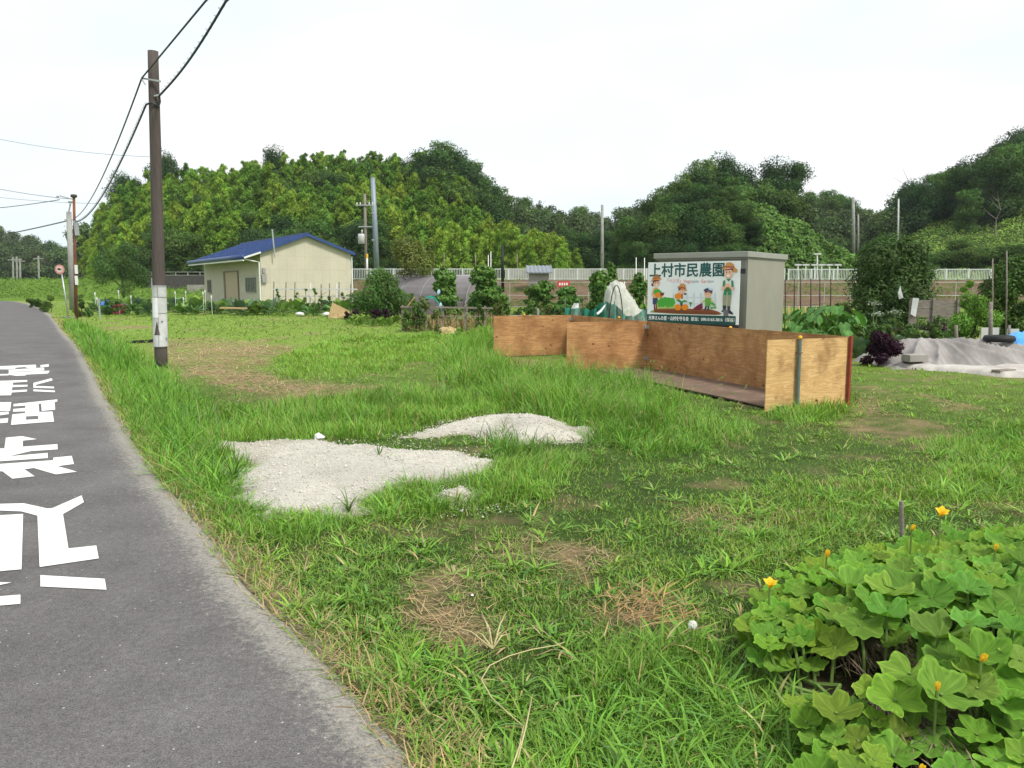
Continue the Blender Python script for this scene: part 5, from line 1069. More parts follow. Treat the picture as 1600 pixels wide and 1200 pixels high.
# undergrowth at the foot of the grove and dark shrubs
for px in range(150, 740, 26):
    D = float(sk(px)[1]) - R.uniform(1, 3); put('broad%d' % R.choice((0, 2)), Vector((hx(px, D), D, 1.9)), R.uniform(0, 6), R.uniform(.28, .45), 'low dark shrub along the foot of the bamboo hill', 'shrubs at the hill foot', 'shrub')
for px in range(905, 1010, 17):
    D = 100 + R.uniform(-4, 4); put('broad%d' % R.randrange(4), Vector((hx(px, D), D, 2.2)), R.uniform(0, 6), R.uniform(.5, .85), 'dark tree at the field edge left of the storage shed', 'trees at the field edge', 'tree')
KC = (hx(1142, 88), 88.0)
def mound_z(x, y): return 7.4 * np.clip(1 - ((x - KC[0]) / 13.5) ** 2, 0, 1) ** 1.1 * np.clip(1 - ((y - KC[1]) / 8.5) ** 2, 0, 1) ** 0.8 + 1.7
for px, D, py in ((985, 84, 335), (1010, 82, 345), (1030, 80, 330), (1055, 82, 318), (1080, 80, 335), (1105, 81, 322), (1132, 80, 345), (1000, 78, 378), (1040, 77, 372), (1075, 77, 380), (1110, 77, 385), (1140, 78, 382), (1160, 79, 385)):
    s = (At(px, py, D).z - 1.9) / 8.0; put('broad%d' % R.randrange(4), Vector((hx(px, D), D, 1.9)), R.uniform(0, 6), (max(s, .45), max(s, .45), s), 'dark rounded tree or bush in the front row above the shed roof', 'front trees above the shed', 'tree')
for px, D, py in ((1425, 84, 398), (1450, 83, 394), (1475, 83, 390), (1500, 82, 386), (1525, 82, 384), (1550, 82, 382), (1575, 81, 380), (1600, 81, 380), (1490, 90, 372), (1420, 96, 382), (1390, 98, 378)):
    b0 = hloc(px, D); s = max(.22, (At(px, py, D).z - b0.z) / 8.0); put('broad3', b0, R.uniform(0, 6), (s * 1.6, s * 1.6, s), 'low green bush along the foot of the right-hand slope', 'bushes under the right slope', 'bush')
for k in range(26):
    x = KC[0] + R.uniform(-12.5, 0.5); y = R.uniform(81, 90); zz_ = float(mound_z(x, y)) - .3; s = R.uniform(.32, .6); put('broad%d' % R.randrange(4), Vector((x, y, zz_)), R.uniform(0, 6), (s * 1.2, s * 1.2, s), 'small tree or bush among the creepers on the mound behind the shed', 'bushes on the creeper mound', 'bush')
# bare dead trees on the right hill
for px, D, py in ((1412, 128, 278), (1545, 98, 300)):
    b = trunk_mb(1.0, 0.013, 6, 0.06, px, 0.6); s = At(px, py, D).z - hloc(px, D).z; b.v = [v * s + hloc(px, D) for v in b.v]
    tag(obj('dead_tree', b, M['wood_grey'], loc=hloc(px, D)), {1412: 'bare dead tree at the left end of the right hill', 1452: 'bare branching dead tree on the right hill skyline', 1545: 'pale bare trunk at the edge of the right-hand wood'}[px], 'tree')

# leafy ground cover on the two open slopes
def cover(name, label, fn, n, size, col, aspect=0.7):
    C, N = fn(n); k = len(C); f = fbm(C[:, 0] * 0.35, C[:, 1] * 0.35 + C[:, 2] * 0.3, 5)[:, None]
    c = jit(col, k, 0.3) * (0.6 + 0.8 * f); V, Fq, cc = leaves(C, N, size * rng.uniform(.6, 1.4, k), size * aspect * rng.uniform(.6, 1.3, k), c, 0.15); o = linkmesh(name, npmesh(name, V, Fq, M['leaf_plain'], cc)); return setp(o, kind='stuff', label=label)
def slope_pts(n):
    px = rng.uniform(1290, 1900, n); f = rng.uniform(-0.05, 0.75, n); ys, d0, d1, th = sk(px); D = d0 + f * (d1 - d0); z = hill_z(px, D) + rng.uniform(-0.1, 0.55, n) * (0.4 + 1.2 * fbm(px * .05, D * .4, 6)); return np.stack([hx(px, D), D, z], 1), np.tile([0, -0.5, 1.0], (n, 1))
cover('slope_grass', 'bright green grass and creepers on the right-hand slope', slope_pts, 30000, 0.40, (0.17, 0.285, 0.045), 0.3)
gx, gy = np.meshgrid(np.linspace(KC[0] - 14, KC[0] + 14, 50), np.linspace(79, 97, 30)); gzv = mound_z(gx, gy) - 0.3; i, j = np.meshgrid(np.arange(29), np.arange(49), indexing='ij'); i, j = i.ravel(), j.ravel()
setp(linkmesh('mound', npmesh('mound', np.stack([gx.ravel(), gy.ravel(), gzv.ravel()], 1), np.stack([i * 50 + j, i * 50 + j + 1, (i + 1) * 50 + j + 1, (i + 1) * 50 + j], 1), M['hillsoil'], None, True)), kind='structure', label='steep mound under the creepers behind the shed')
def mound_pts(n):
    x = rng.uniform(KC[0] - 13.5, KC[0] + 13.5, n); y = rng.uniform(79.5, 92, n); lump = fbm(x * .5, y * .5 + x * .2, 33); z = mound_z(x, y) + (lump - .3) * 3.6 * rng.uniform(.3, 1, n); k = mound_z(x, y) > 1.75; return np.stack([x, y, z], 1)[k], np.tile([.3, -0.7, 0.8], (k.sum(), 1))
cover('creepers', 'bright green kudzu creepers over the mound behind the shed', mound_pts, 34000, 0.40, (0.10, 0.19, 0.038), 0.75)
def bank_pts(n):
    x = rng.uniform(-120, -14, n); t = rng.uniform(0, 1, n); y = 78 + 0.10 * np.maximum(0, -x - 20) + 20 * t; z = np.interp(t, [0, .3, .7, 1], [.15, .8, 1.7, 2.3]) + rng.uniform(-.05, .3, n); return np.stack([x, y, z], 1), np.tile([0, -.3, 1.0], (n, 1))
cover('bank_grass', 'tufted grass on the green bank beyond the bend', bank_pts, 26000, 0.42, (0.14, 0.25, 0.035), 0.25)
def emb_pts(n):
    x = rng.uniform(-14, 60, n); t = rng.uniform(0, 1, n) ** 1.6; y = 57.5 + 9 * t; k = fbm(x * .25, y * .6, 41) > 0.46 + .12 * t; z = np.interp(t, [0, .35, .7, 1], [.1, .8, 1.5, 2.0]) + rng.uniform(0, .2, n); return np.stack([x, y, z], 1)[k], np.tile([0, -.3, 1.0], (k.sum(), 1))
cover('embankment_weeds', 'patchy weeds on the brown railway embankment', emb_pts, 16000, 0.26, (0.13, 0.19, 0.04), 0.3)
def mid_pts(n):
    y = 20 + 44 * rng.uniform(0, 1, n) ** 0.9; x = rng.uniform(-1, 1, n) * (.72 * y + 2); ed, sg = edge_dist(x, y); k = (sg > 0) & (fbm(x * .3, y * .3, 19) > 0.40); return np.stack([x, y, rng.uniform(0, .25, n)], 1)[k], np.tile([0, -.3, 1.0], (k.sum(), 1))
cover('field_weeds', 'low leafy weeds between the allotment plots', mid_pts, 26000, 0.15, (0.14, 0.24, 0.035), 0.22)
# ------------------------------------------------------------------ railing, mesh fence, poles in the distance
def railing(x0, x1, y, zb, h, name, label, bay=2.0, m='rail_white'):
    t = thing(name, label, 'railing', (x0, y, zb)); n = int((x1 - x0) / bay)
    for i in range(n + 1):
        x = x0 + i * bay; b = MB(); b.box((x - .06, y - .06, zb - .1), (x + .06, y + .06, zb + h)); obj('post', b, M[m], t)
        if i < n:
            b = MB(); b.box((x + .062, y - .03, zb + h - .09), (x + bay - .062, y + .03, zb + h - .02)); b.box((x + .062, y - .025, zb + .08), (x + bay - .062, y + .025, zb + .13))
            for k in range(1, 14): xx = x + bay * k / 14; b.box((xx - .018, y - .018, zb + .131), (xx + .018, y + .018, zb + h - .091))
            obj('barred_panel', b, M[m], t)
    return t
railing(hx(546, 70), hx(1238, 70), 70.0, 2.0, 1.02, 'railing', 'long white barred railing along the embankment left of the shed')
railing(hx(1228, 71.5), hx(1560, 71.5), 71.5, 2.0, 1.02, 'railing', 'white barred railing along the embankment right of the shed')
b = MB(); yw = 72.6; b.box((hx(790, yw), yw, 2.0), (hx(1020, yw), yw + .25, 2.95)); tag(obj('platform_wall', b, M['concrete'], loc=(hx(790, yw), yw, 2.0)), 'pale low wall behind the white railing left of the sign', 'wall')
# dark wall with rails left of the barn
yw = 89.0; xa, xb = hx(232, yw), hx(345, yw); t = thing('retaining_wall', 'dark retaining wall with pipe rails left of the barn', 'wall', (xa, yw, 1.4))
b = MB(); b.box((xa, yw, 0.5), (xb, yw + .5, At(300, 431, yw).z)); obj('wall', b, M['dark_wall'], t); b = MB()
for py in (425, 430): b.bar(v3((xa, yw), At(300, py, yw).z), v3((xb, yw), At(300, py, yw).z), .06)
obj('rail', b, M['concrete_pole'], t)
for k in range(6): x = xa + (xb - xa) * (k + .5) / 6; b = MB(); b.box((x - .05, yw + .02, 2.6), (x + .05, yw + .12, At(300, 425, yw).z)); obj('post', b, M['concrete_pole'], t)
b = MB(); b.box((hx(296, 86), 86, .5), (hx(330, 86), 86.4, At(310, 445, 86).z)); tag(obj('concrete_wall', b, M['concrete'], loc=(hx(296, 86), 86, .5)), 'pale low concrete wall beside the left corner of the barn', 'wall')
# chain link fence in front of the embankment
yf = 54.0; t = thing('mesh_fence', 'thin grey wire mesh fence below the embankment', 'fence', (hx(720, yf), yf, 0)); zt = At(800, 441, yf).z
fx = np.linspace(hx(715, yf), hx(1570, yf), 22)
for x in fx: b = MB(); b.tube([(x, yf, -.1), (x, yf, zt)], .028, 6); obj('post', b, M['galv'], t)
b = MB()
for z in (zt, zt * .5, .15): b.tube([(fx[0], yf - .03, z), (fx[-1], yf - .03, z)], .014, 4)
obj('rail_wire', b, M['galv'], t)
def simple_pole(px, py_t, py_b, D, r, m, label, name='pole', cat='pole', px2=None, extra=None):
    bs = At(px, py_b, D); tp = At(px2 if px2 else px, py_t, D); t = thing(name, label, cat, bs); b = MB(); b.tube([bs - Vector((0, 0, .4)), bs.lerp(tp, .5), tp], [r, r * .9, r * .78], 10); obj('shaft', b, M[m], t, smooth=True)
    if extra: extra(t, bs, tp)
    return t
def ex_grey(t, bs, tp):
    b = MB(); b.lathe(tp, [(.2, -.05), (.22, .06)], 10); b.lathe(tp - Vector((0, 0, 3.2)), [(.24, 0), (.24, .1)], 10); b.lathe(tp - Vector((0, 0, 5.6)), [(.25, 0), (.25, .1)], 10); obj('band', b, M['galv'], t)
simple_pole(589, 278, 421, 74, .26, 'steel_pole', 'tall grey-blue steel pole right of the barn', px2=582.5, extra=ex_grey, cat='utility pole', name='utility_pole')
def ex_tr(t, bs, tp):
    b = MB()
    for dz, L in ((1.0, .8), (2.9, .6)): b = MB(); b.bar(tp + Vector((-L, -.15, -dz)), tp + Vector((L, -.15, -dz)), .09); obj('crossarm', b, M['galv'], t)
    b = MB(); b = MB(); c = tp + Vector((-.35, -.3, -4.4)); b.lathe(c, [(.1, -.05), (.3, 0), (.3, .75), (.26, .85)], 12); b.lathe(c + Vector((.1, -.1, .9)), [(.06, 0), (.06, .3)], 8); obj('transformer', b, M['white_wrap'], t, smooth=True); b = MB()
    for k in (-.7, -.4, .4, .7): b.lathe(tp + Vector((k, -.15, -.95)), [(.04, 0), (.06, .1), (.03, .2)], 8)
    obj('insulator', b, M['white'], t)
simple_pole(572, 303, 426, 73, .15, 'wood_grey', 'thin wooden utility pole with transformer beside the barn', extra=ex_tr, cat='utility pole', name='utility_pole', px2=570)
simple_pole(941, 320, 428, 72, .15, 'concrete_pole', 'slim concrete pole left of the sign above the railing')
simple_pole(785.5, 383, 447, 56, .11, 'black', 'short black pole among the climbing beans', px2=785)
simple_pole(1334, 308, 392, 92, .20, 'concrete_pole', 'concrete pole right of the shed before the gap in the hills', px2=1333)
simple_pole(1341, 335, 392, 96, .12, 'concrete_pole', 'shorter slim pole just right of the concrete pole')
simple_pole(1403, 311, 385, 90, .10, 'white_wrap', 'thin pale pole at the foot of the right hill', px2=1404)
simple_pole(573.5, 397, 428, 71, .10, 'white', 'white marker post with orange top beside the transformer pole', name='marker_post', cat='post', extra=lambda t, bs, tp: obj('tip', MB().lathe(tp, [(.1, -.35), (.1, .02)], 8), M['yellow'], t))
for px, py, py2, lab in ((694, 395, 425, 'leftmost thin stake behind the railing'), (743, 398, 425, 'second thin stake behind the railing'), (763, 398, 430, 'thin stake left of the white pair'), (808, 396, 425, 'right thin stake behind the railing')): simple_pole(px, py, py2, 76, .05, 'wood_grey', lab + ' in the middle', 'stake', 'stake')
for px, py, D, lab in ((767, 393, 45, 'tall white garden cane'), (763, 399, 45.5, 'shorter white garden cane')): simple_pole(px, py, 475, D, .025, 'white', lab + ' standing in the bean tower', 'cane', 'cane')
# platform lamps right of the shed
for px, pt in ((1247, 415), (1259, 415), (1273, 415), (1284, 415), (1296, 415), (1309, 415), (1277, 398), (1435, 402)):
    D = 73.0; bs = At(px, 437, D); tp = At(px, pt, D); lab = {1277: 'taller white lamp standing among the low platform lights', 1435: 'small lamp showing above the round bush on the right'}.get(px, 'low white T-shaped platform light right of the shed'); g = None if px in (1277, 1435) else 'platform lights'
    t = thing('platform_lamp', lab, 'lamp', bs, g); b = MB(); b.tube([bs, tp], .06, 8); obj('post', b, M['white'], t); b = MB(); b.box((tp.x - .3, tp.y - .12, tp.z), (tp.x + .3, tp.y + .12, tp.z + .14)); obj('lamp_head', b, M['white_wrap'], t)
# far pylons of thin poles at left
for px, pt, lab in ((20, 402, 'first'), (26, 401, 'second'), (31, 404, 'third'), (60, 400, 'fourth, right-hand')):
    D = 190; bs = At(px, 436, D); tp = At(px, pt, D); t = thing('far_pole', '%s of the faint pale poles before the far left hill' % lab, 'pole', bs); b = MB(); b.tube([bs - Vector((0, 0, 3)), tp], .22, 6); obj('shaft', b, M['concrete_pole'], t); b = MB(); b.bar(tp + Vector((-1.2, 0, -.6)), tp + Vector((1.2, 0, -.6)), .2); obj('crossarm', b, M['concrete_pole'], t)

# small roofed block hut on the slope
hb = At(841, 440, 62); t = thing('pump_hut', 'small concrete hut with grey corrugated roof on the embankment', 'hut', hb); zt = At(841, 426, 62).z; x0, x1 = hx(826, 62), hx(857, 62)
b = MB(); b.box((x0, 62, .9), (x1, 63.2, zt)); obj('wall', b, M['concrete'], t); b = MB(); xr = np.arange(hx(822, 62), hx(863, 62), .08)
top_ = [(x, 61.6, zt + .03 + .035 * math.sin(i * 1.6)) for i, x in enumerate(xr)]; bk_ = [(p[0], 63.4, p[2] + .55) for p in top_]
for i in range(len(xr) - 1): b.quad(top_[i], top_[i + 1], bk_[i + 1], bk_[i])
b.quad(top_[0], bk_[0], (xr[0], 63.4, zt), (xr[0], 61.6, zt)); b.quad(top_[-1], bk_[-1], (xr[-1], 63.4, zt), (xr[-1], 61.6, zt)); b.poly([(x, 61.6, zt + .03 + .035 * math.sin(i * 1.6)) for i, x in enumerate(xr)] + [(xr[-1], 61.6, zt - .06), (xr[0], 61.6, zt - .06)]); obj('roof', b, mat('grey_corrugated', (.20, .225, .25), .6, .1, 4), t)
b = MB(); p = At(880.5, 444, 53.9); b.box((p.x - .42, 53.86, p.z - .2), (p.x + .42, 53.9, p.z + .2)); b.cur = 1
for k in range(4): b.box((p.x - .3 + k * .16, 53.845, p.z - .08), (p.x - .2 + k * .16, 53.858, p.z + .09))
tag(obj('notice_board', b, [M['red'], M['white']], loc=p), 'small red notice with white lettering on the mesh fence', 'notice')

# ------------------------------------------------------------------ hedges, bushes and allotment plants
def bush(name, px, D, w_px, top_py, n, size, col, label, cat='bush', lobes=12, base_py=None, aspect=0.4, droop=.2, trunk=True, group=None, depth=1.0, lo=.12, seed=None):
    base = Vector((hx(px, D), D, 0)) if base_py is None else At(px, base_py, D); h = At(px, top_py, D).z - base.z; w_ = w_px / 2 / F * D; q = random.Random(seed if seed is not None else int(px * 7 + D)); L = []
    for i in range(lobes):
        t = q.uniform(lo, .86); a = q.uniform(0, 6.28); env = max(.05, 1 - ((t - .36) / .56) ** 2) ** .7; rr = w_ * .68 * env * math.sqrt(q.uniform(.05, 1)); r = w_ * q.uniform(.18, .38); L.append(((rr * math.cos(a), rr * math.sin(a) * depth, h * t), (r, r * depth, min(r * .9, h * .3)), r * r, rtint(q, .22)))
    root = thing(name, label, cat, base, group); V, Fq, C = crown_cloud(L, n, size, col, droop, aspect); linkmesh('foliage', npmesh('foliage', V, Fq, M['leaf_plain'], C), root)
    if trunk: b = trunk_mb(h * .75, max(.03, h * .022), 6, .15 * w_, int(px), .15); b.v = [v + base for v in b.v]; obj('stem', b, M['bark'], root)
    return root
bush('tree', 198, 62, 95, 366, 10000, .18, (0.072, 0.136, 0.035), 'loose green tree standing left of the wooden pole', 'tree', 18, aspect=.28, lo=.22)
bush('round_hedge', 83, 48, 26, 455, 1500, .10, (0.120, 0.200, 0.032), 'small clipped round hedge beside the road bend', 'hedge', 5, lo=.4)
for px, D, w_, tp, lab in ((52, 56, 18, 462, 'dark low shrub left of the clipped round hedge'), (66, 52, 30, 463, 'spreading yellowish shrub in front of the round hedge'), (130, 40, 26, 462, 'low shrub just right of the rusty pole'), (75, 47, 40, 472, 'lowest grassy bush at the road bend')): bush('shrub', px, D, w_, tp, 900, .11, (.06, .12, .022), lab, 'shrub', 6)
bush('shrub', 597, 38, 108, 424, 22000, .14, (0.083, 0.168, 0.038), 'large dense green bush right of the barn', 'bush', 22, aspect=.35)
bush('loquat_tree', 641, 46, 96, 360, 6500, .19, (0.160, 0.200, 0.048), 'yellowish-leaved loquat tree behind the grey plastic tunnel', 'tree', 16, aspect=.3, lo=.42)
bush('tree', 1390, 24, 180, 374, 42000, .12, (0.070, 0.125, 0.035), 'big dark rounded bush tree right of the shed', 'tree', 34, aspect=.36, lo=.1)
bush('shrub', 1390, 24.3, 120, 374, 5000, .09, (0.136, 0.184, 0.048), 'paler leaf sprays in the upper part of the dark bush tree', 'bush', 10, aspect=.36, lo=.6, trunk=False)  # paler leaves kept to the upper part of the crown
for px, D, w_, tp, lab in ((550, 35.5, 30, 478, 'purple perilla bush leftmost before the large green bush'), (587, 35, 30, 484, 'purple perilla bush in the middle before the green bush'), (607, 34.5, 26, 477, 'taller purple perilla bush next to the log frame')): bush('perilla_bush', px, D, w_, tp, 900, .10, (.028, .010, .020), lab, 'bush', 6)
bush('perilla_bush', 1376, 15.9, 66, 518, 6500, .07, (.030, .010, .022), 'dark purple perilla bush right of the plywood bin', 'bush', 10)
bush('perilla_bush', 1475, 19.5, 40, 493, 900, .06, (.035, .014, .030), 'faint purple perilla bush below the board fence', 'bush', 6)
# tall hedge of creepers at right edge
bush('climber_hedge', 1572, 21, 112, 396, 20000, .10, (0.080, 0.152, 0.035), 'tall creeper-covered hedge at the right edge', 'hedge', 30, depth=.5, lo=.08)
bush('climber_hedge', 1660, 20.5, 110, 400, 9000, .10, (0.072, 0.136, 0.035), 'tall creeper hedge continuing beyond the right edge', 'hedge', 20, depth=.5, lo=.08)
bush('vine_arch', 1520, 18.3, 88, 446, 11000, .06, (0.152, 0.304, 0.045), 'bright green vine heaped on a low arch', 'vine', 18, lo=.1)
bush('vine_arch', 1508, 18.6, 34, 424, 3000, .06, (0.160, 0.320, 0.048), 'bright vine spire rising left of the arch', 'vine', 10, lo=.3)
for px, pt, D, lab in ((1551, 404, 20.4, 'tall pale bamboo pole before the creeper hedge'), (1573, 392, 20.6, 'second tall bamboo pole at the creeper hedge'), (1519, 424, 20.2, 'brown pole left of the creeper hedge'), (1548, 472, 17.0, 'thick short grey post beside the vine arch'), (1494, 508, 17.6, 'stubby wooden post behind the cloth heap')): simple_pole(px, pt, 520 if D > 18 else 545, D, .02 if D > 18 else .045, 'wood_grey', lab, 'stake', 'stake')

def climber(px, D, w_px, top_py, n, label, lean=0.0, col=(.10, .20, .04), cane=True):
    base = Vector((hx(px, D), D, 0)); h = At(px, top_py, D).z; w_ = w_px / 1.7 / F * D; L = []; q = random.Random(int(px)); k = 22
    for i in range(k): t = .04 + .92 * i / (k - 1); r = w_ * q.uniform(.45, 1.1) * (1 - .3 * t); L.append(((lean * (t - .0) * w_ + q.uniform(-.6, .6) * w_ * (1.25 - .5 * t), q.uniform(-.3, .3) * w_, h * t), (r * .9, r * .9, h / k * 1.8), r, rtint(q, .2)))
    root = thing('climbing_bean', label, 'bean plant', base); V, Fq, C = crown_cloud(L, int(n * 1.9), .125 + .0008 * D, col, .35, .75, inner=.2); linkmesh('foliage', npmesh('foliage', V, Fq, M['leaf_plain'], C), root)
    b = MB()
    for dx in (-.5, .5): b.tube([base + Vector((dx * w_, 0, -.1)), base + Vector((lean * w_ * .9 + dx * .2 * w_, 0, h * 1.04))], .014, 5)
    obj('canes', b, M['wood_grey'], root); return root
climber(713, 31, 34, 421, 2600, 'leaning column of climbing beans before the plastic tunnel', -1.1); climber(757, 33, 42, 418, 3400, 'tallest dense tower of climbing beans in the plot'); climber(782, 32.5, 30, 465, 1000, 'loose low bean plant at the foot of the bean tower')
climber(846, 31, 36, 442, 1500, 'low bushy bean plant right of the bean tower'); climber(884, 30, 30, 450, 1300, 'bean plant under the red notice'); climber(936, 29, 30, 428, 2400, 'upright bean column left of the white net'); climber(955, 30, 15, 414, 700, 'slim bean vine on a thin cane behind the white net'); climber(995, 27, 22, 430, 900, 'sparse bean vine between the white net and the sign')
climber(865, 29, 60, 478, 1600, 'low tangled bean plants behind the plywood bin')
for px, pt, D, lab in ((1007, 403, 27, 'tall thin white cane left of the sign'), (994, 402, 28, 'bamboo cane left of the sign'), (976, 440, 27, 'short white cane in the bean vines')): simple_pole(px, pt, 495, D, .016, 'white', lab, 'cane', 'cane')

def leafy_row():
    # vegetables standing in the plots: rosettes of upright broad leaves
    def veg(seed, n=15, L=.42, col=(.06, .13, .04), up=1.1, wd=.36):
        q = np.random.default_rng(seed); V = []; Fq = []; C = []; k = 0
        for i in range(n):
            a = q.uniform(0, 6.28); tilt = q.uniform(.15, up); l = L * q.uniform(.6, 1.15); d = np.array([math.cos(a) * math.sin(tilt), math.sin(a) * math.sin(tilt), math.cos(tilt)]); s = np.array([-math.sin(a), math.cos(a), 0]); w_ = l * wd * .5; nn = np.cross(d, s)
            prof = [(0, .06), (.35, .15), (.55, .9), (.78, 1.0), (1.0, .12)]
            for j, (t, ww) in enumerate(prof):
                c = d * l * t + np.array([0, 0, -.25 * l * t * t]) ; V += [c - s * w_ * ww - nn * .04, c + s * w_ * ww - nn * .04]
                if j: Fq.append([k + 2 * j - 2, k + 2 * j - 1, k + 2 * j + 1, k + 2 * j])
            cc = np.array(col) * q.uniform(.7, 1.35) * np.array([q.uniform(.9, 1.2), 1, q.uniform(.8, 1.2)]); C += [cc] * 10; k += 10
        return np.array(V), np.array(Fq), np.array(C)
    for i in range(3):
        r = bpy.data.objects.new('vegetable_plant', None); COL.objects.link(r); V, Fq, C = veg(i, 24, .5, [(.09, .19, .06), (.14, .25, .045), (.11, .19, .10)][i]); linkmesh('foliage', npmesh('foliage', V, Fq, M['leaf_plain'], C), r); PR['veg%d' % i] = r
    for i in range(2):
        r = bpy.data.objects.new('taro_plant', None); COL.objects.link(r); q = random.Random(90 + i); parts = []; sb = MB()
        for k in range(9):
            a = 2.4 * k + q.uniform(-.4, .4); hh = q.uniform(.45, .95); rr = q.uniform(.12, .38); c = (rr * math.cos(a), rr * math.sin(a), hh); S = q.uniform(.17, .26)
            n = 24; th = np.linspace(-math.pi, math.pi, n, endpoint=False); r0 = (1 + .35 * np.cos(th)) * (1 - .75 * np.exp(-((np.abs(th) - math.pi) / .3) ** 2)) * .85 + .0; V = []; Cc = []; col = np.array((.070, .170, .040)) * q.uniform(.8, 1.35)
            for f in (0, .5, 1.0): x, y = r0 * f * np.cos(th), r0 * f * np.sin(th) * .8; z = .25 * y ** 2 - .18 * x ** 2 + .03 * f * np.sin(9 * th); V.append(np.stack([x, y, z], 1)); Cc.append(np.where((np.abs(np.sin(th * 1.0)) < .15)[:, None] | (f == 0), col * 1.5, col * (1 + .08 * rng.normal(size=(n, 1)))))
            V = np.concatenate(V) * S; Fq = np.array([(m * n + u, m * n + (u + 1) % n, (m + 1) * n + (u + 1) % n, (m + 1) * n + u) for m in range(2) for u in range(n)])
            Rm = np.array(Matrix.Rotation(a, 3, 'Z') @ Matrix.Rotation(q.uniform(.5, 1.15), 3, 'Y')); parts.append((V @ Rm.T + np.array(c), Fq, np.concatenate(Cc))); sb.tube([(0, 0, 0), (c[0] * .4, c[1] * .4, hh * .6), c], [.02, .014, .008], 5)
        V, Fq, C = cat_(parts); linkmesh('foliage', npmesh('foliage', V, Fq, M['leaf_plain'], C, True), r); obj('stems', sb, M['stalk'], r); PR['taro%d' % i] = r
leafy_row()
for k in range(46):
    px = 150 + 395 * (k + R.uniform(-.3, .3)) / 46; D = R.uniform(41, 51); put('veg%d' % R.randrange(3), Vector((hx(px, D), D, 0)), R.uniform(0, 6), R.uniform(1.5, 2.6), 'broad-leaved vegetable plant in the long row in front of the barn', 'vegetables in front of the barn', 'vegetable')
for k in range(12):
    px = 545 + 85 * (k + R.uniform(-.3, .3)) / 12; D = R.uniform(31, 34); put('veg1', Vector((hx(px, D), D, 0)), R.uniform(0, 6), R.uniform(.6, 1.0), 'low bright leafy plant along the front of the big green bush', 'low leafy plants by the big bush', 'vegetable')
for k in range(11):
    px = 715 + 60 * (k + R.uniform(-.3, .3)) / 11; D = R.uniform(22, 25); put('veg1', Vector((hx(px, D), D, 0)), R.uniform(0, 6), R.uniform(.55, .85), 'low bright leafy plant left of the plywood bin', 'low leafy plants left of the bin', 'vegetable')
for k in range(24):
    px = R.uniform(1332, 1500); D = R.uniform(17.0, 19.6); bush('allotment_plant', px, D, R.uniform(26, 52), R.uniform(484, 512), 500, .09, R.choice(((.08, .15, .04), (.11, .20, .045), (.06, .12, .04), (.16, .21, .10), (.14, .22, .05))), 'tangled leafy plant between the taro and the board fence', 'plant', 6, trunk=True, group='tangled plants before the board fence', lo=.08)
for px, D, s in ((1243, 20.5, 1.2), (1258, 19.5, 1.3), (1275, 19, 1.2), (1292, 20, 1.45), (1308, 19, 1.5), (1322, 19.5, 1.2), (1232, 19, 1.0), (1283, 18.2, .9), (1310, 18, .9), (1335, 20, 1.1), (1250, 18, .9), (1268, 18.2, .8)): put('taro%d' % R.randrange(2), Vector((hx(px, D), D, 0)), R.uniform(0, 6), s * .78, 'large-leaved taro plant in the plot right of the shed', 'taro plants by the shed', 'taro')
for k in range(26):
    px = 1335 + 165 * (k + R.uniform(-.4, .4)) / 26; D = R.uniform(17.2, 20.5); put('veg%d' % R.choice((0, 2, 2)), Vector((hx(px, D), D, 0)), R.uniform(0, 6), R.uniform(.8, 1.5), 'green or silvery vegetable plant before the weathered board fence', 'vegetables by the board fence', 'vegetable')
for k in range(16):
    px = 640 + 130 * (k + R.uniform(-.4, .4)) / 16; D = R.uniform(28.5, 31); put('veg%d' % R.choice((0, 1)), Vector((hx(px, D), D, 0)), R.uniform(0, 6), R.uniform(.8, 1.3), 'vegetable plant inside the plot fenced with old sticks', 'vegetables in the stick-fenced plot', 'vegetable')
for k in range(22):
    px = 800 + 215 * (k + R.uniform(-.4, .4)) / 22; D = R.uniform(25, 31); put('veg%d' % R.randrange(3), Vector((hx(px, D), D, 0)), R.uniform(0, 6), R.uniform(.9, 1.5), 'vegetable plant in the plots behind the plywood bin', 'vegetables behind the bin', 'vegetable')
for k in range(9):
    px = 128 + 120 * (k + R.uniform(-.3, .3)) / 9; D = R.uniform(40, 43); bush('shrub', px, D, R.uniform(24, 34), R.uniform(455, 468), 500, .13, (.09, .175, .045), 'leafy plant in the row left of the wooden pole', 'shrub', 5, trunk=False, group='leafy plants left of the pole')

for k in range(34):
    px = R.uniform(632, 1012); D = R.uniform(25.5, 35); bush('allotment_plant', px, D, R.uniform(18, 40), At(px, 400, D).y * 0 + R.uniform(452, 482), 420, .13, R.choice(((.10, .19, .04), (.13, .22, .045), (.085, .16, .045), (.16, .20, .06))), 'tangled green allotment plant between the bean towers and the net', 'plant', 6, trunk=True, group='tangled allotment plants', lo=.08)
for k in range(10):
    px = R.uniform(1235, 1340); D = R.uniform(24, 30); bush('allotment_plant', px, D, R.uniform(25, 45), R.uniform(462, 478), 420, .12, R.choice(((.12, .21, .04), (.15, .23, .05))), 'pale green crop behind the taro plants right of the shed', 'plant', 6, trunk=True, group='crops behind the taro', lo=.08)
# ------------------------------------------------------------------ garden structures
def at0(px, D, z=0): return Vector((hx(px, D), D, z))
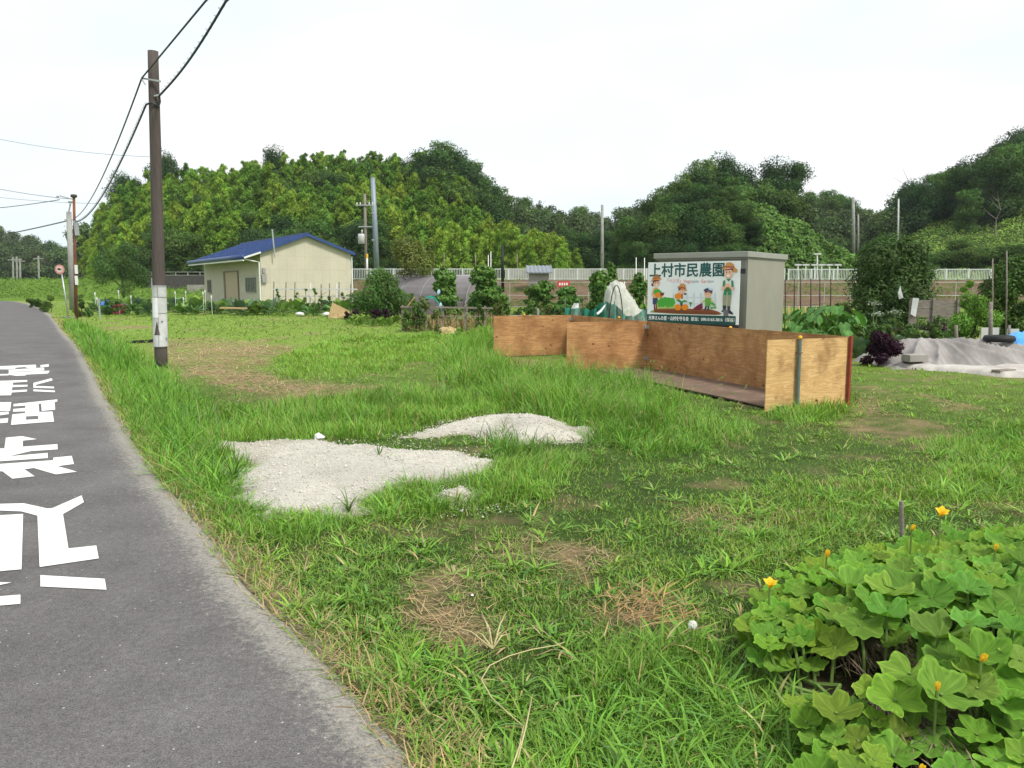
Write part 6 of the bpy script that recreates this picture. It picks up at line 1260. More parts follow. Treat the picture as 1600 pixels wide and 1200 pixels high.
# blue drum and red box left of the wooden pole
p = at0(172, 44); b = MB(); b.lathe(p + Vector((0, 0, .45)), [(.30, -.25), (.42, -.05), (.33, .2), (.10, .3)], 18); b2 = obj('blue_cover', b, M['blue'], loc=p, smooth=True); tag(b2, 'blue sheeted heap beside the loose green tree', 'tarp')
p = at0(188, 44); b = MB(); b.box((p.x - .4, p.y - .3, .42), (p.x + .4, p.y + .3, .55)); b.box((p.x - .36, p.y - .26, 0), (p.x + .36, p.y + .26, .419)); tag(obj('red_box', b, mat('dull_red', (.22, .04, .045), .7, .25, 6), loc=p, bevel=.03), 'dull red box between the blue heap and the pole', 'box')
for k in range(14):
    px = R.uniform(150, 335); D = R.uniform(42, 48); z = R.uniform(.7, 1.3); p = at0(px, D, z); b = MB(); b.tube([(p.x, p.y, 0), (p.x, p.y, z)], .012, 5); b.add([(p.x - .035, p.y, z - .07), (p.x + .04, p.y - .02, z - .08), (p.x + .03, p.y, z + .08), (p.x - .03, p.y - .02, z + .07)], [(0, 1, 2, 3)]); tag(obj('plot_marker', b, M['white'], loc=(p.x, p.y, 0)), 'small white marker stick among the vegetables left of the barn', 'marker', 'white marker sticks')
# trellis in front of the barn
D = 46.0; t = thing('trellis', 'white and brown pipe trellis with tomato vines before the barn', 'trellis', at0(430, D)); zt = At(480, 452, D).z; zm = At(480, 463, D).z
b = MB(); b.bar(v3((hx(430, D), D), zt), v3((hx(560, D), D), zt), .07); b.bar(v3((hx(430, D), D + .1), zm), v3((hx(560, D), D + .1), zm), .04); obj('rail', b, M['white_wrap'], t)
for px, pt, m in ((428, 440, 'wood_grey'), (434, 448, 'white_wrap'), (447, 441, 'wood_grey'), (461, 441, 'wood_grey'), (485, 442, 'white'), (502, 444, 'wood_grey'), (515, 443, 'wood_grey'), (526, 443, 'white'), (530, 441, 'wood_grey'), (548, 444, 'wood_grey')): b = MB(); b.tube([at0(px, D + .05, -.1), At(px, pt, D)], .045 if m != 'wood_grey' else .03, 6); obj('upright', b, M[m], t)
for px in (436, 466, 480, 494, 504, 517, 536): bush('tomato_plant', px, D - .3, 11, 443 + (px * 7) % 12, 260, .13, (.10, .19, .045), 'thin tomato vine tied to the trellis before the barn', 'tomato', 7, trunk=True, group='tomato vines on the trellis', lo=.1)
def plank(p, q, w_, h_, m, label, name='plank', cat='plank'): b = MB(); b.bar(p, q, w_, h_); return tag(obj(name, b, M[m], loc=Vector(p), bevel=.004), label, cat)
plank(At(345, 481, 40), At(385, 482, 40), .35, .08, 'straw', 'pale plank lying before the vegetable row left of centre'); plank(G(470, 493), G(484, 489) + Vector((0, 0, .1)), .12, .05, 'white_wrap', 'pale stick lying in the grass before the trellis')
b = MB(); p = at0(535, 38.5); b.add([p + Vector(q) for q in ((-.7, 0, 0), (.5, -.2, 0), (.4, .8, 0), (-.7, .8, 0), (-.5, .3, .75), (.3, .3, .35))], [(0, 1, 5, 4), (1, 2, 5), (2, 3, 4, 5), (3, 0, 4)]); tag(obj('board_lean', b, M['straw'], loc=p), 'tilted tan board heap beside the big green bush', 'board')
for px, py, lab in ((513, 475, 'white plastic sack in the plot before the barn'), (470, 478, 'grey plastic sheet scrap before the trellis')):
    p = at0(px, 41); b = MB(); b.lathe(p, [(.18, 0), (.27, .06), (.20, .14), (.06, .18)], 10)
    for i, v in enumerate(b.v): b.v[i] = v + Vector((R.uniform(-.06, .06), R.uniform(-.06, .06), R.uniform(-.02, .05)))
    tag(obj('plastic_sack', b, M['white'], loc=p, smooth=True), lab, 'sack')
# plastic tunnel
D0, D1 = 41.0, 41.0; M['tunnel'] = mat('purple_grey_film', (.225, .20, .205), .6, .12, .8, spec=.2, stain=(.16, .14, .148), stain_amt=.5)
t = thing('plastic_tunnel', 'low purple-grey plastic tunnel behind the plots', 'tunnel', at0(680, 42)); b = MB(); hh = At(680, 431, 43).z; xl, xr = hx(618, 42), hx(722, 42); n = 14; rows_ = []
xl -= 3.2
ROT = Matrix.Rotation(math.radians(-42), 4, 'Z'); PIV = Vector((xr + .4, 41.6, 0)); RT_ = Matrix.Translation(PIV) @ ROT @ Matrix.Translation(-PIV)
for k, x in enumerate(np.linspace(xl, xr + .4, 9)):
    rows_.append([RT_ @ Vector((x, 42.8 - 1.5 * math.cos(math.pi * i / n), hh * (math.sin(math.pi * i / n) ** .75) + (.012 if k % 2 else 0))) for i in range(n + 1)])
for a_, c_ in zip(rows_[:-1], rows_[1:]):
    for i in range(n): b.quad(a_[i], c_[i], c_[i + 1], a_[i + 1])
b.poly(rows_[-1]); obj('film', b, M['tunnel'], t, smooth=False); b = MB(); b.bar(RT_ @ Vector((xl, 42.8, hh + .03)), RT_ @ Vector((xr + .4, 42.8, hh + .03)), .07); obj('ridge_pipe', b, M['white'], t); b = MB()
for r_ in rows_[::2]: b.tube([p + Vector((0, -.012, .02)) for p in r_], .016, 5)
obj('hoop', b, M['galv'], t)
# stick-fenced plot
M['pale_blue'] = mat('pale_blue_plastic', (.30, .46, .58), .5, .2, 12)
Df = 28.0; t = thing('stick_fence', 'low plot fence of grey sticks and horizontal poles left of the bin', 'fence', at0(628, Df)); zt = At(690, 480, Df).z
for px in (629, 666, 692, 727, 758): b = MB(); b.bar(at0(px, Df, -.1), At(px, 477 + R.uniform(-1, 2), Df), .07); obj('post', b, M['wood_grey'], t)
b = MB(); b.bar(At(626, 479.5, Df - .06), At(770, 481.5, Df - .06), .06); b.bar(At(629, 488, Df - .06), At(648, 488.5, Df - .06), .03); b.bar(At(690, 494, Df - .06), At(765, 494, Df - .06), .03); obj('rail', b, M['wood_grey'], t); b = MB(); b.bar(at0(633, Df, .72), At(648, 464, Df), .04); obj('prop', b, M['straw'], t)
# dry stems in the plot, net hoop
V = []
n = 900; px = rng.uniform(630, 775, n); D = rng.uniform(28.1, 29.6, n); P = np.stack([hx(px, D), D, np.zeros(n)], 1); me = npmesh('dry_stems', *blades(P, rng.uniform(.2, .75, n), np.full(n, .024), rng.uniform(0, 6.28, n), rng.uniform(0, .6, n), rng.uniform(-.3, 1.2, n), jit((.24, .19, .09), n, .4), 2)[:2], M['straw']); setp(linkmesh('dry_stems', me), kind='stuff', label='dry tan stems standing in the stick-fenced plot')
M['green_net'] = netmat('green_net', (.015, .24, .17), .80); M['white_net'] = netmat('white_net', (.52, .53, .46), .90)
def netted(name, px, D, w_, h, col, label, dep=1.0, cat='net'):
    b = MB(); n = 10; rr = []
    for k in range(6): y = D - dep / 2 + dep * k / 5; rr.append([at0(px, D, 0) + Vector((w_ / 2 * math.cos(math.pi * i / n), y - D, h * math.sin(math.pi * i / n) * (1 + .06 * math.sin(k * 2.1 + i)))) for i in range(n + 1)])
    t = thing(name, label, cat, at0(px, D))
    for a_, c_ in zip(rr[:-1], rr[1:]):
        for i in range(n): b.quad(a_[i], c_[i], c_[i + 1], a_[i + 1])
    obj('net', b, M[col], t, smooth=True); b = MB(); b.tube([p + Vector((0, -.01, .01)) for p in rr[0]], .014, 6); b.tube([p + Vector((0, .01, .01)) for p in rr[-1]], .014, 6); obj('hoop', b, M['green_post'], t)
netted('net_tunnel', 674, 30.4, 1.0, 1.15, 'green_net', 'small green net hoop in the stick-fenced plot')
for px, py, D, m, lab in ((685, 456, 30, 'pale_blue', 'pale blue plastic bag tied in the stick-fenced plot'), (688, 476, 29, 'pale_blue', 'second blue scrap low in the stick-fenced plot')):
    p = At(px, py, D); b = MB(); b.lathe(p, [(.03, -.10), (.055, -.05), (.04, .03), (.015, .08)], 8); b.v = [v + Vector((R.uniform(-.03, .03),) * 3) for v in b.v]; tag(obj('plastic_bag', b, M[m], loc=p), lab, 'bag')
p = at0(700, 26.5); b = MB(); b.lathe(p, [(.5, 0), (.42, .12), (.15, .2)], 12); b.v = [v + Vector((R.uniform(-.06, .06), R.uniform(-.06, .06), R.uniform(-.03, .03))) for v in b.v]; tag(obj('straw_heap', b, M['straw'], loc=p), 'small pale straw heap at the front of the stick-fenced plot', 'heap')
# white net tent and green mesh behind the bin
Dn = 23.0; t = thing('net_tent', 'drooping white net tent on hoops left of the sign', 'net tent', at0(975, Dn)); x0 = hx(944, Dn); x1 = hx(1018, Dn); NX, NY = 30, 12; zp = At(958, 438, Dn).z
b = MB(); b.v = []; k = 0
def tent_z(u, v): s = float(np.interp(u, [0, .06, .2, .34, .5, .7, .86, 1], [.55, .90, 1, .97, .80, .55, .48, .66])); e = math.sin(math.pi * min(max(v, 0), 1)) ** .35; return zp * s * max(e, 0) 
pts = [Vector((x0 + (x1 - x0) * i / NX + .04 * math.sin(j * 1.7 + i), Dn - .7 + 1.5 * j / NY, float(tent_z(i / NX, j / NY)) * (1 + .03 * math.sin(i * 1.9 + j)))) for j in range(NY + 1) for i in range(NX + 1)]
b.add(pts, [(j * (NX + 1) + i, j * (NX + 1) + i + 1, (j + 1) * (NX + 1) + i + 1, (j + 1) * (NX + 1) + i) for j in range(NY) for i in range(NX)]); obj('net', b, M['white_net'], t, smooth=True)
b = MB(); b.tube([Vector((hx(950 + 12 * (1 - math.cos(a)) * .5 * 2, Dn - .8), Dn - .8, zp * .92 * math.sin(a))) for a in np.linspace(0, math.pi * .85, 12)], .014, 6); obj('hoop', b, M['black'], t)
Dg = 21.2; t = thing('green_mesh', 'crumpled green mesh netting behind the plywood bin', 'netting', at0(900, Dg)); b = MB(); xs_ = np.linspace(hx(882, Dg), hx(1012, Dg), 44)
tops = [At(pxat(x, Dg), float(np.interp(pxat(x, Dg), [882, 900, 925, 945, 952, 965, 975, 990, 1000, 1014], [480, 482, 484, 470, 473, 478, 492, 494, 486, 480])), Dg).z + R.uniform(-.03, .03) for x in xs_]; lv = 6
P3 = [[Vector((x, Dg + .16 * math.sin(i * 1.3 + j * .9) + R.uniform(-.04, .04), tp * j / (lv - 1))) for i, (x, tp) in enumerate(zip(xs_, tops))] for j in range(lv)]
for j in range(lv - 1):
    for i in range(len(xs_) - 1): b.quad(P3[j][i], P3[j][i + 1], P3[j + 1][i + 1], P3[j + 1][i])
obj('mesh_sheet', b, M['green_net'], t, smooth=True)
for px in (883, 905, 947, 960): b = MB(); b.tube([at0(px, Dg, -.1), At(px, 470 if px > 940 else 466, Dg)], .012, 6); obj('pole', b, M['green_post'], t)
b = MB(); Pq = [At(932, 489, 21), At(938, 484, 21), At(943, 478, 21), At(947, 475, 21), At(945, 480, 20.9), At(940, 487, 20.9), At(934, 492, 20.9)]; b.poly(Pq); tag(obj('white_sheet', b, M['white'], loc=Pq[0]), 'white plastic sheet draped on the green mesh', 'sheet')
p = At(900, 478, 24); b = MB(); b.lathe(Vector((p.x, p.y, 0)), [(.12, 0), (.16, .5), (.12, .9), (.06, 1.05)], 9); b.v = [v + Vector((R.uniform(-.04, .04), R.uniform(-.04, .04), 0)) for v in b.v]; tag(obj('wrapped_stake', b, M['white_wrap'], loc=(p.x, p.y, 0)), 'pale plastic-wrapped stake behind the plywood bin', 'stake')
b = MB(); b.bar(At(795, 494, 22), At(842, 494, 22), .05); b.bar(at0(841, 22, 0), At(841, 482, 22), .05); tag(obj('pipe_rail', b, M['galv'], loc=at0(820, 22)), 'grey pipe rail just behind the left end of the bin', 'rail')
# black stake row with string right of the shed
for k, px in enumerate((1227, 1241, 1251, 1267, 1281, 1298)): simple_pole(px, 435, 500, 25 + .1 * k, .018, 'black', 'thin black stake in the row right of the shed', 'stake', 'stake')['group'] = 'black stakes right of the shed'
for k, px in enumerate((1232, 1248, 1258, 1275)): simple_pole(px, 478, 515, 20.5, .03, 'straw', 'short tan wooden stake among the taro leaves', 'stake', 'stake')['group'] = 'short stakes among the taro'
wire(At(1224, 478, 22), At(1290, 474, 22), .02, .006, 'white string tied along the stakes by the taro')
p = at0(1262, 20.8); b = MB(); b.lathe(p, [(.3, 0), (.38, .35), (.30, .58), (.06, .70)], 12); b.v = [v + Vector((R.uniform(-.05, .05), R.uniform(-.05, .05), R.uniform(-.03, .03))) for v in b.v]; tag(obj('white_bag', b, M['white'], loc=p, smooth=True), 'full white plastic bag behind the taro leaves', 'bag')
p = At(1406, 458, 21); b = MB(); b.add([p + Vector(q) for q in ((0, 0, .2), (.05, .02, .05), (.12, .04, -.12), (.0, .03, -.16), (-.05, 0, 0))], [(0, 4, 3, 2, 1)]); tag(obj('plastic_scrap', b, M['white_wrap'], loc=p), 'white plastic scrap caught in the dark bush tree', 'scrap')
# weathered board fence
Db = 20.6; t = thing('board_fence', 'weathered grey board fence left of the vine arch', 'fence', at0(1415, Db)); zt = At(1455, 469, Db).z; n = 5
for k in range(n): z0 = .1 + (zt - .1) * k / n; b = MB(); b.box((hx(1418, Db), Db - .02, z0 + .008), (hx(1496, Db), Db + .01, .1 + (zt - .1) * (k + 1) / n)); obj('board', b, M['wood_grey'], t)
for px in (1420, 1455, 1493): b = MB(); b.box((hx(px, Db) - .04, Db - .07, -.1), (hx(px, Db) + .04, Db - .022, zt + .05)); obj('post', b, M['wood_grey'], t)
b = MB(); x_ = hx(1423, Db); b.add([(x_ - .05, Db - .09, zt + .06), (x_ + .11, Db - .09, zt + .05), (x_ + .04, Db - .12, zt - .42), (x_ - .1, Db - .12, zt - .36), (x_ - .03, Db + .04, zt + .06), (x_ + .13, Db + .04, zt + .05)], [(3, 2, 1, 0), (0, 1, 5, 4)]); tag(obj('hanging_cloth', b, M['white_wrap'], loc=(x_, Db, zt)), 'pale cloth hung over the left end of the board fence', 'cloth')
for px, py, D, lab in ((1366, 474, 19.5, 'silvery flower head left of the board fence'), (1370, 490, 19, 'lower silvery flower head left of the board fence'), (1399, 488, 19, 'pale leaf tuft beside the board fence')):
    p = At(px, py, D); V, Fq, C = leaves(p[:] + rng.normal(size=(70, 3)) * np.array([.07, .07, .025]), np.tile([0, 0, 1.0], (70, 1)), .06, .035, jit((.30, .34, .28), 70)); r = thing('silver_plant', lab, 'plant', (p.x, p.y, 0)); linkmesh('flower_head', npmesh('flower_head', V - np.array([p.x, p.y, 0]), Fq, M['leaf_plain'], C), r); b = MB(); b.tube([(p.x, p.y, 0), p], .012, 5); obj('stem', b, M['bamboo_culm'], r)
# white panels, blue tarp, planks
for k, (x0, x1, py0, py1) in enumerate(((1533, 1561, 512, 533), (1574, 1592, 514, 534))): D = 17.3; z0 = At(x0, py1, D).z; z1 = At(x0, py0, D).z; b = MB(); b.obox((hx(x0, D), D, max(0, z0 - .3)), (hx(x1, D) - hx(x0, D), 0, 0), (0, .03, 0), (0, 0, z1 - max(0, z0 - .3))); tag(obj('cream_panel', b, mat('cream_panel', (.55, .54, .45), .7, .1, 5), loc=(hx(x0, D), D, 0), bevel=.004), ('larger cream board standing behind the cloth heap', 'smaller cream board beside the blue tarp')[k], 'board')
b = MB(); NX = 24
pts = [Vector((hx(1562, 16.6) + 2.4 * i / NX, 16.2 + .9 * j / 6 + .05 * math.sin(i), (.72 + .10 * math.sin(i * .9)) * math.sin(min(1, .15 + i / 7) * math.pi / 2) * (math.sin(math.pi * (j + .6) / 7.2)) ** .6 + .04 * math.sin(i * 2.6 + j))) for j in range(7) for i in range(NX + 1)]
b.add(pts, [(j * (NX + 1) + i, j * (NX + 1) + i + 1, (j + 1) * (NX + 1) + i + 1, (j + 1) * (NX + 1) + i) for j in range(6) for i in range(NX)]); tag(obj('blue_tarp', b, M['bluetarp'], loc=at0(1580, 16.6), smooth=True), 'crumpled bright blue tarp at the right edge', 'tarp')
simple_pole(1577, 508, 552, 17.15, .035, 'wood_grey', 'grey stake in front of the smaller cream board', 'stake', 'stake')
plank(G(1405, 563) + Vector((0, 0, .14)), G(1465, 553) + Vector((0, 0, .2)), .16, .05, 'wood_grey', 'dark plank lying on the left edge of the cloth'); plank(At(1402, 541, 16.5), At(1470, 541, 16.4), .10, .06, 'wood_grey', 'upper grey plank behind the cloth heap'); plank(At(1422, 534, 17), At(1460, 534.5, 17), .10, .08, 'white_wrap', 'pale plank behind the cloth heap'); plank(At(1490, 533, 17.2), At(1620, 536, 17.2), .12, .07, 'wood_grey', 'long plank behind the tyre'); plank(G(1550, 585) + Vector((0, -.1, .05)), G(1575, 583) + Vector((0, -.1, .05)), .16, .08, 'wood_grey', 'short plank holding down the front edge of the cloth')
p = At(1422, 558, 15.3); b = MB(); b.obox(p - Vector((0, 0, .1)), (.42, .1, 0), (-.05, .25, 0), (0, 0, .14)); tag(obj('concrete_block', b, M['concrete'], loc=p, bevel=.01), 'grey block on the left end of the cloth', 'block')
# cloth-covered heap
M['cloth'] = mat('mauve_grey_cloth', (.335, .312, .295), .9, .12, 3, bmp=.3, stain=(.205, .188, .178), stain_amt=.75, stretch=(3.5, .6, 1)); HC = G(1512, 578); HC.y += 1.15  # stretched streaks mix stains with fold shade painted into the colour
def heap_z(x, y):
    u = (x - HC.x); v = (y - HC.y); a = np.clip(1 - (u / 1.75) ** 2, 0, 1) if True else 0
    ridge = np.interp(u, [-1.3, -1.0, -.55, -.2, .5, 1.2, 2.2], [0, .13, .44, .49, .46, .42, .33]); prof = np.clip(np.interp(v, [-1.05, -.85, -.2, .25, .9, 1.2], [0, .06, .72, 1, .75, 0]), 0, 1)
    ang = np.arctan2(v - .6, u * .8); rr = np.hypot(u, v - .6); folds = .075 * (1 - 2 * np.abs(np.sin(ang * 9 + 3.5 * fbm(u * 1.3, v * 1.3, 5) + rr * .7)) ** .7) * sstep(.2, .9, rr) + .06 * (fbm(u * 2.6, v * 2.6, 8) - .5)
    return ridge * prof + folds * sstep(.0, .25, ridge * prof + .08) * (ridge > .01) - .02 + .05 * sstep(0, .05, ridge * prof)
gx, gy = np.meshgrid(np.linspace(HC.x - 1.3, HC.x + 2.4, 140), np.linspace(HC.y - 1.1, HC.y + 1.2, 64)); zz = heap_z(gx, gy); i, j = np.meshgrid(np.arange(63), np.arange(139), indexing='ij'); i, j = i.ravel(), j.ravel()
me = npmesh('cloth_heap', np.stack([gx.ravel() - HC.x, gy.ravel() - HC.y, zz.ravel()], 1), np.stack([i * 140 + j, i * 140 + j + 1, (i + 1) * 140 + j + 1, (i + 1) * 140 + j], 1), M['cloth'], None, True); o = linkmesh('cloth_heap', me, None, (HC.x, HC.y, 0)); tag(o, 'mauve-grey cloth draped in folds over a low heap', 'covered heap')
M['pale_cloth'] = mat('pale_ground_sheet', (.50, .47, .43), .9, .12, 6, bmp=.5, stain=(.34, .30, .27), stain_amt=.5)
SP_ = Gp([(1368, 562), (1400, 556), (1440, 562), (1700, 575), (1760, 590), (1640, 590), (1560, 588), (1500, 581), (1440, 577), (1400, 574)]); P = np.array(SP_); lo, hi = P.min(0), P.max(0); gx, gy = np.meshgrid(np.arange(lo[0], hi[0], .04), np.arange(lo[1], hi[1], .04)); sh = gx.shape; d = poly_depth(*wob(gx.ravel(), gy.ravel(), .10, 2.0), SP_); z = -.06 + .095 * sstep(0, .10, d) + .06 * (fbm(gx.ravel() * 3, gy.ravel() * 3, 12)) * sstep(0, .2, d); kp = (d > 0).reshape(sh); i, j = np.meshgrid(np.arange(sh[0] - 1), np.arange(sh[1] - 1), indexing='ij'); ok = kp[:-1, :-1] & kp[1:, :-1] & kp[:-1, 1:] & kp[1:, 1:]; i, j = i[ok], j[ok]
Fq = np.stack([i * sh[1] + j, i * sh[1] + j + 1, (i + 1) * sh[1] + j + 1, (i + 1) * sh[1] + j], 1); us, inv = np.unique(Fq, return_inverse=True); me = npmesh('ground_sheet', (np.stack([gx.ravel(), gy.ravel(), z], 1)[us] - np.array([HC.x, HC.y, 0])), inv.reshape(Fq.shape), M['pale_cloth'], None, True); tag(linkmesh('ground_sheet', me, None, (HC.x, HC.y, 0)), 'dirty white sheet spread along the front of the cloth heap', 'sheet')
NOGRASS.append(SP_); NOGRASS.append([(HC.x - 1.0, HC.y - .8), (HC.x + 2.4, HC.y - .9), (HC.x + 2.4, HC.y + 1.1), (HC.x - 1.0, HC.y + .9)])
tc_ = Vector((At(1561, 534, HC.y + .2).x, HC.y + .2, 0)); tc_.z = float(heap_z(np.array(tc_.x), np.array(tc_.y))) + .04; b = MB(); prof = [(.15, 0), (.17, .05), (.22, .075), (.27, .065), (.295, .02), (.295, -.03), (.26, -.055), (.2, -.055), (.155, -.03), (.15, 0)]; n = 32; k = 0
for r_, z in prof: b.v += [tc_ + Vector((r_ * math.cos(2 * math.pi * i / n), r_ * math.sin(2 * math.pi * i / n), z)) for i in range(n)]
for q in range(len(prof) - 1):
    for i in range(n): b.f.append((q * n + i, q * n + (i + 1) % n, (q + 1) * n + (i + 1) % n, (q + 1) * n + i)); b.mi.append(0)
tag(obj('tyre', b, M['black'], loc=tc_, smooth=True), 'black tyre lying on top of the cloth heap', 'tyre')

# ------------------------------------------------------------------ pumpkin patch
def pumpkin_leaf(c, size, tiltdir, tilt, rot, cup, col, seed):
    """broad shallow five-lobed leaf with a notch at the stalk, wavy rim and pale veins"""
    q = np.random.default_rng(seed); n = 72; th = np.linspace(-math.pi, math.pi, n, endpoint=False); r = 1 - .08 * (1 - np.cos(5 * th)) + .025 * np.sin(11 * th + q.uniform(0, 6)) + .015 * np.sin(19 * th)
    notch = np.exp(-((np.abs(th) - math.pi) / .25) ** 2); r = r * (1 - .62 * notch); rings = [.0, .25, .5, .72, .88, 1.0]; V = []; C = []; col = np.asarray(col)
    w1, w2, w3 = q.uniform(0, 6, 3)
    for k, f in enumerate(rings):
        rr = r * f; x, y = rr * np.cos(th), rr * np.sin(th); vein = np.cos(5 * th) > .96
        z = cup * rr ** 2 + .07 * f ** 2 * np.sin(2 * th + w1) + .045 * f ** 3 * np.sin(5 * th + w2) + .05 * f ** 4 * np.sin(11 * th + w3) + .03 * np.cos(5 * th) * f - .12 * np.exp(-(rr / .16) ** 2)
        V.append(np.stack([x, y, z], 1)); cc = np.tile(col, (n, 1)) * (1 + .13 * q.normal(size=(n, 1))); cc = np.where(vein[:, None] & (k < 5), cc * np.array([1.35, 1.2, 1.5]), cc); cc = cc * (1 + .45 * (k == 5)); C.append(cc)
    V = np.concatenate(V) * size; Fq = []
    for k in range(len(rings) - 1):
        for i in range(n): j = (i + 1) % n; Fq.append((k * n + i, k * n + j, (k + 1) * n + j, (k + 1) * n + i))
    Rm = np.array((Matrix.Rotation(tiltdir, 3, 'Z') @ Matrix.Rotation(tilt, 3, 'Y') @ Matrix.Rotation(rot - tiltdir, 3, 'Z'))); return V @ Rm.T + np.array(c), np.array(Fq), np.concatenate(C)
M['petal'] = leafmat('pumpkin_petal', .3, 0, 0)
def flower_mesh(c, s, closed, seed):
    q = np.random.default_rng(seed); V = []; Fq = []; C = []; k = 0; tdir = q.uniform(0, 6.28); Rm = np.array(Matrix.Rotation(q.uniform(.1, .6), 3, 'X')) 
    for i in range(5):
        a = 2 * math.pi * i / 5 + q.uniform(-.15, .15); d = np.array([math.cos(a), math.sin(a), 0]); t = np.array([-math.sin(a), math.cos(a), 0]); o = .25 if closed else .95
        for j, (h, w_, ot) in enumerate(((0, .12, .1), (.45, .34, .28), (.8, .30, .28 + .45 * o), (1.0, .05, .25 + .9 * o))): cc = d * ot * .6 + np.array([0, 0, h * (1 - .25 * o * h) * (1.5 if closed else 1)]); V += [cc - t * w_, cc + d * .04, cc + t * w_]; C += [np.array([.85, .50 + .05 * j, .03 if not closed else .06])] * 3
        for j in range(3): Fq += [(k + 3 * j, k + 3 * j + 1, k + 3 * j + 4, k + 3 * j + 3), (k + 3 * j + 1, k + 3 * j + 2, k + 3 * j + 5, k + 3 * j + 4)]
        k += 12
    return (np.array(V) * s) @ Rm.T + np.array(c), np.array(Fq), np.array(C)
def build_pumpkins():
    # leaf positions by dart throwing over the patch, nearest kept apart
    P = np.array(PATCH); lo, hi = P.min(0), P.max(0); hi[0] = min(hi[0], 4.6); lo[1] = max(lo[1], 1.15); pts = []
    for _ in range(26000):
        x, y = R.uniform(lo[0], hi[0]), R.uniform(lo[1], hi[1]); d = float(poly_depth(np.array([x]), np.array([y]), PATCH)[0])
        if d < -.02: continue
        gap = fbm(np.array([x * 1.1 + 3]), np.array([y * 1.1]), 88)[0]
        px_, py_ = proj(x, y, .2); bare = math.exp(-((px_ - 1350) / 90) ** 2 - ((py_ - 1035) / 42) ** 2) * 2.0 + 1.5 * math.exp(-((px_ - 1432) / 48) ** 2 - ((py_ - 1160) / 42) ** 2) + 1.3 * math.exp(-((px_ - 1490) / 70) ** 2 - ((py_ - 990) / 28) ** 2) + .8 * math.exp(-((px_ - 1245) / 35) ** 2 - ((py_ - 1015) / 25) ** 2)
        if R.random() < bare * 1.1 + .9 * (gap > .66): continue
        s = R.choice((R.uniform(.055, .10), R.uniform(.08, .15))) * (0.85 if d < .25 else 1.1); z = (R.uniform(.07, .17) + .17 * sstep(.0, .7, d) * R.uniform(.5, 1)) 
        z = float(z) * (0.7 if y < 2.5 else 1.0)
        if 1230 < px_ < 1400 and py_ > 1060: s *= .72
        if all((x - a) ** 2 + (y - b) ** 2 + 2.5 * (z - c) ** 2 > (.60 * (s + t)) ** 2 for a, b, c, t, _ in pts): pts.append((x, y, z, s, d))
    # plants: leaves belong to the nearest of several roots
    roots = [(1230, 985), (1330, 900), (1460, 850), (1560, 900), (1450, 960), (1300, 1100), (1400, 1110), (1520, 1060), (1580, 1160)]
    labs = ['low pumpkin vine at the left tip of the patch by the lawn', 'pumpkin vine along the far left edge of the patch with a lone yellow flower', 'pumpkin vine beside the thin wooden stake', 'pumpkin vine at the far right of the patch', 'broad-leaved pumpkin vine in the middle of the patch above bare straw', 'small-leaved pumpkin vine at the lower left of the patch', 'pumpkin vine over the dry straw bundle', 'pumpkin vine with an orange bud at the right', 'large-leaved pumpkin vine at the lower right corner']
    RT = [G(*r) for r in roots]; grp = [[] for _ in RT]
    for p in pts: grp[min(range(len(RT)), key=lambda k: (p[0] - RT[k].x) ** 2 + (p[1] - RT[k].y) ** 2)].append(p)
    fl = {1: [(1203, 908, .30, 0)], 2: [(1470, 797, .42, 0), (1425, 820, .38, 1), (1292, 862, .30, 1)], 3: [(1556, 850, .42, 1)], 7: [(1534, 1020, .36, 1)], 8: [(1465, 1066, .3, 1), (1440, 1195, .2, 1)]}
    for k, (rt, g) in enumerate(zip(RT, grp)):
        root = thing('pumpkin_vine', labs[k], 'pumpkin plant', (rt.x, rt.y, 0)); parts = []; sb = MB(); off = np.array([rt.x, rt.y, 0])
        for n_, (x, y, z, s, d) in enumerate(g):
            td = math.atan2(-y, -x) + R.uniform(-1.2, 1.2); tilt = R.uniform(.0, .5); col = np.array([.108, .232, .031]) * R.uniform(.78, 1.3) * np.array([R.uniform(.85, 1.35), 1, R.uniform(.8, 1.2)])
            if d < .3: col = col * np.array([1.1, 1.05, .9])
            parts.append(pumpkin_leaf((x, y, z), s, td, tilt, R.uniform(0, 6.28), R.uniform(.05, .50), col, k * 1000 + n_)); bx, by = x + (rt.x - x) * R.uniform(.1, .3), y + (rt.y - y) * R.uniform(.1, .3)
            sb.tube([(bx, by, 0), (bx * .7 + x * .3, by * .7 + y * .3, z * .55), (x, y, z)], [.0075, .0065, .005], 5)
            if n_ % 3 == 0: mx_, my_ = (bx + rt.x) / 2 + R.uniform(-.1, .1), (by + rt.y) / 2 + R.uniform(-.1, .1); sb.tube([(rt.x, rt.y, .02), (mx_, my_, .04), (bx, by, .02)], .0085, 5)
        if parts: V, Fq, C = cat_(parts); linkmesh('foliage', npmesh('foliage', V - off, Fq, M['pumpkin_leaf'], C, True), root); obj('stems', sb, M['stalk'], root)
        for i, (px, py, z, cl) in enumerate(fl.get(k, [])):
            p = G(px, py, z); V, Fq, C = flower_mesh(tuple(p - Vector((0, 0, .03))), (R.uniform(.045, .055) if not cl else R.uniform(.022, .032)), cl, i + k * 9); o = linkmesh('flower', npmesh('flower', V - off, Fq, M['petal'], C, True), root); b = MB(); b.tube([(p.x, p.y, 0), p - Vector((0, 0, .03))], .005, 5); obj('flower_stalk', b, M['stalk'], o)
build_pumpkins()
ps = G(1412, 862); pst = At(1408, 783, ps.y); b = MB(); b.tube([ps - Vector((0, 0, .1)), pst], [.014, .013], 10); tag(obj('wooden_stake', b, M['wood_grey'], loc=ps), 'thin grey wooden stake standing in the pumpkin patch', 'stake')
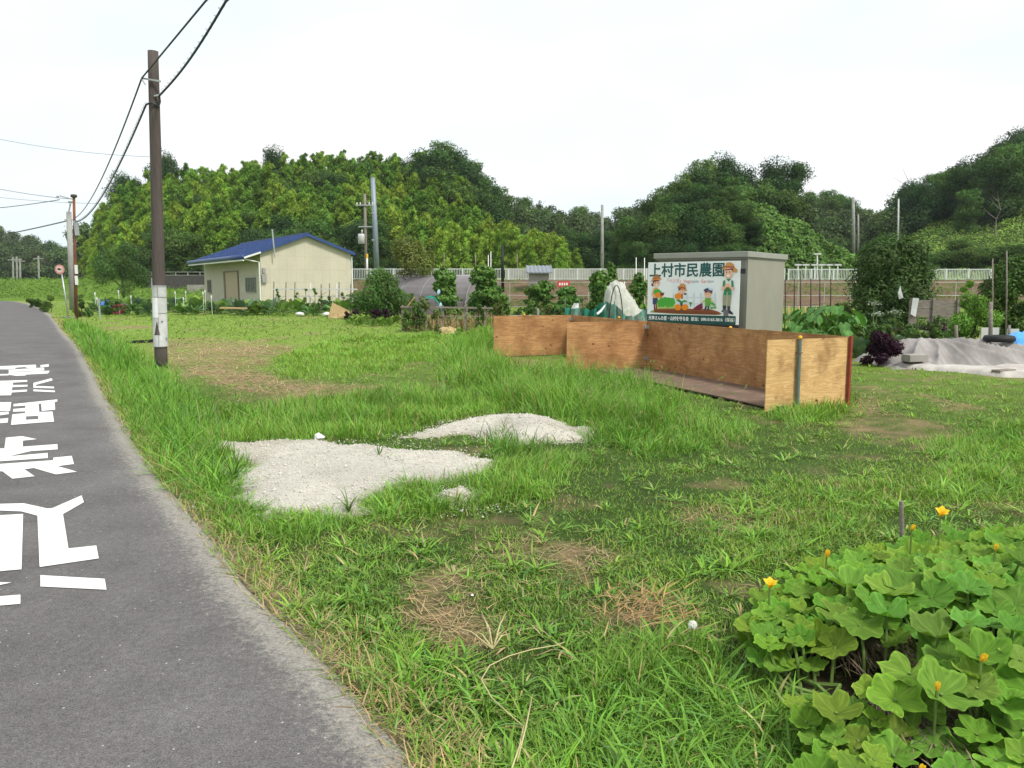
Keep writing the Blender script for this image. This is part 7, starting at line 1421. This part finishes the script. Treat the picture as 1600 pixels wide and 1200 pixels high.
p = G(1392, 975, .08); b = MB(); bm = bmesh.new(); bmesh.ops.create_uvsphere(bm, u_segments=28, v_segments=16, radius=.085)
for v in bm.verts: a = math.atan2(v.co.y, v.co.x); k = 1 - .07 * (1 - abs(math.cos(5 * a))) ; v.co.x *= k; v.co.y *= k; v.co.z *= .82
me = bpy.data.meshes.new('pumpkin'); bm.to_mesh(me); bm.free(); me.materials.append(mat('dark_green_pumpkin', (.025, .045, .02), .5, .3, 14, stain=(.06, .09, .03), stain_amt=.4)); me.polygons.foreach_set('use_smooth', [True] * len(me.polygons)); tag(linkmesh('pumpkin', me, None, p), 'dark green pumpkin half hidden under the leaves', 'pumpkin')
p = G(1403, 993, .03); b = MB(); b.add([p + Vector(q) for q in ((-.04, -.03, 0), (.04, -.02, .01), (.045, .035, 0), (-.03, .03, .02))], [(0, 1, 2, 3)]); tag(obj('white_scrap', b, M['white'], loc=p), 'white scrap under the pumpkin leaves', 'scrap')
def straw_bundle(px, py, n, L, ang, spread, label, kind='dry_straw', z0=.02, colr=(.34, .26, .15), r=.10, wd=.005):
    c = G(px, py); P = np.stack([c.x + rng.normal(size=n) * r, c.y + rng.normal(size=n) * r, rng.uniform(z0, z0 + .06, n)], 1); V, Fq, C = blades(P, L * rng.uniform(.5, 1.2, n), np.full(n, wd) * rng.uniform(.6, 1.5, n), ang + rng.normal(size=n) * spread, rng.uniform(1.1, 1.5, n), rng.uniform(-.1, .5, n), jit(colr, n, .35), 3); setp(linkmesh(kind, npmesh(kind, V, Fq, M['grass'], C)), kind='stuff', label=label)
straw_bundle(1350, 1020, 420, .30, -1.7, .22, 'grey straw bundle under the middle pumpkin leaves', colr=(.27, .215, .15)); straw_bundle(1420, 1150, 420, .28, -1.9, .3, 'grey straw bundle at the lower edge of the pumpkin patch', colr=(.27, .21, .15)); straw_bundle(1010, 965, 150, .14, .5, 1.0, 'orange-tan dry straw lying on the lawn', colr=(.42, .27, .12), r=.13, wd=.005, z0=.03); straw_bundle(740, 945, 160, .10, 0, 3, 'scattered dry straw on the bare lawn patch', colr=(.42, .30, .16), r=.22, z0=.02, wd=.004); straw_bundle(1400, 980, 140, .22, .4, .6, 'dead straw under the pumpkin stems', colr=(.25, .19, .13))
# lone things on the lawn
dc = G(1081, 1010); p = Vector((dc.x, dc.y, .10)); r = thing('dandelion', 'white dandelion seed head standing in the lawn', 'dandelion', dc); d = rdir(260); V, Fq, C = leaves(np.array(p) + d * .017, d, .014, .006, np.full((260, 3), .85)); linkmesh('seed_head', npmesh('seed_head', V - np.array(dc), Fq, M['grass'], C), r); b = MB(); b.tube([dc, p], .002, 5); obj('stem', b, M['stalk'], r)
p = G(498, 688); b = MB(); b.lathe(p, [(.035, 0), (.055, .02), (.04, .05), (.012, .065)], 9); b.v = [v + Vector((R.uniform(-.02, .02), R.uniform(-.02, .02), R.uniform(0, .015))) for v in b.v]; tag(obj('litter', b, M['white'], loc=p), 'crumpled white litter on the far edge of the gravel', 'litter')
p = G(738, 931, .03); b = MB(); b.lathe(p, [(.004, 0), (.009, .004), (.004, .009)], 8); tag(obj('pebble', b, M['white'], loc=p), 'tiny white pebble in the dry lawn patch', 'pebble')
M['dry_stem'] = mat('pale_dry_stem', (.46, .40, .20), .8, .2, 10)
b = MB(); b.tube([G(*q, z) for q, z in (((883, 1003), .05), ((870, 1008), .06), ((830, 1015), .07), ((795, 1025), .06), ((765, 1040), .06), ((752, 1062), .06), ((768, 1090), .07), ((795, 1115), .06), ((818, 1135), .06), ((812, 1165), .08), ((800, 1200), .10))], .0028, 5); b.tube([G(832, 1085, .03), G(822, 1135, .10), G(808, 1190, .05)], .003, 5); tag(obj('dry_vine', b, M['dry_stem'], smooth=True), 'long pale dry grass stalk curling over the near lawn', 'stalk')
b = MB(); c = G(770, 1014, .02)
for q in ((705, 978), (737, 985), (752, 955), (792, 955), (786, 985), (797, 990), (760, 970)): e = G(*q, .05); b.tube([c, c.lerp(e, .5) + Vector((0, 0, .025)), e], [.004, .0035, .002], 5)
tag(obj('dry_tuft', b, M['dry_stem'], smooth=True), 'splayed pale dead grass tuft on the lawn', 'tuft')
def weed(px, py, label, s=.4, n=8):
    c = G(px, py); P = np.tile(np.array(c), (n, 1)); V, Fq, C = blades(P, s * rng.uniform(.5, 1.1, n), np.full(n, .010), rng.uniform(0, 6.28, n), rng.uniform(.1, .9, n), rng.uniform(.3, 1.2, n), jit((.085, .17, .03), n), 3); r = thing('weed', label, 'weed', c); linkmesh('leaves', npmesh('leaves', V - np.array(c), Fq, M['grass'], C), r)
weed(592, 716, 'small reddish weed growing alone in the gravel', .25, 12); weed(365, 752, 'broad weed at the left end of the gravel', .36, 26); weed(545, 800, 'weed at the front edge of the gravel', .22, 14)
p = G(197, 535); b = MB(); b.bar(p, p + Vector((.75, .1, .04)), .08); tag(obj('dark_stick', b, M['black'], loc=p), 'dark stick lying in the grass left of the wooden pole', 'stick')
b = MB(); pp2 = at0(158, 38); b.tube([pp2, pp2 + Vector((0, 0, .95))], .04, 8); tag(obj('stub_post', b, M['galv'], loc=pp2), 'short grey post between the rusty pole and the vegetable row', 'post')
lawn(); tall_grass()

# ------------------------------------------------------------------ thin summer haze in the valley
hz = MB(); hz.box((-1700, -1700, -1.2), (1700, 1700, 75))
hm = bpy.data.materials.new('haze_air'); hm.use_nodes = True; hn = hm.node_tree; hn.nodes.clear(); ho = hn.nodes.new('ShaderNodeOutputMaterial'); hv = hn.nodes.new('ShaderNodeVolumePrincipled')
hv.inputs['Color'].default_value = (0.86, 0.93, 1.0, 1); hv.inputs['Density'].default_value = 0.00018; hv.inputs['Anisotropy'].default_value = 0.0
hn.links.new(hv.outputs[0], ho.inputs['Volume'])
setp(obj('haze', hz, hm), kind='stuff', label='thin pale haze in the valley air')
